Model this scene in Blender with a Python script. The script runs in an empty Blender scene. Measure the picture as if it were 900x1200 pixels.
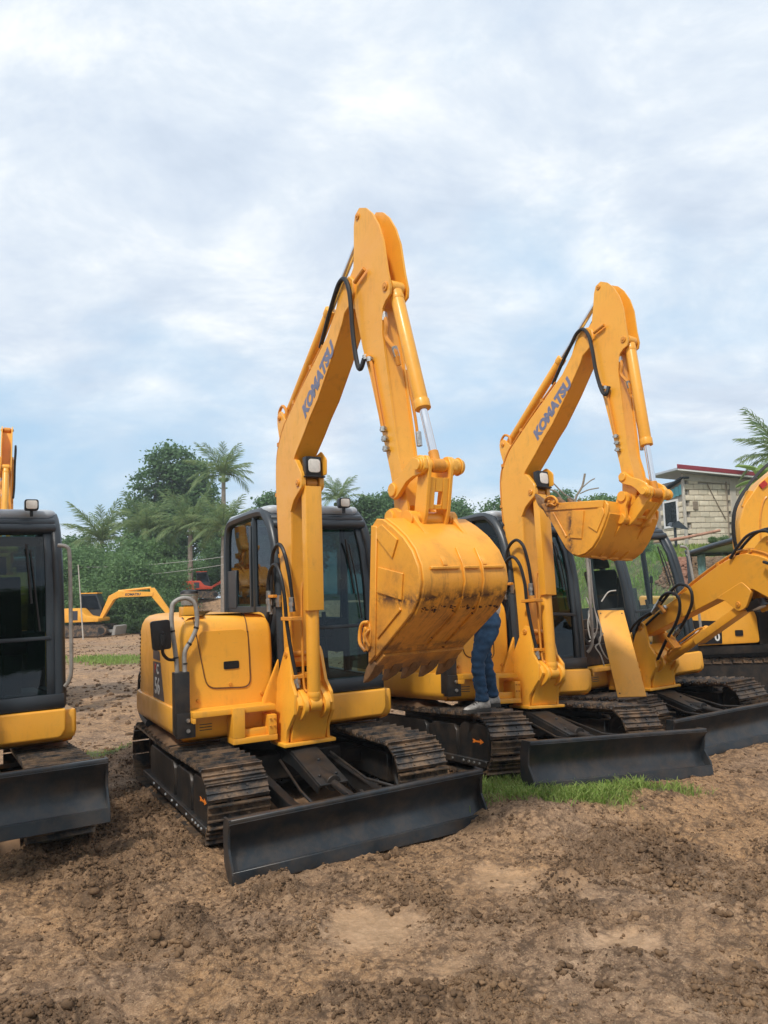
import bpy, bmesh, math, random
import numpy as np
from mathutils import Vector, Matrix
random.seed(7)
rng = np.random.default_rng(11)
S = bpy.context.scene
COL = S.collection
PI = math.pi

# ------------------------------------------------------------------ camera
cd = bpy.data.cameras.new("camera")
cam = bpy.data.objects.new("camera", cd)
COL.objects.link(cam)
cd.sensor_fit = 'HORIZONTAL'
cd.sensor_width = 36.0
cd.lens = 36.1
cd.clip_start = 0.05
cd.clip_end = 3000.0
_p, _r = 0.104, -0.028
_F = Vector((0, math.cos(_p), math.sin(_p)))
_U = Vector((0, -math.sin(_p), math.cos(_p)))
_R = Vector((1, 0, 0))
_R2 = _R * math.cos(_r) + _U * math.sin(_r)
_U2 = _U * math.cos(_r) - _R * math.sin(_r)
cam.matrix_world = Matrix(((_R2.x, _U2.x, -_F.x, 0), (_R2.y, _U2.y, -_F.y, 0), (_R2.z, _U2.z, -_F.z, 1.762), (0, 0, 0, 1)))
S.camera = cam

# ------------------------------------------------------------------ world: hazy sky with broken cloud
SUN_EL, SUN_AZ = math.radians(52), math.radians(205)     # azimuth clockwise from +Y (north)
W = bpy.data.worlds.new("World")
S.world = W
W.use_nodes = True
nt = W.node_tree
nt.nodes.clear()
def N(t, **k):
    n = nt.nodes.new(t)
    for a, b in k.items():
        setattr(n, a, b)
    return n
def K(a, b):
    nt.links.new(a, b)
def mathn(op, a, b=None, c=None, clamp=False):
    n = N('ShaderNodeMath', operation=op)
    n.use_clamp = clamp
    for i, v in enumerate((a, b, c)):
        if v is None:
            continue
        if isinstance(v, (int, float)):
            n.inputs[i].default_value = v
        else:
            K(v, n.inputs[i])
    return n.outputs[0]
def rampn(fac, stops):
    n = N('ShaderNodeValToRGB')
    K(fac, n.inputs[0])
    e = n.color_ramp.elements
    while len(e) < len(stops):
        e.new(0.5)
    for i, (p, c) in enumerate(stops):
        e[i].position = p
        e[i].color = (c[0], c[1], c[2], 1)
    return n.outputs[0]
def mixn(f, a, b):
    n = N('ShaderNodeMix', data_type='RGBA')
    for i, v in ((0, f), (6, a), (7, b)):
        if isinstance(v, (int, float)):
            n.inputs[i].default_value = v
        elif isinstance(v, tuple):
            n.inputs[i].default_value = (v[0], v[1], v[2], 1)
        else:
            K(v, n.inputs[i])
    return n.outputs[2]
sky = N('ShaderNodeTexSky', sky_type='NISHITA')
sky.sun_disc = False
sky.sun_elevation = SUN_EL
sky.sun_rotation = SUN_AZ
sky.air_density = 1.2
sky.dust_density = 1.5
tc = N('ShaderNodeTexCoord')
sep = N('ShaderNodeSeparateXYZ')
K(tc.outputs['Generated'], sep.inputs[0])
zc = mathn('MAXIMUM', sep.outputs[2], 0.0)
den = mathn('ADD', zc, 0.34)
px_ = mathn('DIVIDE', sep.outputs[0], den)
py_ = mathn('DIVIDE', sep.outputs[1], den)
cmb = N('ShaderNodeCombineXYZ')
K(px_, cmb.inputs[0]); K(py_, cmb.inputs[1])
n1 = N('ShaderNodeTexNoise'); n1.inputs['Scale'].default_value = 1.9; n1.inputs['Detail'].default_value = 9; n1.inputs['Roughness'].default_value = 0.56; n1.inputs['Distortion'].default_value = 0.25
mp = N('ShaderNodeMapping'); mp.inputs['Location'].default_value = (3.1, 1.7, 0); mp.inputs['Scale'].default_value = (0.9, 1.05, 1)
K(cmb.outputs[0], mp.inputs[0]); K(mp.outputs[0], n1.inputs['Vector'])
n2 = N('ShaderNodeTexNoise'); n2.inputs['Scale'].default_value = 3.4; n2.inputs['Detail'].default_value = 12; n2.inputs['Roughness'].default_value = 0.62
n2.inputs['Distortion'].default_value = 0.3
K(mp.outputs[0], n2.inputs['Vector'])
# cloud cover thins towards a low band above the horizon, where the blue shows
cov = rampn(sep.outputs[2], [(0.0, (0.62,)*3), (0.08, (0.50,)*3), (0.16, (0.32,)*3), (0.24, (0.46,)*3), (0.34, (0.72,)*3), (0.5, (0.86,)*3), (1.0, (0.90,)*3)])
f0 = mathn('MULTIPLY', mathn('SUBTRACT', n1.outputs[0], 0.5), 2.0)
fac = mathn('ADD', cov, f0)
fac = mathn('SMOOTH_MIN', mathn('MAXIMUM', mathn('MULTIPLY', mathn('SUBTRACT', fac, 0.16), 1.7), 0.0), 1.0, 0.15, clamp=True)
cloudcol = rampn(n2.outputs[0], [(0.28, (0.49, 0.57, 0.68)), (0.42, (0.575, 0.65, 0.75)), (0.51, (0.65, 0.715, 0.79)), (0.60, (0.77, 0.81, 0.85)), (0.70, (0.91, 0.92, 0.93))])
skys = N('ShaderNodeVectorMath', operation='SCALE'); skys.inputs[3].default_value = 0.10
K(sky.outputs[0], skys.inputs[0])
bl = mixn(0.78, skys.outputs[0], (0.42, 0.61, 0.80))
fin = mixn(fac, bl, cloudcol)
bg = N('ShaderNodeBackground')
bg.inputs['Strength'].default_value = 1.12
K(fin, bg.inputs['Color'])
wo = N('ShaderNodeOutputWorld')
K(bg.outputs[0], wo.inputs[0])

# ------------------------------------------------------------------ sun
sl = bpy.data.lights.new("sun", 'SUN')
sl.energy = 2.8
sl.angle = math.radians(6)
sl.color = (1.0, 0.95, 0.87)
sun = bpy.data.objects.new("sun", sl)
COL.objects.link(sun)
sd = Vector((math.sin(SUN_AZ) * math.cos(SUN_EL), math.cos(SUN_AZ) * math.cos(SUN_EL), math.sin(SUN_EL)))
sun.rotation_euler = (-sd).to_track_quat('-Z', 'Y').to_euler()
sun.location = sd * 60
S.view_settings.view_transform = 'Standard'
S.view_settings.look = 'None'
S.view_settings.exposure = 0.16
S.view_settings.gamma = 1.0

# ------------------------------------------------------------------ materials
class Mat:
    def __init__(s, name):
        s.m = bpy.data.materials.new(name)
        s.m.use_nodes = True
        s.t = s.m.node_tree
        s.b = s.t.nodes['Principled BSDF']
        s.out = s.t.nodes['Material Output']
    def n(s, t, **k):
        x = s.t.nodes.new(t)
        for a, b in k.items():
            setattr(x, a, b)
        return x
    def l(s, a, b):
        s.t.links.new(a, b)
    def co(s, kind='Object'):
        return s.n('ShaderNodeTexCoord').outputs[kind]
    def wpos(s):
        return s.n('ShaderNodeNewGeometry').outputs['Position']
    def noise(s, vec, scale, detail=4, rough=0.55, dist=0.0, mapscale=None):
        if mapscale:
            mp = s.n('ShaderNodeMapping'); mp.inputs['Scale'].default_value = mapscale
            s.l(vec, mp.inputs[0]); vec = mp.outputs[0]
        x = s.n('ShaderNodeTexNoise')
        x.inputs['Scale'].default_value = scale; x.inputs['Detail'].default_value = detail
        x.inputs['Roughness'].default_value = rough; x.inputs['Distortion'].default_value = dist
        s.l(vec, x.inputs['Vector'])
        return x.outputs[0]
    def ramp(s, f, stops):
        x = s.n('ShaderNodeValToRGB'); s.l(f, x.inputs[0]); e = x.color_ramp.elements
        while len(e) < len(stops):
            e.new(0.5)
        for i, (p, c) in enumerate(stops):
            e[i].position = p
            c = (c,) * 3 if isinstance(c, (int, float)) else c
            e[i].color = (c[0], c[1], c[2], 1)
        return x.outputs[0]
    def mix(s, f, a, b, mode='MIX'):
        x = s.n('ShaderNodeMix', data_type='RGBA', blend_type=mode)
        for i, v in ((0, f), (6, a), (7, b)):
            if isinstance(v, (int, float)):
                x.inputs[i].default_value = v
            elif isinstance(v, tuple):
                x.inputs[i].default_value = (v[0], v[1], v[2], 1)
            else:
                s.l(v, x.inputs[i])
        return x.outputs[2]
    def math(s, op, a, b=0.0, clamp=False):
        x = s.n('ShaderNodeMath', operation=op); x.use_clamp = clamp
        for i, v in enumerate((a, b)):
            if isinstance(v, (int, float)):
                x.inputs[i].default_value = v
            else:
                s.l(v, x.inputs[i])
        return x.outputs[0]
    def set(s, **k):
        for a, v in k.items():
            a = {'color': 'Base Color', 'rough': 'Roughness', 'metal': 'Metallic', 'coat': 'Coat Weight', 'coatr': 'Coat Roughness', 'spec': 'Specular IOR Level', 'alpha': 'Alpha'}[a]
            if isinstance(v, (int, float)):
                s.b.inputs[a].default_value = v
            elif isinstance(v, tuple):
                s.b.inputs[a].default_value = (v[0], v[1], v[2], 1)
            else:
                s.l(v, s.b.inputs[a])
        return s
    def bump(s, h, strength=0.3, dist=0.01):
        x = s.n('ShaderNodeBump'); x.inputs['Strength'].default_value = strength; x.inputs['Distance'].default_value = dist
        s.l(h, x.inputs['Height']); s.l(x.outputs[0], s.b.inputs['Normal'])
        return s
M = {}
def paint(name, c1, c2, dirt=(0.19, 0.11, 0.05), dirtamt=0.5, rough=0.38, rustline=None):
    m = Mat(name); co = m.co()
    big = m.noise(co, 1.7, 3)
    col = m.mix(m.ramp(big, [(0.35, 0.0), (0.65, 1.0)]), c1, c2)
    d = m.noise(co, 5.0, 8, 0.68, 0.4)
    st = m.noise(co, 3.0, 6, 0.6, 0.0, (9, 9, 0.9))
    dd = m.math('MULTIPLY', m.ramp(d, [(0.50, 0.0), (0.74, 1.0)]), m.ramp(st, [(0.40, 0.0), (0.62, 1.0)]))
    sp = m.ramp(m.noise(co, 38, 3, 0.6), [(0.68, 0.0), (0.73, 1.0)])
    dd = m.math('ADD', dd, m.math('MULTIPLY', sp, 0.5), clamp=True)
    col = m.mix(m.math('MULTIPLY', dd, dirtamt), col, dirt)
    sc = m.ramp(m.noise(co, 7, 2, 0.5, 0.0, (1.0, 1.0, 22)), [(0.715, 0.0), (0.73, 0.35)])
    col = m.mix(sc, col, (0.52, 0.28, 0.09))
    m.set(color=col, rough=m.ramp(d, [(0.3, rough - 0.06), (0.75, rough + 0.25)]), coat=0.25, coatr=0.2)
    m.bump(m.noise(co, 9, 3), 0.06, 0.01)
    return m
M['yellow'] = paint('yellow_paint', (0.87, 0.415, 0.038), (0.84, 0.37, 0.029), dirtamt=0.38).m
M['yellow2'] = paint('yellow_paint_dull', (0.70, 0.28, 0.018), (0.62, 0.235, 0.014), dirtamt=0.6, rough=0.5).m
def bucketmat():
    m = Mat('bucket_paint'); co = m.co()
    big = m.noise(co, 2.2, 4); d = m.noise(co, 6.0, 8, 0.7, 0.5)
    col = m.mix(m.ramp(big, [(0.35, 0.0), (0.65, 1.0)]), (0.86, 0.385, 0.032), (0.79, 0.325, 0.024))
    sx = m.n('ShaderNodeSeparateXYZ'); m.l(co, sx.inputs[0])
    # worn, rust stained lower back; streaks run down the sheet
    st = m.noise(co, 5.0, 7, 0.65, 0.2, (0.5, 7.0, 0.5))
    low = m.ramp(m.math('MULTIPLY', sx.outputs[2], 1.0), [(0.0, 1.0), (1.0, 0.0)])
    lw = m.math('SUBTRACT', 2.02, sx.outputs[2]); lw = m.math('MULTIPLY', lw, 2.2, clamp=True)
    out = m.math('SUBTRACT', sx.outputs[0], m.math('ADD', 0.72, m.math('MULTIPLY', sx.outputs[2], 0.62))); out = m.math('MULTIPLY', out, 9.0, clamp=True)
    worn = m.math('MULTIPLY', m.math('MULTIPLY', lw, out), m.ramp(d, [(0.30, 0.35), (0.62, 1.0)]))
    col = m.mix(m.math('MULTIPLY', worn, 0.45), col, (0.36, 0.145, 0.035))
    stain = m.math('MULTIPLY', m.math('MULTIPLY', lw, out), m.math('MULTIPLY', m.ramp(st, [(0.47, 0.0), (0.60, 1.0)]), m.ramp(d, [(0.40, 0.0), (0.56, 1.0)])))
    col = m.mix(m.math('MULTIPLY', stain, 0.62), col, (0.085, 0.030, 0.014))
    wob = m.math('MULTIPLY', m.math('SUBTRACT', m.noise(co, 3.5, 5, 0.6), 0.5), 0.10)
    for zc_, wd, am in ((1.715, 16.0, 1.0), (1.405, 26.0, 0.75)):
        bd = m.math('SUBTRACT', 1.0, m.math('MULTIPLY', m.math('ABSOLUTE', m.math('SUBTRACT', m.math('ADD', sx.outputs[2], wob), zc_)), wd), clamp=True)
        bd = m.math('MULTIPLY', m.math('MULTIPLY', bd, out), m.ramp(m.noise(co, 16, 6, 0.7), [(0.42, 0.0), (0.55, 1.0)]))
        col = m.mix(m.math('MULTIPLY', bd, am), col, (0.070, 0.026, 0.012))
    lip = m.math('MULTIPLY', m.math('SUBTRACT', 1.46, sx.outputs[2]), 6.0, clamp=True)
    col = m.mix(m.math('MULTIPLY', m.math('MULTIPLY', lip, out), m.ramp(d, [(0.35, 0.25), (0.6, 0.9)])), col, (0.17, 0.085, 0.040))
    dd = m.math('MULTIPLY', m.ramp(d, [(0.52, 0.0), (0.72, 1.0)]), 0.35)
    col = m.mix(dd, col, (0.24, 0.11, 0.035))
    m.set(color=col, rough=m.ramp(d, [(0.3, 0.38), (0.75, 0.65)]), coat=0.15, coatr=0.3)
    m.bump(m.noise(co, 12, 4), 0.10, 0.01)
    return m.m
M['bucket'] = bucketmat()
def simple(name, col, rough=0.5, metal=0.0, var=0.25, scale=6.0, bump=0.1, dirt=None, dirtamt=0.5, spec=0.5):
    m = Mat(name); co = m.co()
    nz = m.noise(co, scale, 6, 0.6)
    lo = tuple(c * (1 - var) for c in col); hi = tuple(min(1, c * (1 + var)) for c in col)
    c = m.mix(m.ramp(nz, [(0.3, 0.0), (0.7, 1.0)]), lo, hi)
    if dirt:
        dz = m.noise(m.wpos(), 7, 8, 0.7, 0.3)
        c = m.mix(m.math('MULTIPLY', m.ramp(dz, [(0.42, 0.0), (0.62, 1.0)]), dirtamt), c, dirt)
    m.set(color=c, rough=m.ramp(nz, [(0.2, max(0.02, rough - 0.08)), (0.8, min(1, rough + 0.1))]), metal=metal, spec=spec)
    if bump:
        m.bump(m.noise(co, scale * 4, 5), bump, 0.01)
    M[name] = m.m
    return m
simple('black_steel', (0.012, 0.014, 0.016), 0.42, 0.0, 0.3, 5, 0.1, (0.10, 0.065, 0.04), 0.25)
simple('track_steel', (0.050, 0.048, 0.047), 0.40, 0.4, 0.5, 12, 0.25, (0.30, 0.19, 0.11), 0.85)
simple('frame_black', (0.010, 0.011, 0.012), 0.45, 0.0, 0.3, 5, 0.1, (0.085, 0.055, 0.033), 0.35)
simple('charcoal', (0.026, 0.034, 0.042), 0.38, 0.0, 0.12, 3, 0.03)
simple('roof_grey', (0.42, 0.46, 0.50), 0.35, 0.0, 0.08, 3, 0.03)
simple('rubber', (0.010, 0.010, 0.011), 0.5, 0.0, 0.2, 30, 0.1)
simple('mirror_black', (0.008, 0.008, 0.009), 0.35, 0.0, 0.2, 6, 0.03)
simple('chrome', (0.75, 0.77, 0.80), 0.12, 1.0, 0.05, 6, 0.0)
simple('fitting', (0.45, 0.44, 0.42), 0.35, 0.9, 0.25, 30, 0.1)
simple('rail_grey', (0.30, 0.285, 0.26), 0.5, 0.1, 0.2, 20, 0.1)
simple('lens', (0.75, 0.72, 0.66), 0.12, 0.0, 0.1, 60, 0.1)
simple('letter_grey', (0.16, 0.17, 0.26), 0.45, 0.0, 0.15, 30, 0.0)
simple('letter_dark', (0.03, 0.03, 0.06), 0.45, 0.0, 0.15, 30, 0.0)
simple('letter_white', (0.72, 0.72, 0.70), 0.45, 0.0, 0.1, 30, 0.0)
simple('letter_red', (0.45, 0.03, 0.02), 0.45, 0.0, 0.1, 30, 0.0)
simple('sticker_grey', (0.045, 0.045, 0.06), 0.4, 0.0, 0.1, 10, 0.0)
simple('orange_mark', (0.75, 0.20, 0.02), 0.5, 0.0, 0.2, 40, 0.0)
simple('seat_black', (0.012, 0.012, 0.014), 0.8, 0.0, 0.2, 30, 0.1)
simple('cab_inside', (0.05, 0.055, 0.055), 0.7, 0.0, 0.2, 10, 0.1)
simple('cable_white', (0.52, 0.50, 0.46), 0.5, 0.0, 0.2, 30, 0.0)
simple('rubble_red', (0.26, 0.13, 0.085), 0.95, 0.0, 0.35, 2, 0.3)
simple('tooth_steel', (0.20, 0.105, 0.045), 0.65, 0.2, 0.45, 18, 0.3)
simple('rust_brown', (0.16, 0.07, 0.03), 0.8, 0.1, 0.4, 10, 0.2)
simple('red_paint', (0.55, 0.06, 0.02), 0.45, 0.0, 0.15, 4, 0.05)
simple('blade_steel', (0.020, 0.026, 0.032), 0.36, 0.1, 0.45, 3, 0.1, (0.13, 0.085, 0.05), 0.28)
simple('mud', (0.19, 0.112, 0.060), 0.9, 0.0, 0.45, 5, 0.5)
simple('jeans', (0.020, 0.060, 0.125), 0.85, 0.0, 0.35, 14, 0.25)
simple('shirt_white', (0.66, 0.64, 0.61), 0.85, 0.0, 0.08, 10, 0.2)
simple('skin', (0.36, 0.19, 0.12), 0.55, 0.0, 0.1, 10, 0.05)
simple('hair', (0.012, 0.010, 0.009), 0.6, 0.0, 0.2, 60, 0.2)
simple('shoe_white', (0.46, 0.43, 0.39), 0.7, 0.0, 0.4, 22, 0.3, (0.12, 0.09, 0.07), 0.6)
simple('shoe_dark', (0.05, 0.045, 0.04), 0.7, 0.0, 0.3, 30, 0.2)
simple('curtain', (0.20, 0.30, 0.33), 0.9, 0.0, 0.2, 12, 0.2)
simple('bark', (0.17, 0.14, 0.11), 0.95, 0.0, 0.3, 8, 0.4)
simple('bark_pale', (0.27, 0.22, 0.18), 0.95, 0.0, 0.3, 6, 0.4)
simple('block', (0.68, 0.60, 0.46), 0.92, 0.0, 0.16, 3, 0.3)
simple('block_b', (0.62, 0.54, 0.41), 0.92, 0.0, 0.16, 3, 0.3)
simple('mortar', (0.36, 0.33, 0.29), 0.95, 0.0, 0.2, 6, 0.3)
simple('concrete', (0.46, 0.42, 0.36), 0.92, 0.0, 0.15, 4, 0.3)
simple('roof_red', (0.26, 0.035, 0.05), 0.5, 0.0, 0.15, 3, 0.05)
simple('white_trim', (0.72, 0.71, 0.70), 0.55, 0.0, 0.08, 5, 0.05)
simple('teal_board', (0.14, 0.42, 0.48), 0.7, 0.0, 0.15, 3, 0.1)
simple('timber', (0.24, 0.19, 0.14), 0.9, 0.0, 0.3, 9, 0.3)
simple('dark_void', (0.012, 0.016, 0.02), 0.25, 0.0, 0.2, 3, 0.0)
simple('engine_dark', (0.025, 0.022, 0.020), 0.6, 0.3, 0.4, 14, 0.3, (0.12, 0.06, 0.03), 0.5)
simple('pipe_rust', (0.42, 0.22, 0.15), 0.8, 0.0, 0.3, 10, 0.2)

def mudcolor(m, pos):
    """layered wet and dry mud colour; returns colour, height, roughness sockets"""
    a = m.noise(pos, 0.55, 6, 0.6, 0.5)
    b = m.noise(pos, 3.2, 8, 0.65, 0.3)
    c = m.noise(pos, 28, 6, 0.7)
    d = m.noise(pos, 110, 3, 0.6)
    base = m.ramp(b, [(0.28, (0.29, 0.172, 0.096)), (0.45, (0.43, 0.268, 0.155)), (0.58, (0.54, 0.345, 0.208)), (0.75, (0.66, 0.45, 0.285))])
    orange = m.mix(m.ramp(a, [(0.42, 0.0), (0.60, 0.75)]), base, (0.58, 0.325, 0.145))
    col = m.mix(m.ramp(c, [(0.36, 0.62), (0.54, 0.0)]), orange, (0.13, 0.074, 0.040))
    col = m.mix(m.ramp(m.noise(pos, 7, 10, 0.78, 0.8), [(0.50, 0.0), (0.58, 0.70)]), col, (0.125, 0.072, 0.038))
    grit = m.ramp(d, [(0.56, 0.0), (0.66, 0.6)])
    col = m.mix(grit, col, (0.74, 0.52, 0.32))
    h = m.math('ADD', m.math('MULTIPLY', c, 0.7), m.math('MULTIPLY', d, 0.3))
    return col, h, m.ramp(b, [(0.3, 0.62), (0.7, 0.95)])
def groundmat():
    m = Mat('ground_mud'); pos = m.wpos()
    col, h, r = mudcolor(m, pos)
    at = m.n('ShaderNodeVertexColor'); at.layer_name = 'mask'
    sp = m.n('ShaderNodeSeparateColor'); m.l(at.outputs[0], sp.inputs[0])
    # red channel: puddled silt; green: grass; blue: churned dark wet mud
    silt = m.mix(m.noise(pos, 2.5, 6, 0.6), (0.335, 0.215, 0.122), (0.42, 0.28, 0.165))
    col = m.mix(m.math('MULTIPLY', sp.outputs[0], 0.60), col, silt)
    dk = m.mix(m.noise(pos, 9, 6, 0.7), (0.11, 0.066, 0.036), (0.31, 0.19, 0.105))
    col = m.mix(m.math('MULTIPLY', sp.outputs[2], 0.50), col, dk)
    gn = m.noise(pos, 6, 8, 0.75)
    gcol = m.ramp(gn, [(0.3, (0.045, 0.06, 0.018)), (0.5, (0.10, 0.14, 0.035)), (0.7, (0.20, 0.22, 0.075))])
    gm = m.math('MULTIPLY', sp.outputs[1], m.ramp(m.noise(pos, 1.6, 8, 0.7), [(0.34, 0.15), (0.52, 1.0)]))
    col = m.mix(gm, col, gcol)
    rr = m.mix(m.math('MULTIPLY', sp.outputs[0], 0.9), r, (0.24, 0.24, 0.24))
    m.set(color=col, rough=rr, spec=0.5)
    k = m.math('SUBTRACT', 1.0, m.math('MULTIPLY', sp.outputs[0], 0.8))
    wv = m.n('ShaderNodeMix', data_type='RGBA'); wv.inputs[0].default_value = 0.035
    nn = m.n('ShaderNodeTexNoise'); nn.inputs['Scale'].default_value = 9; nn.inputs['Detail'].default_value = 5; m.l(pos, nn.inputs['Vector'])
    m.l(pos, wv.inputs[6]); m.l(nn.outputs[1], wv.inputs[7])
    cells = []
    for sc_v in (26, 58):
        vo = m.n('ShaderNodeTexVoronoi'); vo.inputs['Scale'].default_value = sc_v; m.l(wv.outputs[2], vo.inputs['Vector']); cells.append(vo.outputs['Distance'])
    dark = m.math('MULTIPLY', m.ramp(cells[0], [(0.42, 0.0), (0.75, 1.0)]), m.ramp(m.noise(pos, 4, 5, 0.6), [(0.42, 0.0), (0.6, 0.75)]))
    dark = m.math('MULTIPLY', dark, k)
    m.set(color=m.mix(dark, col, (0.11, 0.064, 0.034)))
    hv = m.math('SUBTRACT', 1.0, m.math('ADD', m.math('MULTIPLY', cells[0], 0.65), m.math('MULTIPLY', cells[1], 0.35)))
    b0 = m.n('ShaderNodeBump'); b0.inputs['Distance'].default_value = 0.030; m.l(m.math('MULTIPLY', k, m.ramp(m.noise(pos, 3, 4, 0.6), [(0.38, 0.15), (0.58, 1.0)])), b0.inputs['Strength']); m.l(hv, b0.inputs['Height'])
    b1 = m.n('ShaderNodeBump'); b1.inputs['Distance'].default_value = 0.055
    m.l(k, b1.inputs['Strength']); m.l(m.noise(pos, 16, 8, 0.72, 0.6), b1.inputs['Height']); m.l(b0.outputs[0], b1.inputs['Normal'])
    bs = m.n('ShaderNodeBump'); bs.inputs['Distance'].default_value = 0.018
    m.l(k, bs.inputs['Strength']); m.l(h, bs.inputs['Height']); m.l(b1.outputs[0], bs.inputs['Normal']); m.l(bs.outputs[0], m.b.inputs['Normal'])
    M['ground'] = m.m
groundmat()
def clodmat():
    m = Mat('mud_clod'); pos = m.wpos()
    b = m.noise(pos, 1.6, 6, 0.65)
    col = m.ramp(b, [(0.35, (0.095, 0.056, 0.030)), (0.5, (0.165, 0.098, 0.052)), (0.68, (0.33, 0.20, 0.105))])
    col = m.mix(m.ramp(m.noise(pos, 40, 5, 0.7), [(0.4, 0.5), (0.6, 0.0)]), col, (0.075, 0.044, 0.024))
    m.set(color=col, rough=0.88, spec=0.35); m.bump(m.noise(pos, 60, 5, 0.7), 0.7, 0.01)
    M['clod'] = m.m
clodmat()
def glassmat(name, tint, k=0.08, tr=0.03, fk=1.0):
    m = Mat(name)
    t = m.n('ShaderNodeBsdfTransparent'); t.inputs[0].default_value = (*tint, 1)
    g = m.n('ShaderNodeBsdfGlossy'); g.inputs['Roughness'].default_value = tr; g.inputs[0].default_value = (0.9, 0.95, 1, 1)
    lw = m.n('ShaderNodeLayerWeight'); lw.inputs[0].default_value = 0.5
    fr5 = m.math('ADD', m.math('MULTIPLY', m.math('POWER', lw.outputs['Facing'], 4.0), 0.9), 0.04)
    bmp = m.n('ShaderNodeBump'); bmp.inputs['Strength'].default_value = 0.05; bmp.inputs['Distance'].default_value = 0.02
    m.l(m.noise(m.co(), 2.2, 2), bmp.inputs['Height']); m.l(bmp.outputs[0], g.inputs['Normal'])
    f = m.math('ADD', m.math('MULTIPLY', fr5, fk), k, clamp=True)
    mx = m.n('ShaderNodeMixShader'); m.l(f, mx.inputs[0]); m.l(t.outputs[0], mx.inputs[1]); m.l(g.outputs[0], mx.inputs[2])
    m.l(mx.outputs[0], m.out.inputs[0])
    M[name] = m.m
glassmat('glass_dark', (0.15, 0.27, 0.27), 0.0, 0.015, 0.9)
glassmat('glass_smoke', (0.14, 0.18, 0.18), 0.0, 0.015, 0.6)
glassmat('glass_clear', (0.80, 0.90, 0.86), 0.0, 0.02, 0.6)
def leafmat(name, a, b, c, trans=0.25, scale=0.9):
    m = Mat(name); pos = m.co()
    nz = m.noise(pos, scale, 5, 0.7); n2_ = m.noise(pos, scale * 9, 3, 0.6)
    col = m.mix(m.ramp(n2_, [(0.35, 0.0), (0.65, 1.0)]), m.mix(m.ramp(nz, [(0.35, 0.0), (0.65, 1.0)]), a, b), c)
    m.set(color=col, rough=0.6, spec=0.3)
    tr = m.n('ShaderNodeBsdfTranslucent'); m.l(col, tr.inputs[0])
    mx = m.n('ShaderNodeMixShader'); mx.inputs[0].default_value = trans
    m.l(m.b.outputs[0], mx.inputs[1]); m.l(tr.outputs[0], mx.inputs[2]); m.l(mx.outputs[0], m.out.inputs[0])
    M[name] = m.m
leafmat('leaf_broad', (0.070, 0.145, 0.060), (0.16, 0.27, 0.11), (0.11, 0.20, 0.08), 0.4, 1.3)
leafmat('leaf_bush', (0.095, 0.19, 0.072), (0.21, 0.33, 0.13), (0.15, 0.25, 0.10), 0.42, 1.3)
leafmat('leaf_palm', (0.11, 0.20, 0.085), (0.21, 0.31, 0.13), (0.26, 0.32, 0.13), 0.45)
leafmat('leaf_banana', (0.16, 0.26, 0.06), (0.24, 0.34, 0.09), (0.20, 0.30, 0.08), 0.35)
leafmat('grass_blade', (0.12, 0.24, 0.035), (0.24, 0.40, 0.07), (0.36, 0.40, 0.13), 0.4, 5.0)

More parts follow.
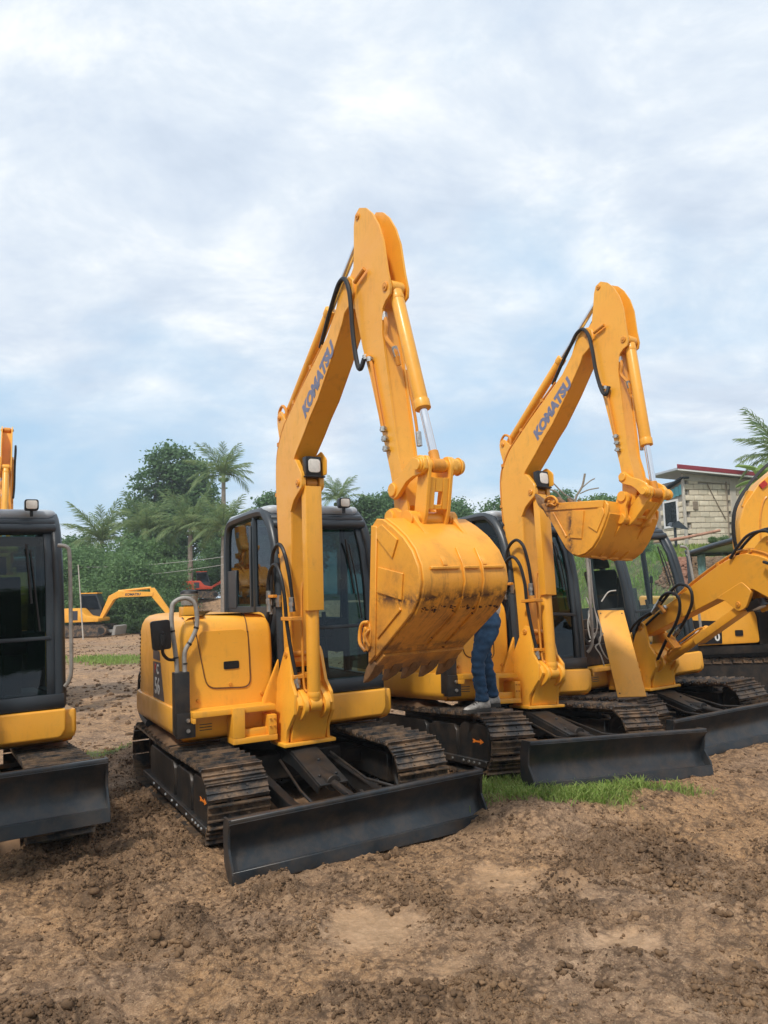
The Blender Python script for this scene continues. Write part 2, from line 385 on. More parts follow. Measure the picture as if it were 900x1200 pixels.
# ------------------------------------------------------------------ mesh helpers
def ident(d='x'):
    return Matrix.Identity(4)
class MB:
    """collects shapes into one bmesh"""
    def __init__(s):
        s.bm = bmesh.new()
    def box(s, lo, hi, mat=None):
        x0, y0, z0 = lo; x1, y1, z1 = hi
        v = [s.bm.verts.new(p) for p in ((x0,y0,z0),(x1,y0,z0),(x1,y1,z0),(x0,y1,z0),(x0,y0,z1),(x1,y0,z1),(x1,y1,z1),(x0,y1,z1))]
        if mat is not None:
            for q in v: q.co = mat @ q.co
        for f in ((0,3,2,1),(4,5,6,7),(0,1,5,4),(1,2,6,5),(2,3,7,6),(3,0,4,7)):
            s.bm.faces.new([v[i] for i in f])
        return s
    def cbox(s, c, size, mat=None):
        return s.box([c[i]-size[i]/2 for i in range(3)], [c[i]+size[i]/2 for i in range(3)], mat)
    def prism(s, poly, y0, y1, axis=1):
        """polygon in the (x,z) plane pushed from y0 to y1"""
        def P(p, y):
            return (p[0], y, p[1]) if axis == 1 else ((y, p[0], p[1]) if axis == 0 else (p[0], p[1], y))
        a = [s.bm.verts.new(P(p, y0)) for p in poly]; b = [s.bm.verts.new(P(p, y1)) for p in poly]
        n = len(poly)
        for i in range(n):
            s.bm.faces.new((a[i], a[(i+1)%n], b[(i+1)%n], b[i]))
        s.bm.faces.new(a[::-1]); s.bm.faces.new(b)
        return s
    def cyl(s, p, q, r, r2=None, n=16, cap=True):
        p, q = Vector(p), Vector(q); r2 = r if r2 is None else r2
        d = (q-p).normalized(); u = d.orthogonal().normalized(); w = d.cross(u)
        a, b = [], []
        for i in range(n):
            t = 2*PI*i/n; o = u*math.cos(t)+w*math.sin(t)
            a.append(s.bm.verts.new(p+o*r)); b.append(s.bm.verts.new(q+o*r2))
        for i in range(n):
            s.bm.faces.new((a[i], a[(i+1)%n], b[(i+1)%n], b[i]))
        if cap:
            s.bm.faces.new(a[::-1]); s.bm.faces.new(b)
        return s
    def tube(s, pts, r, n=8, smooth=0, cap=True, radii=None):
        pts = [Vector(p) for p in pts]
        if smooth:
            pts = spline(pts, smooth)
        m = len(pts); rings = []
        t0 = (pts[1]-pts[0]).normalized(); u = t0.orthogonal().normalized()
        for i, p in enumerate(pts):
            t = (pts[min(i+1, m-1)]-pts[max(i-1, 0)]).normalized()
            u = (u-t*u.dot(t)).normalized(); w = t.cross(u)
            rr = radii[i] if radii and len(radii) == m else r
            rings.append([s.bm.verts.new(p+(u*math.cos(2*PI*k/n)+w*math.sin(2*PI*k/n))*rr) for k in range(n)])
        for i in range(m-1):
            for k in range(n):
                s.bm.faces.new((rings[i][k], rings[i][(k+1)%n], rings[i+1][(k+1)%n], rings[i+1][k]))
        if cap:
            s.bm.faces.new(rings[0][::-1]); s.bm.faces.new(rings[-1])
        return s
    def loft(s, rings, cap=True):
        R = [[s.bm.verts.new(p) for p in ring] for ring in rings]; n = len(R[0])
        for i in range(len(R)-1):
            for k in range(n):
                s.bm.faces.new((R[i][k], R[i][(k+1)%n], R[i+1][(k+1)%n], R[i+1][k]))
        if cap:
            s.bm.faces.new(R[0][::-1]); s.bm.faces.new(R[-1])
        return s
    def quad(s, a, b, c, d):
        s.bm.faces.new([s.bm.verts.new(p) for p in (a, b, c, d)]); return s
    def bevel(s, w=0.006, seg=2, ang=35):
        bmesh.ops.recalc_face_normals(s.bm, faces=s.bm.faces[:])
        ed = [e for e in s.bm.edges if len(e.link_faces) == 2 and e.calc_face_angle(0) > math.radians(ang)]
        if ed:
            bmesh.ops.bevel(s.bm, geom=ed, offset=w, segments=seg, profile=0.6, affect='EDGES', clamp_overlap=True)
        return s
    def mesh(s, name, mat, sharp=38):
        bmesh.ops.recalc_face_normals(s.bm, faces=s.bm.faces[:])
        me = bpy.data.meshes.new(name)
        s.bm.to_mesh(me); s.bm.free()
        me.materials.append(M[mat] if isinstance(mat, str) else mat)
        for p in me.polygons:
            p.use_smooth = True
        me.set_sharp_from_angle(angle=math.radians(sharp))
        return me
def spline(pts, k=6):
    pts = [Vector(p) for p in pts]; out = []
    P = [pts[0]*2-pts[1]]+pts+[pts[-1]*2-pts[-2]]
    for i in range(1, len(P)-2):
        for j in range(k):
            t = j/k; a, b, c, d = P[i-1], P[i], P[i+1], P[i+2]
            out.append(0.5*((2*b)+(c-a)*t+(2*a-5*b+4*c-d)*t*t+(3*b-a-3*c+d)*t**3))
    out.append(pts[-1])
    return out
def rnd_poly(poly, r=0.03, k=4):
    """rounds the corners of a closed 2-D polygon"""
    out = []; n = len(poly)
    for i in range(n):
        a, b, c = Vector(poly[i-1]).to_2d(), Vector(poly[i]).to_2d(), Vector(poly[(i+1)%n]).to_2d()
        d1, d2 = (a-b), (c-b); rr = min(r, d1.length*0.45, d2.length*0.45)
        p, q = b+d1.normalized()*rr, b+d2.normalized()*rr
        for j in range(k+1):
            t = j/k; out.append(tuple((1-t)**2*p+2*t*(1-t)*b+t*t*q))
    return out
def link(name, me, parent=None, mat4=None, **props):
    o = bpy.data.objects.new(name, me); COL.objects.link(o)
    if parent is not None:
        o.parent = parent
    if mat4 is not None:
        o.matrix_basis = mat4
    for a, b in props.items():
        o[a] = b
    return o
def thing(name, label, cat, mat4=None, group=None, me=None):
    o = link(name, me, None, mat4, label=label, category=cat)
    if group: o['group'] = group
    if me is None:
        o.empty_display_size = 0.3
    return o
CACHE = {}
SPLIT = {'bolt_heads', 'frame_bolts', 'vent_slots', 'rail_tape', 'pins', 'skirt_slots', 'arm_pipes', 'pipe_fittings', 'hose_fittings', 'hose_clamps', 'boom_pipes', 'control_levers', 'cylinder_bracket', 'arm_cylinder_bracket', 'wear_strips', 'console'}
SINGLE = {'bolt_heads': 'bolt_head', 'frame_bolts': 'frame_bolt', 'vent_slots': 'vent_slot', 'pins': 'pin', 'skirt_slots': 'skirt_slot', 'arm_pipes': 'arm_pipe', 'pipe_fittings': 'pipe_fitting', 'hose_fittings': 'hose_fitting', 'hose_clamps': 'hose_clamp', 'boom_pipes': 'boom_pipe', 'control_levers': 'control_lever', 'wear_strips': 'wear_strip'}
_pieces = {}
def pieces(me):
    if me.name in _pieces: return _pieces[me.name]
    n = len(me.vertices); par = np.arange(n); ed = np.empty(len(me.edges)*2, np.int32); me.edges.foreach_get('vertices', ed); ed = ed.reshape(-1, 2)
    while True:
        m_ = np.minimum(par[ed[:, 0]], par[ed[:, 1]]); q = par.copy(); np.minimum.at(q, ed[:, 0], m_); np.minimum.at(q, ed[:, 1], m_); q = q[q]
        if (q == par).all(): break
        par = q
    out = []; mat = me.materials[0]
    for r in np.unique(par):
        b = bmesh.new(); b.from_mesh(me); b.verts.ensure_lookup_table()
        bmesh.ops.delete(b, geom=[v for v in b.verts if par[v.index] != r], context='VERTS')
        if len(b.faces):
            k = bpy.data.meshes.new(SINGLE.get(me.name.split('.')[0], me.name)); b.to_mesh(k); k.materials.append(mat); out.append(k)
        b.free()
    _pieces[me.name] = out; return out
def cached(key, fn):
    if key not in CACHE:
        CACHE[key] = fn()
    return CACHE[key]
def textmesh(name, txt, size, mat, shear=0.0, bold=0.0, depth=0.0015, space=1.0):
    cu = bpy.data.curves.new(name, 'FONT'); cu.body = txt; cu.size = size; cu.shear = shear; cu.offset = bold; cu.extrude = depth
    cu.space_character = space; cu.align_x = 'LEFT'; cu.resolution_u = 3
    ob = bpy.data.objects.new(name, cu); COL.objects.link(ob)
    dg = bpy.context.evaluated_depsgraph_get()
    me = bpy.data.meshes.new_from_object(ob.evaluated_get(dg)); me.name = name
    bpy.data.objects.remove(ob); bpy.data.curves.remove(cu)
    me.materials.clear(); me.materials.append(M[mat])
    return me
def frame(o, ex, ey, ez):
    ex, ey, ez, o = Vector(ex), Vector(ey), Vector(ez), Vector(o)
    return Matrix(((ex.x, ey.x, ez.x, o.x), (ex.y, ey.y, ez.y, o.y), (ex.z, ey.z, ez.z, o.z), (0, 0, 0, 1)))

# value noise on arrays
_tab = np.random.default_rng(5).random((256, 256))
def vn(x, y, s=0):
    x = np.asarray(x, float)+s*17.3; y = np.asarray(y, float)+s*31.7
    xi, yi = np.floor(x).astype(int), np.floor(y).astype(int); fx, fy = x-xi, y-yi
    fx = fx*fx*(3-2*fx); fy = fy*fy*(3-2*fy)
    g = lambda a, b: _tab[a & 255, b & 255]
    return (g(xi, yi)*(1-fx)+g(xi+1, yi)*fx)*(1-fy)+(g(xi, yi+1)*(1-fx)+g(xi+1, yi+1)*fx)*fy
def fbm(x, y, o=4, s=0, k=0.5):
    a, t, f, w = 0, 0, 1.0, 1.0
    for i in range(o):
        a = a+w*(vn(x*f, y*f, s+i)-0.5); t += w; f *= 2.03; w *= k
    return a/t*2
def sst(a, b, x):
    t = np.clip((np.asarray(x, float)-a)/(b-a), 0, 1); return t*t*(3-2*t)

# ------------------------------------------------------------------ where the machines stand: x, y, z, heading, nose-up, roll, slew of the upper body
POSE = {
    'A': (-0.161, 5.498, 0.005, 0.496, 0.0, 0.011, 0.0),
    'B': (1.946, 6.572, 0.142, 0.479, 0.059, -0.052, 0.088),
    'C': (3.751, 8.26, 0.077, 0.422, 0.065, 0.05, -0.016),
    'D': (-2.705, 4.753, 0.063, 0.513, 0.049, 0.019, 0.0),
    'E': (-6.08, 12.2, 0.0, 0.44, 0.0, 0.0, 0.0),
}
def posemat(k):
    X, Y, Z, a, p, r, s = POSE[k]
    F = Vector((math.sin(a), -math.cos(a), 0)); L = Vector((math.cos(a), math.sin(a), 0)); U = Vector((0, 0, 1))
    F2 = F*math.cos(p)+U*math.sin(p); U2 = U*math.cos(p)-F*math.sin(p)
    L3 = L*math.cos(r)+U2*math.sin(r); U3 = U2*math.cos(r)-L*math.sin(r)
    return frame((X, Y, Z), F2, L3, U3)

# ------------------------------------------------------------------ terrain
def base_h(x, y):
    x = np.asarray(x, float); y = np.asarray(y, float)
    h = 0.05*fbm(x*0.35, y*0.35, 3, 2)
    for k in ('A', 'B', 'C', 'D', 'E'):
        m = posemat(k); inv = m.inverted()
        lx = inv[0][0]*x+inv[0][1]*y+inv[0][3]; ly = inv[1][0]*x+inv[1][1]*y+inv[1][3]
        dx = np.maximum(np.maximum(lx-0.15, -3.5-lx), 0); dy = np.maximum(np.abs(ly)-1.1, 0)
        w = 1-sst(0.0, 0.7, np.hypot(dx, dy))
        pz = m[2][3]+m[2][0]*lx+m[2][1]*ly
        h = h*(1-w)+(pz-0.015)*w
    # bank climbing behind the right hand machines, with a steep cut of red rubble
    side = sst(0.0, 2.4, x-0.155*y-0.6)
    slope = 0.9*sst(11.5, 17.5, y)+1.5*sst(18.5, 20.4, y)*sst(7.0, 7.7, x)+1.5*sst(16.5, 25, y)*(1-sst(7.0, 7.7, x))+0.66*sst(20.5, 28, y)
    h = h+side*slope
    # embankment on the far left
    h = h+1.66*sst(44.6, 45.4, y+0.3*np.sin(x*0.8))*sst(-17.5, -13.0, x)*(1-sst(0, 10, x))
    # gentle humps in the yard
    h = h+0.10*fbm(x*0.12+5, y*0.12, 2, 9)*sst(9, 16, y)
    return h
def masks(x, y):
    e = lambda cx, cy, rx, ry, rot=0.0: np.exp(-((((x-cx)*math.cos(rot)+(y-cy)*math.sin(rot))/rx)**2+((-(x-cx)*math.sin(rot)+(y-cy)*math.cos(rot))/ry)**2))
    n = fbm(x*1.1, y*1.1, 4, 21)
    silt = np.clip(0.95*e(-0.10, 4.3, 0.36, 0.30)+0.35*e(0.9, 4.6, 0.9, 0.5, 0.4)+0.85*e(0.22, 3.8, 0.22, 0.2, 0.5)+0.8*e(1.08, 4.05, 0.36, 0.2)+0.5*e(0.6, 5.0, 0.6, 0.35, 0.3)+0.7*e(-0.5, 5.4, 0.3, 0.15), 0, 1.4)
    silt = sst(0.40, 1.0, silt+n*0.55+0.5*fbm(x*3.5, y*3.5, 4, 23))
    churn = np.clip(1.0*e(1.35, 5.1, 0.75, 0.42, 0.5)+0.9*e(2.0, 4.55, 0.75, 0.4, 0.3)+0.8*e(-0.28, 4.9, 0.45, 0.22)+0.8*e(0.12, 4.55, 0.25, 0.3)+0.7*e(0.05, 3.55, 0.5, 0.25)
                    + 1.0*e(-1.9, 5.6, 0.55, 1.3, -0.3)+0.75*e(-1.0, 4.2, 0.55, 0.3)+0.9*e(-1.7, 3.4, 0.5, 0.4)+0.6*e(-2.6, 8.2, 1.4, 1.6)+0.9*e(-1.2, 7.3, 1.4, 1.6)+0.7*e(2.7, 5.3, 0.8, 0.5)+0.6*e(1.9, 3.4, 0.7, 0.3)+0.6*sst(7, 9, y)*sst(0.0, 0.3, fbm(x*0.5, y*0.5, 3, 37))*(1-sst(40, 60, y)), 0, 1.3)
    churn = sst(0.25, 0.85, churn+0.85*fbm(x*2.3, y*2.3, 4, 33))*(1-silt)
    gp = np.clip(1.35*e(1.32, 6.20, 0.68, 0.36)+0.85*e(2.15, 6.42, 0.5, 0.16)+1.0*e(0.95, 6.75, 0.38, 0.4)+1.0*e(-7.9, 22.6, 2.6, 1.9)+1.0*e(-3.3, 9.3, 0.42, 0.5)+0.5*e(-1.62, 5.0, 0.22, 0.12)+0.6*e(-11.5, 30, 5, 2), 0, 1.2)
    bank = sst(0.1, 1.2, x-0.155*y-0.6)*sst(12.2, 14, y)*(1-sst(18.4, 18.8, y)*(1-sst(20.2, 20.6, y))*sst(7.0, 7.7, x))
    far = sst(46, 52, y)
    grass = np.clip(sst(0.42, 1.0, gp+0.45*fbm(x*1.8, y*1.8, 4, 41))+bank*0.95+far, 0, 1)
    return silt, grass, churn
def height(x, y):
    silt, grass, churn = masks(x, y)
    near = 1-sst(14, 30, y)
    rough = (1-0.8*silt)*(0.030*fbm(x*2.6, y*2.6, 4, 3)+0.036*fbm(x*8, y*8, 5, 7, 0.72)*near)
    rough = rough+churn*(0.055*np.abs(fbm(x*4.5, y*4.5, 4, 13, 0.6))+0.040*fbm(x*13, y*13, 3, 17, 0.7))*(0.4+0.6*near)
    cl = fbm(x*7, y*7, 5, 19, 0.7); cl2 = fbm(x*19, y*19, 4, 29, 0.75)
    k = sst(0.02, 0.30, cl+0.35*cl2)
    rough = rough+(0.25+0.75*churn)*(1-silt)*near*k*(0.022+0.040*np.abs(cl2))
    for (cx, cy, a, w) in ((-1.62, 4.6, 0.55, 0.21), (2.55, 4.7, 0.75, 0.21)):
        u = (x-cx)*math.cos(a)+(y-cy)*math.sin(a); v = (x-cx)*math.sin(a)-(y-cy)*math.cos(a)
        m_ = sst(w+0.06, w-0.02, np.abs(u))*sst(2.2, 1.2, np.abs(v))
        rough = rough-m_*0.022+m_*0.012*np.sin(v*2*PI/0.135)*sst(-0.3, 0.3, fbm(x*2, y*2, 2, 77))+sst(0.10, 0.0, np.abs(np.abs(u)-w-0.04))*sst(2.2, 1.2, np.abs(v))*0.018
    return base_h(x, y)+rough-0.014*silt+0.006
def axis_pts(lo, hi, fine, step, grow, far):
    a = list(np.arange(lo, hi+1e-6, fine)); s = fine
    while a[-1] < far[1]:
        s = min(s*grow, step); a.append(a[-1]+s if a[-1] < 70 else a[-1]*1.35)
    b = []; s = fine; v = lo
    while v > far[0]:
        s = min(s*grow, step); v = v-s if v > -70 else v*1.35; b.append(v)
    return np.array(b[::-1]+a)
gx = axis_pts(-2.7, 3.3, 0.0125, 1.4, 1.05, (-170, 170))
gy = axis_pts(2.9, 6.9, 0.0125, 1.4, 1.035, (-12, 240))
GX, GY = np.meshgrid(gx, gy)
HZ = height(GX, GY)
nx, ny = len(gx), len(gy)
def grid_mesh(name, X, Y, Z):
    me = bpy.data.meshes.new(name); n = X.size; h, w = X.shape
    me.vertices.add(n); me.vertices.foreach_set('co', np.stack([X, Y, Z], -1).astype(np.float32).ravel())
    i = np.arange(n).reshape(h, w)
    q = np.stack([i[:-1, :-1], i[:-1, 1:], i[1:, 1:], i[1:, :-1]], -1).reshape(-1, 4)
    me.loops.add(q.size); me.loops.foreach_set('vertex_index', q.ravel().astype(np.int32))
    me.polygons.add(len(q)); me.polygons.foreach_set('loop_start', (np.arange(len(q))*4).astype(np.int32))
    me.polygons.foreach_set('use_smooth', np.ones(len(q), bool))
    me.update(); me.validate()
    return me
gm = grid_mesh('ground', GX, GY, HZ)
ms = masks(GX, GY)
ca = gm.color_attributes.new('mask', 'FLOAT_COLOR', 'POINT')
cc = np.stack([ms[0], ms[1], ms[2], np.ones_like(ms[0])], -1).astype(np.float32)
ca.data.foreach_set('color', cc.ravel())
gm.materials.append(M['ground'])
link('ground', gm, None, None, kind='structure')
print('ground verts', nx*ny)

def joined(name, V, F, mat, smooth=False):
    me = bpy.data.meshes.new(name); k = F.shape[1]
    me.vertices.add(len(V)); me.vertices.foreach_set('co', V.astype(np.float32).ravel())
    me.loops.add(F.size); me.loops.foreach_set('vertex_index', F.ravel().astype(np.int32))
    me.polygons.add(len(F)); me.polygons.foreach_set('loop_start', (np.arange(len(F))*k).astype(np.int32))
    if smooth: me.polygons.foreach_set('use_smooth', np.ones(len(F), bool))
    me.update(); me.materials.append(M[mat]); return me
def ico(sub):
    b = bmesh.new(); bmesh.ops.create_icosphere(b, subdivisions=sub, radius=1.0)
    V = np.array([v.co[:] for v in b.verts]); F = np.array([[v.index for v in f.verts] for f in b.faces]); b.free(); return V, F
def lumps(name, P, R, mat, sub=1, flat=0.7, seed=3, smooth=True, amp=0.35):
    """many small irregular lumps as one mesh"""
    V0, F0 = ico(sub); g = np.random.default_rng(seed); n = len(P)
    V = np.repeat(V0[None], n, 0)*(1+amp*(g.random((n, len(V0), 1))-0.5)*2)
    V[:, :, 2] *= flat*(0.7+0.6*g.random((n, 1)))
    V[:, :, 0] *= 0.7+0.7*g.random((n, 1))
    th = g.random(n)*2*PI; c, s = np.cos(th)[:, None], np.sin(th)[:, None]
    x = V[:, :, 0]*c-V[:, :, 1]*s; y = V[:, :, 0]*s+V[:, :, 1]*c
    V = np.stack([x, y, V[:, :, 2]], -1)*R[:, None, None]+P[:, None, :]
    F = (F0[None]+(np.arange(n)*len(V0))[:, None, None]).reshape(-1, 3)
    return joined(name, V.reshape(-1, 3), F, mat, smooth)
def scatter(n, x0, x1, y0, y1, w, seed):
    g = np.random.default_rng(seed); x = g.uniform(x0, x1, n); y = y0*(y1/y0)**g.random(n)
    keep = g.random(n) < w(x, y); return x[keep], y[keep]
def wclod(x, y):
    s, gr, c = masks(x, y); k = sst(-0.1, 0.5, fbm(x*3.1, y*3.1, 3, 51))
    return np.clip((0.10+1.0*c+0.30*k)*(1-s)*(1-0.85*gr), 0, 1)
def clumps(x, y, k, spread, rmin, rmax, seed, pw=2.0):
    g = np.random.default_rng(seed); n = len(x); m = g.integers(2, k, n); idx = np.repeat(np.arange(n), m); sz = (g.random(n)**pw)[idx]
    R = (rmin+(rmax-rmin)*sz)*g.uniform(0.45, 1.0, len(idx)); d = g.normal(size=(len(idx), 2))*(R*spread)[:, None]
    X, Y = x[idx]+d[:, 0], y[idx]+d[:, 1]*0.9; return np.stack([X, Y, height(X, Y)+R*g.uniform(-0.15, 0.55, len(idx))], -1), R
x, y = scatter(52000, -4.2, 4.2, 2.8, 10, wclod, 1)
P_, R_ = clumps(x, y, 5, 1.5, 0.004, 0.0135, 2, 1.5); print('crumbs', len(R_))
link('mud_crumbs', lumps('mud_crumbs', P_, R_, 'clod', 1, 0.8, 4, False, 0.5), None, None, kind='stuff')
def wbig(x, y):
    s, gr, c = masks(x, y); return np.clip((0.035+1.0*c**1.2)*(1-s)*(1-gr), 0, 1)*sst(-0.2, 0.35, fbm(x*2, y*2, 3, 61))
x, y = scatter(16000, -4.5, 4.8, 2.9, 12, wbig, 5)
P_, R_ = clumps(x, y, 8, 1.3, 0.009, 0.030, 6, 2.0); print('clods', len(R_))
link('mud_clods', lumps('mud_clods', P_, R_, 'clod', 1, 0.75, 7, False, 0.5), None, None, kind='stuff')
# larger clods on the far part of the yard
x, y = scatter(7000, -14, 3, 9, 40, lambda x, y: 0.25+0.75*(fbm(x*0.6, y*0.6, 3, 71) > 0.02), 8)
r = 0.02+0.035*np.random.default_rng(9).random(len(x))**2
link('far_mud_clods', lumps('far_mud_clods', np.stack([x, y, height(x, y)], -1), r, 'clod', 1, 0.8, 10, False, 0.4), None, None, kind='stuff')

# ------------------------------------------------------------------ grass
def grass(name, x, y, hmin, hmax, seed, wid=0.0045, lean=0.6):
    g = np.random.default_rng(seed); n = len(x); z = height(x, y)-0.01
    h = g.uniform(hmin, hmax, n); th = g.random(n)*2*PI; ln = g.random(n)*lean*h; ph = g.random(n)*2*PI
    dx, dy = np.cos(th), np.sin(th); sx, sy = -np.sin(ph), np.cos(ph)
    lv = [(0, 0, 1.0), (0.45, 0.25, 0.85), (0.8, 0.62, 0.55), (1.0, 1.0, 0.08)]
    V = []
    for (a, b, ww) in lv:
        zc_ = z+h*a*(1-0.25*b); cx = x+dx*ln*b; cy = y+dy*ln*b; w = wid*ww*(0.7+0.6*h/hmax)
        V.append(np.stack([cx-sx*w, cy-sy*w, zc_], -1)); V.append(np.stack([cx+sx*w, cy+sy*w, zc_], -1))
    V = np.stack(V, 1).reshape(-1, 3)
    F0 = np.array([[0, 1, 3, 2], [2, 3, 5, 4], [4, 5, 7, 6]]); F = (F0[None]+(np.arange(n)*8)[:, None, None]).reshape(-1, 4)
    return joined(name, V, F, 'grass_blade', True)
def wg(x, y):
    return masks(x, y)[1]**1.3
x, y = scatter(80000, -0.1, 3.3, 5.5, 7.9, lambda x, y: wg(x, y)*(0.35+0.65*(fbm(x*4, y*4, 3, 81) > -0.05)), 12)
link('grass_tuft_patch', grass('grass_tuft_patch', x, y, 0.015, 0.115, 13, 0.0035, 1.1), None, None, kind='stuff')
x, y = scatter(16000, -4.6, -1.2, 4.7, 10.4, lambda x, y: wg(x, y)*0.9, 14)
link('sparse_grass', grass('sparse_grass', x, y, 0.02, 0.06, 15), None, None, kind='stuff')
x, y = scatter(26000, -12, -4, 18, 27, lambda x, y: wg(x, y), 16)
link('far_grass', grass('far_grass', x, y, 0.06, 0.18, 17, 0.012), None, None, kind='stuff')
x, y = scatter(52000, 3.0, 14.5, 12.2, 30, lambda x, y: wg(x, y)*(0.25+0.75*(fbm(x*1.1, y*1.1, 3, 91) > -0.1)), 18)
link('bank_grass', grass('bank_grass', x, y, 0.07, 0.26, 19, 0.015), None, None, kind='stuff')
# red rubble in the cut below the house
g = np.random.default_rng(20)
x = g.uniform(7.2, 12.5, 5000); y = g.uniform(18.3, 20.6, 5000); r = g.uniform(0.02, 0.085, 5000)
link('red_rubble', lumps('red_rubble', np.stack([x, y, base_h(x, y)+0.02], -1), r, 'rubble_red', 1, 0.8, 21, False, 0.3), None, None, kind='stuff')

# ================================================================== crawler excavator
# machine frame: x forward (0 = blade face), y to the machine's left, z up.  boom frame: r = x + 1.25
TRK_F, TRK_R, TRK_Z, TRK_RAD = -0.765, -3.02, 0.285, 0.245
def track_path(n=46):
    """centres and directions of the shoes round the belt"""
    L = TRK_F-TRK_R; c = PI*TRK_RAD; tot = 2*L+2*c; out = []
    for i in range(n):
        s = tot*i/n
        if s < L: p = (TRK_R+s, TRK_Z-TRK_RAD); t = (1, 0)
        elif s < L+c:
            a = -PI/2+(s-L)/TRK_RAD; p = (TRK_F+TRK_RAD*math.cos(a), TRK_Z+TRK_RAD*math.sin(a)); t = (-math.sin(a), math.cos(a))
        elif s < 2*L+c:
            u = s-L-c; sag = -0.02*math.sin(PI*u/L)**2; p = (TRK_F-u, TRK_Z+TRK_RAD+sag); t = (-1, 0)
        else:
            a = PI/2+(s-2*L-c)/TRK_RAD; p = (TRK_R+TRK_RAD*math.cos(a), TRK_Z+TRK_RAD*math.sin(a)); t = (-math.sin(a), math.cos(a))
        out.append((p, t))
    return out
def shoe_mesh():
    m = MB()
    # local: x along travel, y across, z outward
    prof = [(-0.060, -0.004), (-0.060, 0.012), (-0.057, 0.038), (-0.048, 0.038), (-0.043, 0.011), (-0.007, 0.010), (-0.004, 0.024), (0.004, 0.024), (0.007, 0.010), (0.036, 0.009), (0.040, 0.027), (0.048, 0.027), (0.051, 0.008), (0.060, 0.000), (0.060, -0.010)]
    m.prism(prof, -0.225, 0.225)
    for y in (-0.07, 0.07):
        for x in (-0.03, 0.026):
            m.cyl((x, y, 0.008), (x, y, 0.019), 0.010, n=6)
    return m.mesh('track_shoe', 'track_steel')
def belt_mesh():
    m = MB(); pth = track_path(92); n = len(pth)
    for y0 in (-0.05, 0.05):
        for k in range(0, n):
            (p, t) = pth[k]; nrm = (t[1], -t[0])
            q = pth[(k+1) % n][0]
            a = Vector((p[0]-nrm[0]*0.03, y0, p[1]-nrm[1]*0.03)); b = Vector((q[0]-nrm[0]*0.03, y0, q[1]-nrm[1]*0.03))
            m.cyl(a, b, 0.026, n=6)
    return m.mesh('track_chain', 'track_steel')
def track_frame_mesh(side):
    m = MB(); s = side
    def bx(x0, x1, ya, yb, z0, z1):
        m.box((x0, min(s*ya, s*yb), z0), (x1, max(s*ya, s*yb), z1))
    bx(-2.85, -0.95, -0.09, 0.10, 0.17, 0.40)
    # outer face with raised, chamfered panels as in the photograph
    for (x0, x1, zt) in ((-1.06, -0.62, 0.46), (-1.58, -1.12, 0.43), (-2.60, -1.66, 0.43)):
        poly = [(x0, 0.16), (x1, 0.16), (x1, zt-0.05), (x1-0.05, zt), (x0+0.05, zt), (x0, zt-0.03)]
        m.prism(poly, s*0.10, s*0.185)
    bx(-2.80, -0.62, 0.10, 0.215, 0.105, 0.165)
    for (x0, x1) in ((-1.12, -1.06), (-1.66, -1.58), (-2.68, -2.60)):
        bx(x0, x1, 0.10, 0.16, 0.16, 0.40)
    # top carrier cover
    bx(-2.4, -1.1, -0.02, 0.02, 0.40, 0.47)
    m.bevel(0.006, 1)
    return m.mesh('track_frame', 'frame_black')
def wheel_mesh(name, r, w, spokes=0, teeth=0):
    m = MB(); n = 28
    prof = [(0.0, 0.10*r), (w*0.5, 0.12*r), (w*0.5, 0.32*r), (w*0.28, 0.40*r), (w*0.28, 0.80*r), (w*0.42, 0.88*r), (w*0.42, r)]
    rings = []
    full = [(-y, rr) for y, rr in prof]+[(y, rr) for y, rr in prof[::-1]]
    for k in range(n):
        a = 2*PI*k/n; rings.append([Vector((math.cos(a)*rr, y, math.sin(a)*rr)) for y, rr in full])
    R = [[m.bm.verts.new(p) for p in ring] for ring in rings]
    for k in range(n):
        for j in range(len(full)-1):
            m.bm.faces.new((R[k][j], R[(k+1) % n][j], R[(k+1) % n][j+1], R[k][j+1]))
    for k in range(teeth):
        a = 2*PI*k/teeth; u = Vector((math.cos(a), 0, math.sin(a)))
        m.cyl(u*r*0.92, u*(r+0.035), 0.028, 0.014, n=6)
    m.cyl((0, -w*0.52, 0), (0, w*0.52, 0), 0.12*r, n=10)
    return m.mesh(name, 'frame_black')
def arrow_mesh():
    m = MB()
    m.prism([(-0.09, -0.016), (-0.075, 0.0), (-0.09, 0.016), (-0.055, 0.014), (-0.045, 0.007), (0.03, 0.008), (0.025, 0.024), (0.085, 0.0), (0.025, -0.024), (0.03, -0.008), (-0.045, -0.007), (-0.055, -0.014)], -0.0012, 0.0012)
    return m.mesh('arrow_mark', 'orange_mark')
def mud_cake_mesh(seed, x0=-3.05, x1=-1.65):
    nx_, ny_ = 44, 14; xs = np.linspace(x0, x1, nx_); ys = np.linspace(-0.21, 0.21, ny_); X, Y = np.meshgrid(xs, ys)
    edge = sst(0, 0.25, X-x0)*sst(0, 0.35, x1-X)*sst(0, 0.06, 0.215-np.abs(Y))
    Z = TRK_Z+TRK_RAD+0.006+edge*(0.035+0.05*np.abs(fbm(X*6+seed, Y*6, 4, 5)))
    me = grid_mesh('mud_cake', X, Y, Z); me.materials.append(M['mud']); return me

def mud_heap_mesh(seed):
    nx_, ny_ = 40, 30; xs = np.linspace(-2.6, -0.55, nx_); ys = np.linspace(-0.5, 0.5, ny_); X, Y = np.meshgrid(xs, ys)
    e = sst(0, 0.3, X+2.6)*sst(0, 0.3, -0.55-X)
    Z = -0.03+e*(0.05+0.16*np.abs(fbm(X*3+seed, Y*3, 4, 5))+0.03*fbm(X*14, Y*14, 3, 8))
    me = grid_mesh('mud_heap', X, Y, Z); me.materials.append(M['mud']); return me

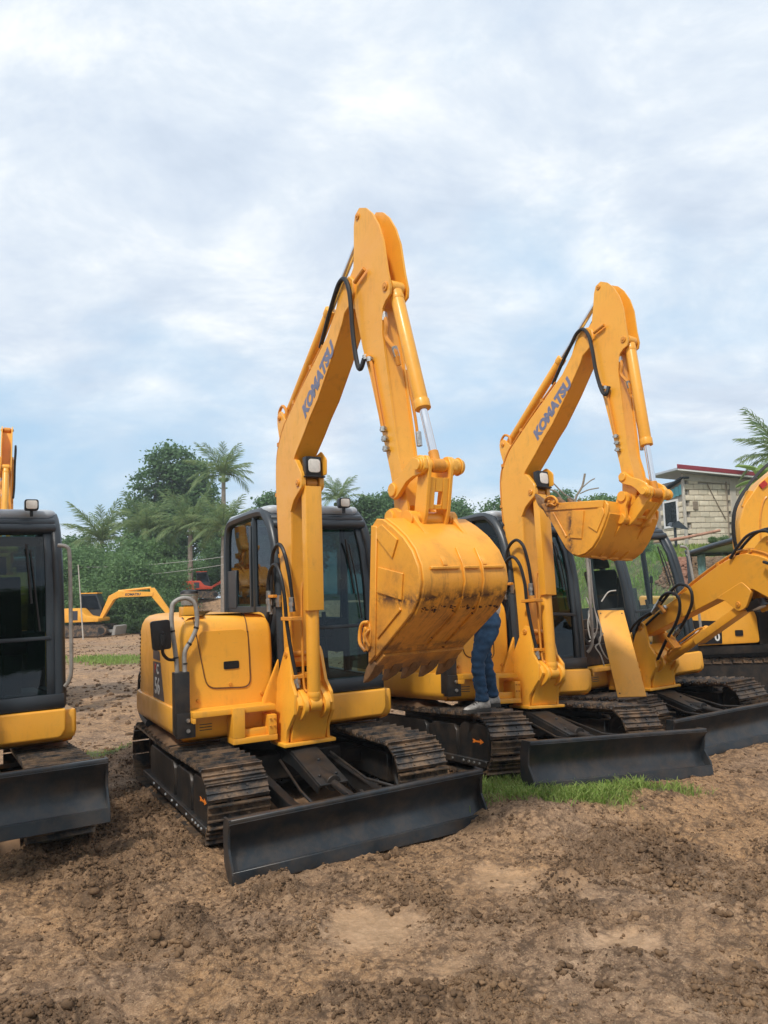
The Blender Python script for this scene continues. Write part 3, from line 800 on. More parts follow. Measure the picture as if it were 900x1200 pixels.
def blade_mesh():
    m = MB()
    prof = []
    for k in range(11):
        t = k/10; z = 0.0+0.36*t; x = 0.035-0.115*math.sin(PI*min(1, t*0.92+0.02))
        prof.append((x, z))
    back = [(x-0.018, z) for x, z in prof[::-1]]
    m.prism(prof+back, -0.98, 0.98)
    m.prism(rnd_poly([(-0.055, 0.352), (0.004, 0.352), (0.004, 0.386), (-0.055, 0.386)], 0.01, 2), -0.981, 0.981)   # top rail
    m.prism([(0.020, -0.012), (0.045, -0.012), (0.034, 0.075), (0.012, 0.075)], -0.979, 0.979)   # cutting edge
    for s in (-1, 1):
        m.prism([(0.042, -0.01), (0.030, 0.10), (-0.03, 0.20), (-0.02, 0.30), (0.006, 0.387), (-0.10, 0.387), (-0.13, 0.30), (-0.13, 0.10), (-0.05, -0.01)], s*0.9825, s*0.965)
    for y in (-0.55, 0.0, 0.55):
        m.prism([(-0.10, 0.05), (-0.16, 0.1), (-0.16, 0.26), (-0.09, 0.33)], y-0.012, y+0.012)
    m.cyl((-0.13, -0.80, 0.20), (-0.13, 0.80, 0.20), 0.042, n=14)
    m.bevel(0.003, 1)
    return m.mesh('blade', 'blade_steel')
def blade_arm_mesh(s):
    m = MB()
    m.prism([(-0.13, 0.14), (-0.13, 0.27), (-0.55, 0.26), (-1.45, 0.38), (-1.45, 0.26), (-0.55, 0.15)], s*0.34-0.035, s*0.34+0.035)
    m.tube([(-0.12, s*0.34, 0.33), (-0.55, s*0.27, 0.33), (-1.1, s*0.22, 0.45)], 0.012, 6)
    m.bevel(0.004, 1)
    return m.mesh('blade_arm', 'black_steel')
def blade_cyl_mesh():
    m = MB()
    m.cyl((-1.45, 0.0, 0.42), (-0.55, 0, 0.34), 0.06, n=14)
    m.cyl((-0.56, 0.0, 0.34), (-0.20, 0, 0.30), 0.028, n=12)
    for y in (-0.05, 0.05):
        m.prism([(-0.12, 0.2), (-0.10, 0.34), (-0.2, 0.36), (-0.26, 0.30), (-0.2, 0.22)], y-0.012, y+0.012)
    m.bevel(0.003, 1); return m.mesh('blade_cylinder', 'black_steel')
def blade_shield_mesh():
    m = MB()
    A = [(-1.50, 0.52), (-1.10, 0.50), (-0.54, 0.345), (-0.55, 0.325), (-1.10, 0.475), (-1.50, 0.495)]
    m.prism(A, -0.115, 0.115)
    for s in (-1, 1):
        m.prism([(-1.45, 0.50), (-1.1, 0.48), (-0.56, 0.33), (-0.60, 0.27), (-1.1, 0.38), (-1.45, 0.40)], s*0.105, s*0.119)
    for (x, y) in ((-0.66, -0.07), (-0.66, 0.07), (-0.9, 0.03)):
        z = 0.475+(x+1.10)*(-0.15/0.56)+0.027; m.cyl((x, y, z-0.01), (x, y, z+0.010), 0.014, n=6)
    m.bevel(0.004, 1); return m.mesh('cylinder_shield', 'black_steel')
def centre_mesh():
    m = MB()
    m.box((-2.45, -0.42, 0.24), (-1.35, 0.42, 0.44))
    for (x0, x1) in ((-2.35, -2.05), (-1.75, -1.45)):
        m.box((x0, -0.70, 0.26), (x1, 0.70, 0.38))
    m.cyl((-1.9, 0, 0.44), (-1.9, 0, 0.53), 0.40, n=40); m.cyl((-1.9, 0, 0.53), (-1.9, 0, 0.64), 0.36, n=40)
    m.bevel(0.006, 1); return m.mesh('centre_frame', 'frame_black')

def plan_outline():
    """skirt / counterweight plan, anticlockwise from front right"""
    pts = [(-1.385, -0.97), (-1.385, 0.62)]
    pts += [(-1.385, 0.62)]
    out = [(-1.385, -0.965)]
    out += [(-1.385, -0.10)]
    return out
def rounded_plan(x0, x1, y0, y1, r):
    """r = radii for corners (x1,y0) front right, (x1,y1) front left, (x0,y1) rear left, (x0,y0) rear right"""
    cs = [((x1-r[0], y0+r[0]), r[0], -90), ((x1-r[1], y1-r[1]), r[1], 0), ((x0+r[2], y1-r[2]), r[2], 90), ((x0+r[3], y0+r[3]), r[3], 180)]
    out = []
    for (c, rr, a0) in cs:
        k = 8
        for j in range(k+1):
            a = math.radians(a0+90*j/k); out.append((c[0]+rr*math.cos(a), c[1]+rr*math.sin(a)))
    return out
def inset(poly, d):
    n = len(poly); out = []
    for i in range(n):
        a, b, c = Vector(poly[i-1]).to_2d(), Vector(poly[i]).to_2d(), Vector(poly[(i+1) % n]).to_2d()
        e = c-a
        if e.length < 1e-9: out.append(tuple(b)); continue
        nr = Vector((-e.y, e.x)).normalized(); out.append(tuple(b+nr*d))
    return out
def stack(poly, levels):
    return [[Vector((p[0], p[1], z)) for p in inset(poly, d)] for z, d in levels]
HOOD = rounded_plan(-3.33, -1.42, -0.945, -0.145, (0.06, 0.05, 0.05, 0.32))
REAR = rounded_plan(-3.25, -2.99, -0.50, 0.95, (0.02, 0.02, 0.14, 0.14))
SKIRT = rounded_plan(-3.40, -1.385, -0.97, 0.97, (0.03, 0.03, 0.45, 0.34))
def hood_mesh():
    m = MB()
    m.loft(stack(HOOD, [(0.875, 0.0), (1.30, 0.002), (1.45, 0.008), (1.52, 0.022), (1.57, 0.05), (1.60, 0.09), (1.615, 0.16), (1.62, 0.22)]))
    return m.mesh('engine_hood', 'yellow', 50)
def rear_hood_mesh():
    m = MB(); m.loft(stack(REAR, [(0.875, 0.0), (1.42, 0.0), (1.50, 0.02), (1.53, 0.05)])); return m.mesh('rear_hood', 'yellow', 50)
def skirt_mesh():
    m = MB()
    m.loft(stack(SKIRT, [(0.615, 0.10), (0.63, 0.045), (0.66, 0.012), (0.70, 0.0), (0.845, 0.0), (0.868, 0.006), (0.874, 0.02)]))
    return m.mesh('side_skirt', 'yellow', 50)
def vent_mesh():
    m = MB()
    for ci, a in enumerate((226, 245, 262)):
        for k in range(13):
            z = 0.97+k*0.037; rr = 0.32; cx, cy = -3.33+rr, -0.945+rr
            t = math.radians(a); n = Vector((math.cos(t), math.sin(t), 0)); tg = Vector((-n.y, n.x, 0)); c = Vector((cx, cy, z))+n*(rr-0.004)
            m.box((-0.027, -0.004, -0.009), (0.027, 0.0075, 0.009), frame(c, tg, n, (0, 0, 1)))
    return m.mesh('vent_slots', 'dark_void')
def hood_panel_mesh():
    m = MB(); x = -1.4185
    p = rnd_poly([(-0.80, 1.49), (-0.72, 1.03), (-0.36, 1.01), (-0.375, 1.49)], 0.075, 6)
    m.prism(p, x-0.004, x+0.0035, axis=0)
    m.bevel(0.002, 1); return m.mesh('access_panel', 'yellow')
def hood_seam_mesh():
    m = MB(); x = -1.4175
    p = rnd_poly([(-0.806, 1.49), (-0.726, 1.024), (-0.353, 1.004), (-0.368, 1.49)], 0.08, 6)
    q = [p[(i+5) % len(p)] for i in range(len(p))]
    q = sorted(p, key=lambda a: 0)
    path = p[3:]+p[:0]
    def X(z): 
        return -1.4165-(0.0 if z < 1.45 else (0.008+(z-1.45)/0.07*0.014))
    # left side, bottom, right side, then over the rounded top edge
    L = [(-0.815, 1.55), (-0.806, 1.47)]+[a for a in p if a[1] < 1.30]
    L = [(-0.806, 1.47), (-0.745, 1.12)]+sorted([a for a in p if a[1] < 1.11 and a[0] < -0.6], key=lambda a: -a[1])+sorted([a for a in p if a[1] < 1.11 and a[0] >= -0.6], key=lambda a: a[1])+[(-0.362, 1.3), (-0.368, 1.47)]
    m.tube([(X(a[1]), a[0], a[1]) for a in L], 0.0045, 6)
    for y in (-0.812, -0.375):
        m.tube([(-1.421, y, 1.46), (-1.438, y, 1.52), (-1.468, y, 1.572), (-1.508, y, 1.602), (-1.6, y, 1.62)], 0.0045, 6)
    return m.mesh('panel_seam', 'rust_brown')
def hood_latch_mesh():
    m = MB()
    m.prism(rnd_poly([(-0.585, 1.168), (-0.455, 1.168), (-0.455, 1.232), (-0.585, 1.232)], 0.012, 3), -1.416, -1.4085, axis=0)
    m.prism(rnd_poly([(-0.57, 1.182), (-0.47, 1.182), (-0.47, 1.218), (-0.57, 1.218)], 0.01, 3), -1.4085, -1.405, axis=0)
    return m.mesh('panel_latch', 'mirror_black')
def bolts_mesh(pts, r=0.016, mat='fitting', n=(1, 0, 0), h=0.012, name='bolt_heads'):
    m = MB(); n = Vector(n)
    for p in pts:
        m.cyl(Vector(p)-n*0.002, Vector(p)+n*h, r, r*0.8, n=8)
    return m.mesh(name, mat)
def post_mesh():
    m = MB()
    m.box((-1.435, -1.005, 0.69), (-1.335, -0.885, 1.18))
    # cover plate wraps lower over the skirt
    m.box((-1.40, -0.995, 0.665), (-1.325, -0.845, 0.86))
    m.bevel(0.008, 2); return m.mesh('corner_post', 'black_steel')
def rail_mesh():
    m = MB()
    m.tube([(-1.37, -0.975, 1.15), (-1.37, -0.985, 1.30), (-1.37, -1.015, 1.55), (-1.37, -1.015, 1.66), (-1.37, -1.00, 1.73), (-1.37, -0.93, 1.765), (-1.37, -0.86, 1.75), (-1.37, -0.82, 1.69), (-1.37, -0.815, 1.54), (-1.37, -0.86, 1.43), (-1.37, -0.915, 1.33), (-1.37, -0.915, 1.15)], 0.0185, 10, 4)
    return m.mesh('hand_rail', 'rail_grey')
def rail_tape_mesh():
    m = MB()
    for p, q in (((-1.37, -1.0105, 1.50), (-1.37, -1.0125, 1.514)), ((-1.37, -0.985, 1.29), (-1.37, -0.986, 1.302)), ((-1.37, -0.8165, 1.53), (-1.37, -0.822, 1.516)), ((-1.37, -0.872, 1.405), (-1.37, -0.882, 1.392)), ((-1.37, -0.915, 1.25), (-1.37, -0.915, 1.238))):
        m.cyl(p, q, 0.0215, n=10)
    return m.mesh('rail_tape', 'rubber')
def mirror_mesh():
    m = MB()
    mt = Matrix.Translation((-1.30, -1.115, 1.485)) @ Matrix.Rotation(math.radians(4), 4, 'X')
    m.prism(rnd_poly([(-0.072, -0.115), (0.072, -0.115), (0.075, 0.115), (-0.075, 0.115)], 0.025, 4), -0.03, 0.012, axis=0)
    bmesh.ops.transform(m.bm, matrix=mt, verts=m.bm.verts[:])
    m.cyl((-1.288, -1.105, 1.50), (-1.275, -1.105, 1.50), 0.012, n=8)
    m.prism([(-1.128, 1.40), (-1.088, 1.40), (-1.088, 1.49), (-1.128, 1.49)], -1.295, -1.278, axis=0)
    m.bevel(0.006, 2)
    return m.mesh('mirror', 'mirror_black')
def mirror_arm_mesh():
    m = MB(); m.tube([(-1.32, -1.10, 1.41), (-1.33, -1.095, 1.34), (-1.35, -1.05, 1.29), (-1.37, -0.985, 1.28)], 0.013, 8, 5); return m.mesh('mirror_arm', 'rubber')
def ledge_mesh():
    m = MB()
    m.box((-1.385, -0.885, 0.822), (-1.245, -0.20, 0.868))
    m.box((-1.385, -0.885, 0.78), (-1.245, -0.862, 0.822))
    # folded step box under the ledge
    m.box((-1.385, -0.575, 0.585), (-1.215, -0.20, 0.632))
    m.box((-1.385, -0.575, 0.632), (-1.215, -0.475, 0.872))
    m.box((-1.300, -0.475, 0.632), (-1.255, -0.27, 0.69))
    m.box((-1.385, -0.275, 0.632), (-1.215, -0.205, 0.79))
    m.bevel(0.006, 2); return m.mesh('step_ledge', 'yellow')
def exhaust_mesh():
    m = MB(); c = (-1.78, -0.77)
    m.cyl((*c, 1.60), (*c, 1.70), 0.05, n=20)
    m.cbox((-1.80, -0.77, 1.645), (0.17, 0.13, 0.09))
    m.bevel(0.005, 2); return m.mesh('intake_base', 'yellow')
def precleaner_mesh():
    m = MB(); c = (-1.78, -0.77)
    m.cyl((*c, 1.705), (*c, 1.785), 0.068, 0.074, n=24); m.cyl((*c, 1.79), (*c, 1.803), 0.076, n=24)
    return m.mesh('intake_bowl', 'rail_grey')
def cap_mesh():
    m = MB(); c = (-1.78, -0.77)
    m.cyl((*c, 1.803), (*c, 1.822), 0.079, 0.07, n=24); m.cyl((*c, 1.822), (*c, 1.835), 0.07, 0.045, n=24); return m.mesh('intake_cap', 'rubber')
def bumper_mesh():
    m = MB(); m.tube([(-3.36, -0.84, 1.02), (-3.42, -0.86, 0.98), (-3.43, -0.87, 0.75), (-3.38, -0.87, 0.63), (-3.2, -0.88, 0.59), (-2.7, -0.93, 0.60)], 0.035, 8, 4); return m.mesh('rear_bumper', 'rubber')

# ---- cab
CX = [(-1.372, 0.90), (-1.372, 1.20), (-1.385, 1.46), (-1.42, 1.85), (-1.48, 2.15), (-1.575, 2.36), (-1.70, 2.48), (-1.86, 2.53)]
def frontx(z):
    for (x0, z0), (x1, z1) in zip(CX, CX[1:]):
        if z <= z1: return x0+(x1-x0)*(z-z0)/(z1-z0)
    return CX[-1][0]
def cab_frame_mesh():
    m = MB(); yl, yr = -0.065, 0.845
    for y in (yl, yr):
        m.tube([(x-0.04, y, z) for x, z in CX]+[(-2.6, y, 2.52), (-2.84, y, 2.49), (-2.92, y, 2.36), (-2.945, y, 2.0), (-2.945, y, 0.93)], 0.048, 8, 3)
        m.tube([(-2.06, y, 0.93), (-2.06, y, 2.51)], 0.035, 8)
        m.box((-2.95, y-0.035, 0.89), (-1.36, y+0.035, 1.00))
    yc = (yl+yr)/2
    m.box((-1.445, yl, 0.892), (-1.352, yr+0.03, 1.005))              # sill
    m.tube([(-1.60, yl, 2.39), (-1.60, yr, 2.39)], 0.046, 8)        # header
    m.tube([(-1.66, yl, 2.445), (-1.66, yr, 2.445)], 0.046, 8)
    m.tube([(-1.74, yl, 2.485), (-1.74, yr, 2.485)], 0.042, 8)
    m.tube([(-2.88, yl, 2.44), (-2.88, yr, 2.44)], 0.05, 8)
    m.box((-2.97, yl, 0.90), (-2.90, yr, 1.55))
    # inner window surround so the glass reads as set in a broad frame
    for y, s in ((yl+0.065, 1), (yr-0.065, -1)):
        m.prism([(x-0.012, z) for x, z in CX[:6]]+[(x-0.055, z) for x, z in CX[:6]][::-1], y-0.032, y+0.032)
    m.bevel(0.004, 1, 50)
    return m.mesh('cab_frame', 'charcoal', 45)
def cab_panel_mesh():
    m = MB(); y = -0.085
    m.box((-2.93, y, 0.95), (-1.45, y+0.02, 1.66))
    m.box((-2.93, y-0.004, 1.64), (-2.62, y+0.016, 2.02))
    # rounded grey-black strip along the roof edge and between the panes
    m.box((-2.17, y-0.012, 1.66), (-2.13, y+0.012, 2.42))
    m.bevel(0.004, 1); return m.mesh('cab_side_panel', 'charcoal')
def wscreen(z0, z1, name, mat='glass_dark'):
    m = MB(); zs = np.linspace(z0, z1, 8); y0, y1 = 0.02, 0.76
    a = [[Vector((frontx(z)-0.035, y, z)) for y in (y0, y1)] for z in zs]
    R = [[m.bm.verts.new(p) for p in r] for r in a]; Q = [[m.bm.verts.new(p-Vector((0.006, 0, 0))) for p in r] for r in a]
    for i in range(len(R)-1):
        m.bm.faces.new((R[i][0], R[i][1], R[i+1][1], R[i+1][0]))
    bmesh.ops.delete(m.bm, geom=Q[0]+[v for q in Q[1:] for v in q], context='VERTS')
    return m.mesh(name, mat)
def side_glass_mesh(y, name, mat):
    m = MB()
    fr_ = [(frontx(z)-0.07, z) for z in (1.68, 1.9, 2.1, 2.25, 2.36)]+[(-1.80, 2.45), (-2.02, 2.47)]
    m.bm.faces.new([m.bm.verts.new((x, y, z)) for x, z in fr_+[(-2.02, 1.68)]])
    m.bm.faces.new([m.bm.verts.new((x, y, z)) for x, z in [(-2.10, 1.68), (-2.10, 2.47), (-2.80, 2.45), (-2.87, 2.36), (-2.90, 1.68)]])
    return m.mesh(name, mat)
def lower_glass_mesh(y, name, mat):
    m = MB()
    m.bm.faces.new([m.bm.verts.new((x, y, z)) for x, z in [(-1.43, 1.03), (-1.46, 1.66), (-2.02, 1.66), (-2.02, 1.03)]])
    return m.mesh(name, mat)
def rear_glass_mesh(mat):
    m = MB(); m.quad((-2.95, -0.02, 1.56), (-2.95, 0.80, 1.56), (-2.92, 0.80, 2.40), (-2.92, -0.02, 2.40)); return m.mesh('rear_window', mat)
def roof_mesh():
    m = MB(); p = rounded_plan(-2.90, -1.69, -0.09, 0.87, (0.10, 0.10, 0.12, 0.12))
    m.loft(stack(p, [(2.50, 0.012), (2.52, 0.0), (2.555, 0.0), (2.575, 0.02), (2.583, 0.06)])); return m.mesh('cab_roof', 'roof_grey', 50)
def bar_mesh():
    m = MB(); m.box((-1.420, 0.0, 1.445), (-1.388, 0.78, 1.475)); m.bevel(0.006, 2); return m.mesh('windscreen_bar', 'charcoal')
def wiper_mesh():
    m = MB(); m.tube([(-1.40, 0.70, 1.52), (-1.44, 0.66, 1.95), (-1.50, 0.64, 2.2)], 0.007, 6, 4); m.tube([(-1.425, 0.64, 1.75), (-1.51, 0.61, 2.25)], 0.010, 6); return m.mesh('wiper', 'rubber')
def floor_mesh():
    m = MB()
    p = [(-0.115, 0.69), (-0.115, 0.885), (0.885, 0.885), (0.885, 0.72), (0.85, 0.665), (0.82, 0.655), (-0.05, 0.655)]
    m.prism([(a, b) for a, b in p], -2.2, -1.335, axis=0); m.bevel(0.02, 3, 40); return m.mesh('cab_floor_skirt', 'yellow')
def seat_mesh():
    m = MB()
    m.prism(rnd_poly([(-2.40, 1.32), (-1.92, 1.34), (-1.90, 1.46), (-2.36, 1.45)], 0.04, 4), 0.14, 0.64)
    m.prism(rnd_poly([(-2.36, 1.42), (-2.24, 1.44), (-2.40, 2.05), (-2.50, 2.05)], 0.04, 4), 0.15, 0.63)
    m.prism(rnd_poly([(-2.44, 2.07), (-2.36, 2.07), (-2.40, 2.24), (-2.47, 2.24)], 0.03, 4), 0.27, 0.51)
    m.bevel(0.012, 2); return m.mesh('seat', 'seat_black')
def console_mesh():
    m = MB()
    m.box((-2.35, 0.64, 1.2), (-1.85, 0.78, 1.52)); m.box((-2.35, 0.0, 1.2), (-1.75, 0.13, 1.52)); m.box((-2.9, 0.0, 0.95), (-1.45, 0.78, 1.0))
    m.box((-2.30, 0.2, 1.0), (-1.95, 0.6, 1.33)); m.box((-1.62, 0.02, 1.25), (-1.50, 0.16, 1.75))
    m.bevel(0.01, 2); return m.mesh('console', 'cab_inside')
def lever_mesh():
    m = MB()
    for p, q in (((-1.88, 0.71, 1.5), (-1.82, 0.70, 1.80)), ((-1.80, 0.07, 1.5), (-1.74, 0.08, 1.82)), ((-1.60, 0.30, 1.0), (-1.66, 0.30, 1.50)), ((-1.60, 0.44, 1.0), (-1.66, 0.44, 1.50))):
        m.cyl(p, q, 0.010, n=8); q = Vector(q); m.cyl(q, q+(q-Vector(p)).normalized()*0.09, 0.022, 0.02, n=10)
    return m.mesh('control_levers', 'rubber')
def lamp_mesh(c, ax=(1, 0, 0), s=0.056, name='work_light'):
    m = MB(); c = Vector(c)
    m.prism(rnd_poly([(-s, -s*0.85), (s, -s*0.85), (s, s*0.85), (-s, s*0.85)], s*0.4, 4), -0.055, 0.010, axis=0)
    m.bevel(0.006, 2)
    m.box((-0.035, -0.012, -s*0.85-0.05), (-0.015, 0.012, -s*0.7))
    bmesh.ops.transform(m.bm, matrix=Matrix.Translation(c), verts=m.bm.verts[:]); return m.mesh(name, 'mirror_black')
def lens_mesh(c, s=0.056):
    m = MB(); c = Vector(c)
    m.prism(rnd_poly([(-s*0.8, -s*0.66), (s*0.8, -s*0.66), (s*0.8, s*0.66), (-s*0.8, s*0.66)], s*0.35, 4), 0.008, 0.016, axis=0)
    m.bevel(0.004, 2)
    bmesh.ops.transform(m.bm, matrix=Matrix.Translation(c), verts=m.bm.verts[:]); return m.mesh('lamp_lens', 'lens')
def door_rail_mesh():
    m = MB(); m.tube([(-1.36, 0.84, 2.22), (-1.33, 0.905, 2.20), (-1.325, 0.925, 2.10), (-1.31, 0.925, 1.6), (-1.31, 0.925, 1.20), (-1.33, 0.905, 1.10), (-1.35, 0.88, 1.06)], 0.017, 8, 3); return m.mesh('door_rail', 'rail_grey')

# ---- swing bracket
def bracket_mesh():
    m = MB()
    def plate(s):
        # side plate, flaring outwards to its foot
        prof = [(-0.13, 0.555), (-0.15, 0.80), (-0.16, 1.02), (-0.02, 1.29), (0.02, 1.325), (0.07, 1.32), (0.10, 1.28), (0.14, 1.05), (0.22, 0.955), (0.22, 0.80), (0.10, 0.66), (0.085, 0.555)]
        a, b = [], []
        for r, z in prof:
            y = 0.150+0.055*(1-min(1, max(0, (z-0.555)/0.75)))
            a.append(m.bm.verts.new((r, s*y, z))); b.append(m.bm.verts.new((r, s*(y-0.03), z)))
        n = len(prof)
        for i in range(n):
            m.bm.faces.new((a[i], a[(i+1) % n], b[(i+1) % n], b[i]))
        m.bm.faces.new(a); m.bm.faces.new(b[::-1])
    plate(1); plate(-1)
    # front web: falls from the boom pin out to the cylinder pin, then curves back under
    web = [(0.03, 1.06), (0.13, 0.99), (0.22, 0.93), (0.25, 0.87), (0.21, 0.80), (0.15, 0.72), (0.115, 0.62), (0.095, 0.56), (-0.10, 0.56), (-0.12, 0.9), (-0.05, 1.02)]
    m.prism(web, -0.155, 0.155)
    # ears for the cylinder pin
    for s in (-1, 1):
        e = rnd_poly([(0.09, 1.02), (0.19, 0.975), (0.28, 0.90), (0.285, 0.82), (0.22, 0.76), (0.12, 0.72)], 0.04, 4)
        m.prism(e, s*0.075, s*0.115)
    m.prism([(-0.16, 0.53), (0.135, 0.53), (0.135, 0.558), (-0.16, 0.558)], -0.235, 0.235)
    # gusset to the machine's right
    m.bm.faces.new([m.bm.verts.new(p) for p in ((-0.135, -0.148, 1.20), (-0.135, -0.29, 0.86), (-0.135, -0.29, 0.70), (-0.135, -0.19, 0.56))])
    m.bevel(0.006, 2, 40); return m.mesh('swing_bracket', 'yellow')
def gusset_mesh():
    m = MB(); m.prism([(-0.15, 1.22), (-0.30, 0.90), (-0.31, 0.74), (-0.20, 0.60), (-0.15, 0.60)], -0.165, -0.135, axis=0); m.bevel(0.006, 2); return m.mesh('bracket_gusset', 'yellow')
def pin_mesh(pts, name='pins', mat='yellow2'):
    m = MB()
    for (r, z, y0, y1, rad) in pts:
        m.cyl((r, y0, z), (r, y1, z), rad, n=18)
        for y, s in ((y0, -1), (y1, 1)):
            m.cyl((r, y, z), (r, y+s*0.006, z), rad*0.45, n=6)
    m.bevel(0.003, 1); return m.mesh(name, mat)

# ---- boom (frame r,y,z)
BOOM_F = [(0.03, 1.20), (0.045, 1.55), (0.07, 2.10), (0.09, 2.58), (0.115, 2.78), (0.18, 2.92), (0.36, 3.07), (0.49, 3.19), (0.63, 3.30), (0.87, 3.55), (1.075, 3.79), (1.11, 3.85), (1.20, 3.89), (1.255, 3.965), (1.255, 4.06), (1.195, 4.11), (1.11, 4.095)]
BOOM_B = [(1.04, 4.03), (0.97, 3.91), (0.82, 3.76), (0.58, 3.61), (0.33, 3.46), (0.0, 3.235), (-0.07, 3.165), (-0.165, 3.03), (-0.205, 2.90), (-0.215, 2.64), (-0.19, 2.26), (-0.16, 1.93), (-0.15, 1.61), (-0.135, 1.24), (-0.10, 1.17), (-0.02, 1.15)]
def boom_mesh():
    m = MB(); P = BOOM_F+BOOM_B
    cut = [p for p in P]
    m.prism(P, -0.092, 0.092)
    # side plates stand a little proud of the closed box, as welded plate does
    for s in (-1, 1):
        m.prism(P, s*0.092, s*0.1005)
    # top and bottom flange edges
    m.bevel(0.005, 1, 50)
    return m.mesh('boom', 'yellow', 30)
def boom_ears_mesh():
    m = MB()
    for s in (-1, 1):
        m.prism(rnd_poly([(0.06, 2.84), (0.19, 2.90), (0.31, 2.75), (0.31, 2.64), (0.22, 2.59), (0.14, 2.54), (0.07, 2.44)], 0.035, 4), s*0.062, s*0.1015+s*0.004)
    m.bevel(0.004, 1); return m.mesh('cylinder_bracket', 'yellow')
def boom_lamp_mesh():
    m = MB()
    m.box((0.27, -0.075, 2.735), (0.345, 0.065, 2.895)); m.box((0.14, -0.085, 2.720), (0.35, 0.10, 2.736))
    m.bevel(0.008, 2)
    return m.mesh('boom_lamp', 'mirror_black')
def lamp_guard_mesh():
    m = MB(); m.prism(rnd_poly([(0.14, 2.74), (0.38, 2.74), (0.39, 2.87), (0.30, 2.95), (0.18, 2.92)], 0.02, 3), 0.085, 0.098); m.bevel(0.003, 1); return m.mesh('lamp_guard', 'yellow')
def boom_lens_mesh():
    m = MB(); m.prism(rnd_poly([(-0.058, 2.76), (0.050, 2.76), (0.050, 2.872), (-0.058, 2.872)], 0.03, 4), 0.347, 0.355, axis=0); m.bevel(0.004, 2); return m.mesh('lamp_lens', 'lens')
def boom_pipes_mesh():
    m = MB()
    back = [(-0.19, 1.95), (-0.225, 2.26), (-0.245, 2.64), (-0.235, 2.91), (-0.19, 3.06), (-0.09, 3.20), (0.0, 3.275), (0.33, 3.50), (0.58, 3.655), (0.70, 3.73)]
    for y, o in ((-0.075, 0.0), (-0.035, 0.004), (0.035, 0.004), (0.075, 0.0)):
        m.tube([(r-o, y, z+o) for r, z in back], 0.0115, 7, 3)
    for (r, z) in ((-0.235, 2.64), (-0.17, 3.08), (0.16, 3.385), (0.5, 3.60), (-0.20, 2.1)):
        m.cbox((r, 0, z), (0.035, 0.19, 0.035))
    # small hose loop over the back of the knee
    m.tube([(-0.17, -0.06, 3.24), (-0.20, -0.06, 3.36), (-0.13, -0.06, 3.42), (-0.05, -0.06, 3.36), (-0.06, -0.06, 3.25)], 0.014, 7, 4)
    return m.mesh('boom_pipes', 'yellow2')
def cylfoot_mesh():
    m = MB()
    for s in (-1, 1):
        m.prism(rnd_poly([(-0.15, 3.03), (-0.215, 3.26), (-0.215, 3.35), (-0.15, 3.385), (0.0, 3.24)], 0.03, 4), s*0.05, s*0.075)
    m.bevel(0.004, 1); return m.mesh('arm_cylinder_bracket', 'yellow')
# ---- arm
ARM_OUT = [(1.13, 4.00), (1.165, 4.10), (1.235, 4.16), (1.252, 4.30), (1.262, 4.47), (1.285, 4.545), (1.35, 4.575), (1.44, 4.535), (1.52, 4.46), (1.60, 4.34), (1.655, 4.20), (1.695, 3.97), (1.725, 3.85), (1.715, 3.79), (1.66, 3.765), (1.615, 3.72), (1.60, 3.56), (1.74, 2.66), (1.80, 2.50), (1.835, 2.30), (1.825, 2.20), (1.77, 2.155), (1.70, 2.17), (1.672, 2.24), (1.665, 2.45), (1.635, 2.58), (1.53, 2.93), (1.42, 3.28), (1.33, 3.52), (1.24, 3.84), (1.15, 3.90)]
ARM_BOX = [(1.20, 4.05), (1.262, 4.16), (1.275, 4.46), (1.32, 4.50), (1.355, 4.45), (1.42, 4.10), (1.52, 3.84), (1.585, 3.74), (1.592, 3.56), (1.732, 2.66), (1.79, 2.50), (1.82, 2.32), (1.69, 2.24), (1.678, 2.45), (1.645, 2.58), (1.54, 2.93), (1.43, 3.28), (1.34, 3.52), (1.25, 3.84)]
def arm_mesh():
    m = MB(); m.prism(ARM_BOX, -0.064, 0.064)
    for s in (-1, 1):
        m.prism(ARM_OUT, s*0.064, s*0.080)
    m.cyl((1.30, -0.05, 3.82), (1.30, -0.05, 3.82001), 0.001, n=3)
    m.bevel(0.004, 1, 50); return m.mesh('arm', 'yellow', 30)
def arm_pipe_mesh():
    m = MB(); y = -0.100
    m.tube([(1.385, -0.10, 3.45), (1.44, y, 3.42), (1.475, y, 3.36), (1.50, y, 3.25), (1.58, y, 2.93), (1.60, y, 2.86)], 0.013, 8, 3)
    m.tube([(1.62, 0.095, 3.3), (1.70, 0.10, 2.95), (1.72, 0.10, 2.8)], 0.011, 8, 2)
    m.tube([(1.60, -0.055, 3.68), (1.63, -0.06, 3.60), (1.62, -0.06, 3.52), (1.66, -0.055, 3.46), (1.70, -0.04, 3.40), (1.705, -0.02, 3.30)], 0.017, 8, 4)
    m.cyl((1.30, -0.11, 4.02), (1.44, -0.11, 4.07), 0.016, n=8)
    return m.mesh('arm_pipes', 'yellow2')
def arm_fit_mesh():
    m = MB(); y = -0.100
    for r, z in ((1.40, 3.43), (1.455, 3.40), (1.60, 2.87), (1.615, 2.80), (1.625, 2.73)):
        m.cyl((r, y-0.002, z+0.016), (r+0.003, y-0.002, z-0.018), 0.022, n=6); m.cyl((r-0.035, y, z), (r+0.035, y, z), 0.010, n=6)
    m.cyl((1.73, 0.10, 2.84), (1.74, 0.10, 2.74), 0.020, n=6)
    m.cyl((1.60, -0.058, 3.70), (1.605, -0.058, 3.64), 0.023, n=6); m.cyl((1.69, -0.045, 3.43), (1.70, -0.03, 3.36), 0.022, n=6)
    return m.mesh('pipe_fittings', 'fitting')
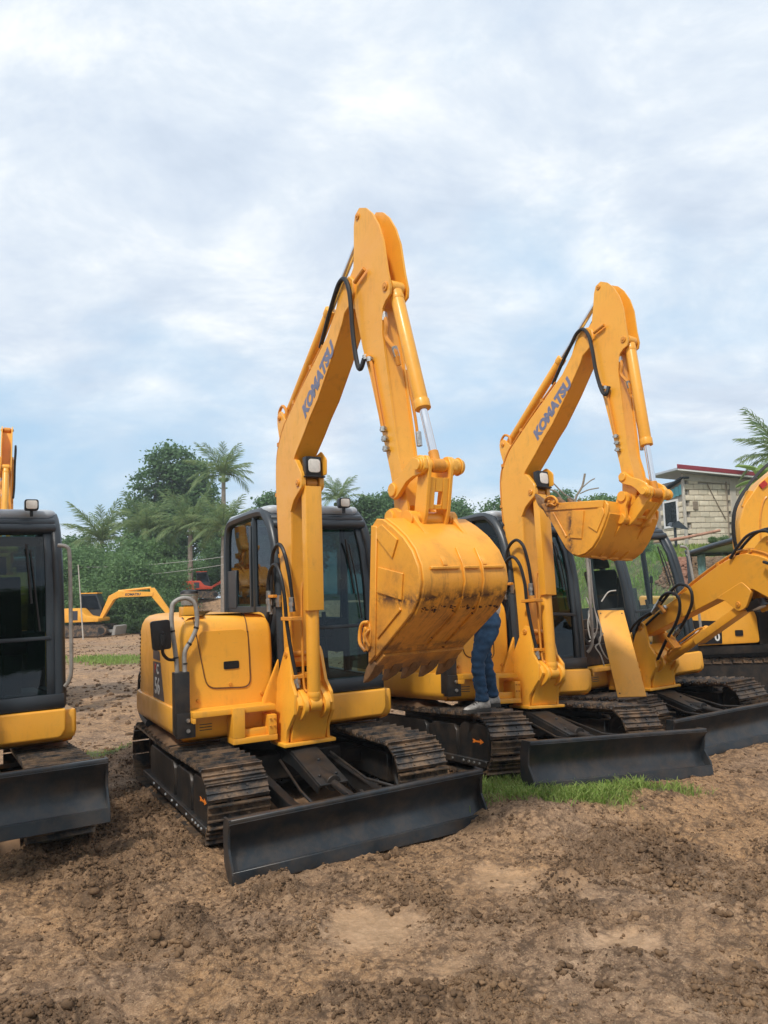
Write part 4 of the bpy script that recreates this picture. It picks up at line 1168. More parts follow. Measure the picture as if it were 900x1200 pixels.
def cylinder_meshes(a, b, f, R, rr, pad=0.05):
    """hydraulic cylinder from pin a to pin b; the barrel takes the fraction f"""
    a = Vector((a[0], 0, a[1])); b = Vector((b[0], 0, b[1])); d = (b-a); L = d.length; d.normalize(); q = a+d*L*f
    m = MB(); m.cyl(a+d*0.03, q, R, n=24); m.cyl(q-d*0.05, q+d*0.012, R*1.13, n=24); m.cyl(a+d*0.06, a+d*0.10, R*1.05, n=24)
    m.cyl(a+Vector((0, -0.05, 0)), a+Vector((0, 0.05, 0)), R*1.05, n=18)
    side = d.cross(Vector((0, 1, 0)))
    m.bevel(0.004, 2); barrel = m.mesh('cylinder_barrel', 'yellow', 45)
    m = MB(); m.cyl(q, b-d*R*0.9, rr, n=18); rod = m.mesh('cylinder_rod', 'chrome')
    m = MB(); m.cyl(b+Vector((0, -0.048, 0)), b+Vector((0, 0.048, 0)), R*0.95, n=18); m.cyl(b-d*R*2.1, b-d*R*0.5, rr*1.25, n=16); m.bevel(0.003, 1); eye = m.mesh('rod_end', 'yellow2')
    return barrel, rod, eye
# ---- bucket: local boom-plane coordinates of machine A
BK = [(1.70, 1.305), (1.745, 1.72), (1.785, 2.10), (1.80, 2.19), (1.85, 2.225), (1.925, 2.215), (2.04, 2.155), (2.15, 2.085), (2.24, 2.00), (2.295, 1.905), (2.31, 1.81), (2.285, 1.725), (2.21, 1.635), (2.06, 1.535), (1.90, 1.43), (1.77, 1.345)]
SHELL = [(1.685, 1.272), (1.77, 1.330), (1.90, 1.418), (2.06, 1.522), (2.225, 1.628), (2.295, 1.718), (2.325, 1.81), (2.308, 1.912), (2.25, 2.012), (2.155, 2.098), (2.045, 2.168), (1.93, 2.225)]
def bucket_mesh():
    m = MB()
    inner = inset(SHELL, 0.0)
    th = 0.024; n = len(SHELL); In = []
    for i, p in enumerate(SHELL):
        a = Vector(SHELL[max(0, i-1)]).to_2d(); b = Vector(SHELL[min(n-1, i+1)]).to_2d(); e = (b-a).normalized(); In.append((p[0]-e.y*th*1.0*1, p[1]+e.x*th))
    # make sure the inner wall lies towards the mouth
    cx, cz = 1.9, 1.8
    if (Vector(In[6])-Vector((cx, cz))).length > (Vector(SHELL[6])-Vector((cx, cz))).length:
        In = [(2*p[0]-q[0], 2*p[1]-q[1]) for p, q in zip(SHELL, In)]
    m.prism(SHELL+In[::-1], -0.315, 0.315)
    for s in (-1, 1):
        m.prism(BK, s*0.313, s*0.335)
    # top beam between the ears
    m.prism([(1.80, 2.19), (1.925, 2.215), (1.95, 2.19), (1.93, 2.16), (1.82, 2.14)], -0.312, 0.312)
    m.bevel(0.005, 1, 45); return m.mesh('bucket', 'bucket', 32)
def bucket_trim_mesh():
    """raised strips welded on the side plates and the back"""
    m = MB()
    for s in (-1, 1):
        y0, y1 = s*0.3345, s*0.346
        def strip(a, b, w):
            a, b = Vector(a).to_2d(), Vector(b).to_2d(); e = (b-a).normalized(); nn = Vector((-e.y, e.x))*w/2
            m.prism([tuple(a+nn), tuple(b+nn), tuple(b-nn), tuple(a-nn)], y0, y1)
        m.prism([(1.705, 1.312), (1.79, 1.37), (1.80, 1.50), (1.865, 2.175), (1.80, 2.185), (1.748, 1.72)], y0, y1)
        strip((1.85, 1.84), (2.13, 1.79), 0.16)
        m.prism([(1.86, 2.165), (1.93, 2.18), (2.10, 2.075), (2.03, 1.965), (1.86, 2.10)], y0, y1)
        strip((1.82, 1.48), (2.10, 1.66), 0.02)
    # cross bead and two vertical beads on the back
    m.prism([(2.300, 1.905), (2.330, 1.900), (2.329, 1.884), (2.300, 1.880)], -0.26, -0.055); m.prism([(2.300, 1.905), (2.330, 1.900), (2.329, 1.884), (2.300, 1.880)], -0.02, 0.095); m.prism([(2.300, 1.905), (2.330, 1.900), (2.329, 1.884), (2.300, 1.880)], 0.13, 0.29)
    for y in (-0.02, 0.125):
        pl = SHELL[2:9]; o = [(p[0]+0.012*(1 if p[0] > 2.2 else 0.5), p[1]-0.010*(1 if p[1] < 1.7 else -0.3)) for p in pl]
        m.prism([(p[0]-0.01, p[1]+0.004) for p in pl]+o[::-1], y-0.006, y+0.006)
    m.prism([(1.70, 1.285), (1.84, 1.378), (1.850, 1.362), (1.705, 1.264)], -0.315, 0.315)
    m.bevel(0.003, 1, 45); return m.mesh('bucket_wear_strips', 'bucket', 35)
def bucket_mud_mesh():
    g = np.random.default_rng(3); P, R = [], []
    for k in range(110):
        y = g.uniform(-0.31, 0.31); t = g.choice([0, 1, 2], p=[0.5, 0.25, 0.25])
        if t == 0: s_ = 4.25+g.normal(0, 0.10)
        elif t == 1: s_ = 1.0+g.normal(0, 0.06)
        else:
            s_ = g.uniform(1.0, 4.4); y = (-0.02 if g.random() < 0.5 else 0.125)+g.normal(0, 0.010)
        i = int(np.clip(s_, 0, 10)); f = s_-i
        a, b = SHELL[i], SHELL[i+1]; x, z = a[0]+(b[0]-a[0])*f, a[1]+(b[1]-a[1])*f
        P.append((x+0.002, y, z-0.002)); R.append(0.003+0.007*g.random()**2)
    return lumps('bucket_mud', np.array(P), np.array(R), 'mud_dark', 1, 0.8, 5, True, 0.4)
simple('mud_dark', (0.075, 0.032, 0.016), 0.9, 0.0, 0.4, 20, 0.4)
def tooth_mesh():
    m = MB()   # local: x towards the tip
    rings = []
    for x, w, h in ((-0.10, 0.036, 0.022), (-0.03, 0.038, 0.034), (0.03, 0.034, 0.030), (0.10, 0.024, 0.014), (0.135, 0.018, 0.005)):
        rings.append([Vector((x, -w, -h)), Vector((x, w, -h)), Vector((x, w, h)), Vector((x, -w, h))])
    m.loft(rings); m.bevel(0.005, 2); return m.mesh('tooth', 'tooth_steel')
def ear_mesh(y):
    m = MB()
    m.prism(rnd_poly([(1.70, 2.20), (1.72, 2.30), (1.80, 2.305), (1.86, 2.27), (1.93, 2.275), (2.00, 2.26), (2.04, 2.20), (2.13, 2.12), (2.31, 1.93), (2.32, 1.90), (2.24, 1.96), (2.1, 2.06), (1.93, 2.17), (1.8, 2.15)], 0.02, 3), y-0.014, y+0.014)
    m.cyl((1.75, y-0.03, 2.24), (1.75, y+0.03, 2.24), 0.052, n=20); m.cyl((1.97, y-0.03, 2.215), (1.97, y+0.03, 2.215), 0.052, n=20)
    m.bevel(0.004, 1, 45); return m.mesh('bucket_ear', 'bucket')
def cutter_mesh():
    m = MB(); y = -0.340
    m.prism([(1.715, 1.385), (1.665, 1.43), (1.655, 1.50), (1.685, 1.56), (1.74, 1.575), (1.765, 1.53), (1.755, 1.42)], y-0.016, y)
    m.tube([(1.70, y-0.02, 1.39), (1.66, y-0.035, 1.44), (1.655, y-0.03, 1.51), (1.69, y-0.03, 1.565), (1.745, y-0.02, 1.575)], 0.013, 6, 4)
    m.tube([(1.755, y-0.018, 1.53), (1.73, y-0.035, 1.49), (1.74, y-0.03, 1.45), (1.75, y-0.018, 1.42)], 0.011, 6, 4)
    for r, z in ((1.70, 1.455), (1.715, 1.53)):
        m.cyl((r, y-0.032, z), (r, y, z), 0.016, n=8)
    m.bevel(0.003, 1, 45); return m.mesh('side_cutter', 'bucket')
def hlink_mesh(s):
    m = MB(); a, b = Vector((1.74, 2.43)), Vector((2.06, 2.55))
    up = [(1.70, 2.47), (1.74, 2.485), (1.80, 2.50), (1.90, 2.565), (1.98, 2.605), (2.06, 2.612), (2.11, 2.58), (2.115, 2.52), (2.07, 2.49), (1.98, 2.485), (1.90, 2.46), (1.83, 2.41), (1.79, 2.38), (1.74, 2.365), (1.69, 2.39), (1.68, 2.43)]
    y = s*0.115; m.prism(up, y-0.017, y+0.017)
    m.cyl((1.74, y-0.03, 2.43), (1.74, y+0.03, 2.43), 0.045, n=20); m.cyl((2.06, y-0.032, 2.55), (2.06, y+0.032, 2.55), 0.048, n=20)
    m.bevel(0.004, 1, 45); return m.mesh('guide_link', 'yellow')
def blink_mesh():
    m = MB(); a, b = (2.06, 2.55), (1.97, 2.215)
    for s in (-1, 1):
        m.prism(rnd_poly([(2.005, 2.56), (2.03, 2.61), (2.09, 2.61), (2.12, 2.55), (2.055, 2.24), (2.02, 2.165), (1.95, 2.16), (1.915, 2.21)], 0.02, 3), s*0.072, s*0.098)
    m.prism([(2.065, 2.46), (2.095, 2.47), (2.055, 2.27), (2.025, 2.27)], -0.073, -0.03); m.prism([(2.065, 2.46), (2.095, 2.47), (2.055, 2.27), (2.025, 2.27)], 0.03, 0.073)
    m.prism([(2.0705, 2.46), (2.0905, 2.47), (2.075, 2.38), (2.055, 2.38)], -0.031, 0.031); m.prism([(2.037, 2.30), (2.057, 2.30), (2.05, 2.27), (2.027, 2.27)], -0.031, 0.031)
    m.cyl((1.97, -0.118, 2.215), (1.97, 0.118, 2.215), 0.045, n=20)
    m.bevel(0.004, 1, 45); return m.mesh('bucket_link', 'yellow')
def crosspin_mesh():
    m = MB(); m.cyl((2.06, -0.16, 2.55), (2.06, 0.185, 2.55), 0.038, n=20)
    m.cyl((2.06, 0.10, 2.55), (2.06, 0.165, 2.55), 0.052, n=20); m.cyl((2.06, 0.165, 2.55), (2.06, 0.20, 2.55), 0.062, 0.045, n=20)
    m.bevel(0.004, 1); return m.mesh('cross_pin', 'yellow')

def hose_ribs(m, pts, r, step=2):
    P = spline(pts, 8)
    m.tube(P, r, 8)
def hoses_A():
    """hose loops between the upper body and the boom foot"""
    out = []
    y = -0.17
    m = MB(); hose_ribs(m, [(-0.21, -0.06, 1.05), (-0.27, -0.14, 1.20), (-0.30, y, 1.42), (-0.22, y, 1.62), (-0.20, y, 1.86), (-0.185, y, 2.04), (-0.14, y, 2.14), (-0.03, y, 2.19), (0.07, y, 2.12), (0.11, y+0.02, 1.95), (0.12, y+0.04, 1.76), (0.13, y+0.05, 1.62)], 0.0165); out.append(m)
    m = MB(); hose_ribs(m, [(-0.20, -0.10, 1.00), (-0.29, -0.20, 1.12), (-0.32, -0.2, 1.28), (-0.28, -0.2, 1.48), (-0.22, -0.19, 1.66), (-0.23, -0.19, 1.86), (-0.18, -0.19, 1.97), (-0.07, -0.19, 2.02), (0.03, -0.19, 1.93), (0.08, -0.18, 1.75), (0.09, -0.17, 1.55), (0.12, -0.15, 1.30), (0.15, -0.12, 1.08), (0.16, -0.10, 1.00)], 0.0165); out.append(m)
    m = MB(); hose_ribs(m, [(-0.22, 0.02, 1.05), (-0.25, -0.1, 1.3), (-0.21, -0.12, 1.55), (-0.17, -0.125, 1.70)], 0.014); out.append(m)
    return [q.mesh('hydraulic_hose', 'rubber') for q in out]
def hosefit_mesh():
    m = MB()
    for p, q in (((-0.225, -0.17, 1.60), (-0.215, -0.17, 1.80)), ((-0.215, -0.19, 1.62), (-0.225, -0.19, 1.80)), ((0.115, -0.13, 1.62), (0.115, -0.13, 1.74)), ((0.155, -0.11, 1.00), (0.145, -0.125, 1.10)), ((-0.17, -0.125, 1.66), (-0.168, -0.125, 1.76))):
        m.cyl(p, q, 0.024, n=8); c = (Vector(p)+Vector(q))/2; m.cyl(c-(Vector(q)-Vector(p))*0.12, c+(Vector(q)-Vector(p))*0.12, 0.029, n=6)
    return m.mesh('hose_fittings', 'fitting')
def hoseclamp_mesh():
    m = MB()
    m.box((-0.235, -0.205, 1.74), (-0.10, -0.165, 1.765)); m.box((0.04, -0.20, 1.55), (0.24, -0.095, 1.58)); m.box((-0.02, -0.15, 1.075), (0.17, 0.05, 1.105))
    m.bevel(0.003, 1); return m.mesh('hose_clamps', 'yellow2')
def armhose_mesh():
    m = MB(); y = -0.125
    hose_ribs(m, [(0.66, -0.075, 3.72), (0.84, -0.10, 3.88), (1.0, y, 4.00), (1.09, y, 4.085), (1.175, y, 4.09), (1.235, y, 3.99), (1.26, y, 3.82), (1.27, y, 3.66), (1.295, y, 3.50), (1.33, y, 3.38), (1.37, y, 3.355), (1.395, -0.11, 3.42)], 0.0175)
    return m.mesh('arm_hose', 'rubber')
def armhose2_mesh():
    m = MB(); hose_ribs(m, [(0.60, 0.075, 3.74), (0.80, 0.10, 3.90), (1.0, 0.125, 4.18), (1.15, 0.125, 4.30), (1.28, 0.125, 4.2), (1.33, 0.12, 3.9), (1.40, 0.12, 3.6), (1.52, 0.11, 3.4)], 0.0165); return m.mesh('arm_hose', 'rubber')

def sim(p0, p1, q0, q1):
    """similarity in the boom plane taking p0,p1 to q0,q1"""
    p0, p1, q0, q1 = [complex(*a) for a in (p0, p1, q0, q1)]
    k = (q1-q0)/(p1-p0); t = q0-k*p0
    return Matrix(((k.real, 0, -k.imag, t.real), (0, 1, 0, 0), (k.imag, 0, k.real, t.imag), (0, 0, 0, 1))), k, t
def ap(k, t, p):
    q = k*complex(*p)+t; return (q.real, q.imag)

def slewmat(s):
    return Matrix.Translation((-1.9, 0, 0)) @ Matrix.Rotation(s, 4, 'Z') @ Matrix.Translation((1.9, 0, 0))
SHOES = [0]
def build_machine(key, label, pins, swing=0.0, opt=()):
    root = thing('excavator', label, 'excavator', posemat(key), 'crawler excavators parked side by side' if key in 'ABCD' else None)
    # ch = lambda name, fn, par, mat=None: link(name, cached(name+'|'+getattr(fn, '__qualname__', str(fn)) if not isinstance(fn, tuple) else str(fn), fn if callable(fn) else fn), par, mat)
    def P(name, ck, fn, par=root, mat=None):
        me = cached(ck, fn)
        if name in SPLIT:
            o = None
            for k in pieces(me): o = link(SINGLE.get(name, name), k, par, mat)
            return o
        return link(name, me, par, mat)
    detail = 'far' not in opt
    # ---- undercarriage
    for s in (-1, 1):
        yc = s*0.755
        T = Matrix.Translation((0, yc, 0))
        tr = P('crawler_track', 'tf%d' % s, lambda: track_frame_mesh(s), root, T)
        P('track_chain', 'belt', belt_mesh, tr)['kind'] = 'stuff'
        sh = cached('shoe', shoe_mesh)
        for (p, t) in track_path(46):
            nx_, nz_ = t[1], -t[0]
            link('track_shoe', sh, tr, frame((p[0], 0, p[1]), (t[0], 0, t[1]), (0, 1, 0), (nx_, 0, nz_)) if False else frame((p[0], 0, p[1]), (-t[0], 0, -t[1]), (0, 1, 0), (t[1], 0, -t[0])))
        P('idler_wheel', 'idler', lambda: wheel_mesh('idler_wheel', 0.20, 0.10), tr, Matrix.Translation((TRK_F, 0, TRK_Z)))
        P('drive_sprocket', 'sprocket', lambda: wheel_mesh('drive_sprocket', 0.20, 0.09, 0, 15), tr, Matrix.Translation((TRK_R, 0, TRK_Z)))
        for k in range(4):
            P('track_roller', 'roller', lambda: wheel_mesh('track_roller', 0.075, 0.16), tr, Matrix.Translation((-2.55+0.46*k, 0, 0.135)))
        P('frame_bolts', 'fb%d' % s, lambda: bolts_mesh([(x, s*0.215, 0.135) for x in (-0.72, -0.80, -0.88, -0.97, -1.15, -1.45, -1.62, -1.85, -2.1, -2.3)], 0.014, 'fitting', (0, s, 0), 0.01, 'frame_bolts'), tr)
        P('arrow_mark', 'arrow', arrow_mesh, tr, Matrix.Translation((-0.77, s*0.187, 0.31)) @ (Matrix.Identity(4) if s < 0 else Matrix.Rotation(0, 4, 'Z')))
        o = P('mud_cake', 'cake%d' % (s+2*(key == 'B')), lambda: mud_cake_mesh(s*3+2*(key == 'B')), tr); o['kind'] = 'stuff'
    P('centre_frame', 'centre', centre_mesh)
    lift = Matrix.Translation((0, 0, 0.25)) @ Matrix.Rotation(0.0, 4, 'Y') if 'lift' in opt else (Matrix.Rotation(0.022, 4, 'X') if key == 'A' else Matrix.Identity(4))
    bl = P('blade', 'blade', blade_mesh, root, lift)
    for s in (-1, 1):
        P('blade_arm', 'ba%d' % s, lambda: blade_arm_mesh(s), bl)
    P('blade_cylinder', 'bc', blade_cyl_mesh, bl)
    P('cylinder_shield', 'bs', blade_shield_mesh, bl)
    hp = P('mud_heap', 'heap'+key, lambda: mud_heap_mesh(ord(key)), root); hp['kind'] = 'stuff'
    # ---- upper body
    SL = slewmat(POSE[key][6])
    P('side_skirt', 'skirt', skirt_mesh, root, SL)
    if 'nohood' not in opt:
        hd = P('engine_hood', 'hood', hood_mesh, root, SL)
        P('vent_slots', 'vents', vent_mesh, hd)
        ap_ = P('access_panel', 'hpanel', hood_panel_mesh, hd)
        P('panel_seam', 'hseam', hood_seam_mesh, hd)
        P('panel_latch', 'hlatch', hood_latch_mesh, hd)
        P('bolt_heads', 'hbolt', lambda: bolts_mesh([(-1.4205, -0.80, 0.935), (-1.4205, -0.26, 0.945), (-1.4175, -0.53, 1.045)], 0.018, 'yellow2'), hd)
        def stick():
            m = MB(); m.prism([(-2.41, 1.20), (-2.13, 1.205), (-1.985, 0.88), (-2.41, 0.88)], -0.949, -0.944)
            m.prism([(-2.41, 1.225), (-2.14, 1.22), (-2.16, 1.30), (-2.41, 1.31)], -0.949, -0.944)
            m.prism([(-2.41, 1.345), (-2.17, 1.335), (-2.19, 1.42), (-2.41, 1.43)], -0.949, -0.944)
            return m.mesh('side_sticker', 'sticker_grey')
        P('side_sticker', 'stk', stick, hd)
        P('lettering', 't56', lambda: textmesh('lettering', '56', 0.20, 'letter_white', 0, 0.004, 0.001), hd, frame((-2.345, -0.950, 0.925), (1, 0, 0), (0, 0, 1), (0, -1, 0)))
        P('lettering', 'tPC', lambda: textmesh('lettering', 'P', 0.12, 'letter_red', 0, 0.003, 0.001), hd, frame((-2.345, -0.950, 1.10), (1, 0, 0), (0, 0, 1), (0, -1, 0)))
        P('lettering', 'tPC2', lambda: textmesh('lettering', 'C', 0.12, 'letter_white', 0, 0.003, 0.001), hd, frame((-2.265, -0.950, 1.10), (1, 0, 0), (0, 0, 1), (0, -1, 0)))
        ib = P('intake_base', 'ib', exhaust_mesh, hd)
        P('intake_bowl', 'ibowl', precleaner_mesh, hd); P('intake_cap', 'icap', cap_mesh, hd)
        po = P('corner_post', 'post', post_mesh, root, SL)
        P('hand_rail', 'rail', rail_mesh, po); P('rail_tape', 'railt', rail_tape_mesh, po)
        P('bolt_heads', 'pbolt', lambda: bolts_mesh([(-1.325, -0.905, 0.80), (-1.325, -0.905, 0.72)], 0.018), po)
        mi = P('mirror', 'mirror', mirror_mesh, root, SL); P('mirror_arm', 'marm', mirror_arm_mesh, mi)
    else:
        def eng():
            m = MB(); m.box((-2.7, -0.75, 0.88), (-1.75, -0.25, 1.30)); m.cyl((-1.7, -0.5, 1.1), (-1.7, -0.2, 1.1), 0.16); m.cyl((-2.4, -0.5, 1.3), (-2.4, -0.5, 1.45), 0.10)
            m.box((-1.60, -0.9, 0.88), (-1.45, -0.2, 1.12)); m.cyl((-2.9, -0.3, 1.2), (-2.9, 0.6, 1.2), 0.2); m.box((-2.2, -0.70, 1.30), (-1.9, -0.3, 1.42))
            m.tube([(-1.6, -0.6, 1.1), (-1.7, -0.7, 1.3), (-1.9, -0.6, 1.4), (-2.1, -0.4, 1.35)], 0.03, 8, 4); m.tube([(-1.5, -0.3, 1.1), (-1.55, -0.3, 1.3), (-1.7, -0.35, 1.35)], 0.025, 8, 4)
            m.bevel(0.01, 1); return m.mesh('engine_block', 'engine_dark')
        P('engine_block', 'eng', eng, root, SL)
    P('rear_hood', 'rhood', rear_hood_mesh, root, SL)
    lg = P('step_ledge', 'ledge', ledge_mesh, root, SL)
    P('bolt_heads', 'lbolt', lambda: bolts_mesh([(-1.215, -0.26, 0.76), (-1.215, -0.26, 0.70), (-1.215, -0.225, 0.76), (-1.215, -0.225, 0.70)], 0.009, 'yellow2'), lg)
    P('skirt_slots', 'slots', lambda: bx_slots(), root, SL)
    P('rear_bumper', 'bumper', bumper_mesh, root, SL)
    P('cab_floor_skirt', 'cfloor', floor_mesh, root, SL)
    gl, gs = ('glass_clear', 'glass_clear') if 'clear' in opt else ('glass_dark', 'glass_smoke')
    cb = P('cab', 'cab', cab_frame_mesh, root, SL)
    if 'clear' not in opt:
        P('cab_side_panel', 'cpanel', cab_panel_mesh, cb)
    P('windscreen', 'ws1'+gl, lambda: wscreen(1.475, 2.36, 'windscreen', gl), cb)
    P('lower_windscreen', 'ws2'+gl, lambda: wscreen(1.0, 1.445, 'lower_windscreen', gl), cb)
    P('side_window', 'sw1'+gs, lambda: side_glass_mesh(-0.072, 'side_window', gs), cb)
    P('side_window', 'sw2'+gl, lambda: side_glass_mesh(0.86, 'side_window', gl), cb)
    P('door_window', 'sw3'+gl, lambda: lower_glass_mesh(0.86, 'door_window', gl), cb)
    P('rear_window', 'rw'+gl, lambda: rear_glass_mesh(gl), cb)
    P('cab_roof', 'roof', roof_mesh, cb)
    P('windscreen_bar', 'bar', bar_mesh, cb)
    P('wiper', 'wiper', wiper_mesh, cb)
    P('seat', 'seat', seat_mesh, cb); P('console', 'console', console_mesh, cb); P('control_levers', 'levers', lever_mesh, cb)
    P('door_rail', 'drail', door_rail_mesh, cb)
    lm = P('work_light', 'wl', lambda: lamp_mesh((-1.60, 0.66, 2.60)), cb); P('lamp_lens', 'wll', lambda: lens_mesh((-1.60, 0.66, 2.60)), cb)
    if 'mirror2' in opt or True:
        pass
    # ---- boom group
    B0 = SL @ Matrix.Translation((-1.25, 0.04, 0)) @ Matrix.Rotation(swing, 4, 'Z') @ Matrix.Translation((0, -0.04, 0)) @ Matrix.Translation((0, 0.04, 0))
    sw = P('swing_bracket', 'swb', bracket_mesh, root, B0)
    P('bracket_gusset', 'gus', gusset_mesh, sw)
    P('pins', 'bpins', lambda: pin_mesh([(0.03, 1.265, -0.165, 0.165, 0.028), (0.215, 0.865, -0.135, 0.135, 0.033)]), sw)
    mb, kb, tb = sim((-0.03, 1.24), (1.19, 4.04), *pins['boom'])
    bo = P('boom', 'boom', boom_mesh, root, B0 @ mb)
    P('cylinder_bracket', 'bears', boom_ears_mesh, bo)
    P('boom_lamp', 'blamp', boom_lamp_mesh, bo); P('lamp_lens', 'blens', boom_lens_mesh, bo); P('lamp_guard', 'blg', lamp_guard_mesh, bo)
    P('boom_pipes', 'bpipes', boom_pipes_mesh, bo); P('arm_cylinder_bracket', 'acb', cylfoot_mesh, bo)
    P('pins', 'bopins', lambda: pin_mesh([(1.19, 4.04, -0.112, 0.112, 0.032), (0.245, 2.68, -0.118, 0.118, 0.030), (-0.155, 3.315, -0.09, 0.09, 0.022)]), bo)
    if 'notext' not in opt:
        d = Vector((0.985-0.40, 0, 3.665-3.165)).normalized() if False else Vector(TEXTDIR).normalized()
        P('lettering', 'tk', lambda: textmesh('lettering', 'KOMATSU', 0.148, 'letter_grey', 0.22, 0.0095, 0.001, 0.97), bo, frame((TEXT0[0], -0.1015, TEXT0[1]), d, (-d.z, 0, d.x), (0, -1, 0)))
    ma, ka, ta = sim((1.19, 4.04), (1.75, 2.24), *pins['arm'])
    ar = P('arm', 'arm', arm_mesh, root, B0 @ ma)
    P('arm_pipes', 'apipes', arm_pipe_mesh, ar); P('pipe_fittings', 'afit', arm_fit_mesh, ar)
    P('pins', 'apins', lambda: pin_mesh([(1.325, 4.52, -0.09, 0.09, 0.026), (1.665, 3.86, -0.09, 0.09, 0.032), (1.75, 2.24, -0.10, 0.10, 0.04)]), ar)
    if 'hang' not in opt:
        P('arm_hose', 'ah1', armhose_mesh, bo); P('arm_hose', 'ah2', armhose2_mesh, bo)
    else:
        def bighose():
            m = MB()
            for y, dz in ((-0.12, 0), (-0.05, 0.04)):
                m.tube([(-0.20, y, 2.85), (-0.27, y, 3.02), (-0.30, y, 3.20+dz), (-0.22, y, 3.40+dz), (-0.05, y-0.03, 3.42), (0.06, y-0.05, 3.30), (0.02, y-0.03, 3.22)], 0.016, 8, 5)
            return m.mesh('arm_hose', 'rubber')
        P('arm_hose', 'bigh', bighose, bo)
    # hoses at the boom foot follow the boom when it is lowered
    mh, _, _ = sim((-0.2, 1.0), (0.0, 2.2), (-0.2, 1.0), pins.get('hose', (0.0, 2.2)))
    for i in range(3):
        if ('hose%d' % i) not in CACHE:
            for j, q in enumerate(hoses_A()):
                CACHE['hose%d' % j] = q
        link('hydraulic_hose', CACHE['hose%d' % i], sw, mh)
    P('hose_fittings', 'hfit', hosefit_mesh, sw, mh); P('hose_clamps', 'hcl', hoseclamp_mesh, sw, mh)
    def cylset(name, a, b, f, R, rr):
        ba, ro, ey = cylinder_meshes(a, b, f, R, rr)
        c = link(name, ba, root, B0); link('cylinder_rod', ro, c); link('rod_end', ey, c); return c
    top = ap(kb, tb, (0.245, 2.68)); foot = (0.215, 0.865)
    bc = cylset('boom_cylinder', foot, top, 0.55, 0.055, 0.028)
    a, b = Vector((foot[0], 0, foot[1])), Vector((top[0], 0, top[1])); L = (b-a).length; e = (b-a).normalized()
    nrm = Vector((e.z, 0, -e.x))
    m = MB(); G = frame(a, e, (0, 1, 0), e.cross(Vector((0, 1, 0))))
    sgn = 1 if G.col[2].to_3d().dot(nrm) > 0 else -1
    z0, z1 = sorted((sgn*0.062, sgn*0.074))
    m.box((0.42*L, -0.073, z0), (0.985*L, 0.073, z1), G)
    for s in (-1, 1):
        y0, y1 = sorted((s*0.0735, s*0.063)); za, zb = sorted((sgn*-0.01, sgn*0.073)); m.box((0.42*L, y0, za), (0.985*L, y1, zb), G)
    m.bevel(0.006, 2); link('cylinder_guard', m.mesh('cylinder_guard', 'yellow'), bc)
    m = MB(); off = sgn*-0.055
    m.tube([G @ Vector((0.10, -0.05, off*0.4)), G @ Vector((0.2, -0.065, off)), G @ Vector((0.5*L, -0.065, off)), G @ Vector((0.56*L, -0.03, off*0.6))], 0.011, 7, 3); link('cylinder_pipe', m.mesh('cylinder_pipe', 'yellow2'), bc)
    cylset('arm_cylinder', ap(kb, tb, (-0.155, 3.315)), ap(ka, ta, (1.325, 4.52)), 0.585, 0.044, 0.025)
    cross = pins['cross']
    cylset('bucket_cylinder', ap(ka, ta, (1.665, 3.86)), cross, 0.69, 0.048, 0.027)
    ml, kl, tl = sim((1.74, 2.43), (2.06, 2.55), ap(ka, ta, (1.74, 2.43)) if 'guide' not in pins else pins['guide'], cross)
    for s in (-1, 1):
        P('guide_link', 'hl%d' % s, lambda: hlink_mesh(s), root, B0 @ ml)
    P('cross_pin', 'xpin', crosspin_mesh, root, B0 @ ml)
    mk, kk, tk = sim((1.75, 2.24), (1.97, 2.215), *pins['bucket'])
    mm, _, _ = sim((2.06, 2.55), (1.97, 2.215), cross, pins['bucket'][1])
    P('bucket_link', 'blk', blink_mesh, root, B0 @ mm)
    bu = P('bucket', 'bucket', bucket_mesh, root, B0 @ mk)
    P('wear_strips', 'bws', bucket_trim_mesh, bu)
    for y in (-0.15, 0.15):
        P('bucket_ear', 'ear%g' % y, lambda: ear_mesh(y), bu)
    for y in (-0.29, -0.145, 0.0, 0.145, 0.29):
        d = Vector((1.60-1.75, 0, 1.215-1.335)).normalized()
        P('tooth', 'tooth', tooth_mesh, bu, frame((1.672, y, 1.262), d, (0, 1, 0), d.cross(Vector((0, 1, 0)))))
    P('side_cutter', 'cut', cutter_mesh, bu)
    if detail:
        o = P('bucket_mud', 'bmud', bucket_mud_mesh, bu); o['kind'] = 'stuff'
    return root
def bx_slots():
    m = MB()
    for k in range(3):
        m.box((-1.388, -0.80, 0.795-0.022*k-0.05), (-1.3825, -0.70, 0.801-0.022*k-0.05))
    return m.mesh('skirt_slots', 'dark_void')
TEXT0 = (0.40, 3.198); TEXTDIR = (0.53, 0, 0.415)
PIN_A = dict(boom=((-0.03, 1.24), (1.19, 4.04)), arm=((1.19, 4.04), (1.75, 2.24)), cross=(2.06, 2.55), bucket=((1.75, 2.24), (1.97, 2.215)))
build_machine('A', 'yellow excavator in front of the others, with the wide muddy bucket curled under its arm', PIN_A, 0.06)
build_machine('B', 'yellow excavator second in the row, bucket folded level, a person standing on its track',
    dict(boom=((-0.05, 1.23), (1.0, 4.05)), arm=((1.0, 4.05), (1.35, 2.40)), cross=(1.565, 2.41), guide=(1.34, 2.58), bucket=((1.35, 2.40), (1.325, 2.206))), 0.0)
build_machine('C', 'yellow excavator with its boom lowered to the right and its engine cover off',
    dict(boom=((0.02, 1.22), (3.10, 1.02)), arm=((3.10, 1.02), (4.84, 0.46)), cross=(4.99, 0.84), bucket=((4.84, 0.46), (4.88, 0.68)), hose=(0.95, 1.65)), 0.0, ('nohood', 'clear', 'notext', 'hang'))
build_machine('D', 'yellow excavator cut off by the left edge, its blade raised off the mud', PIN_A, -0.32, ('lift',))
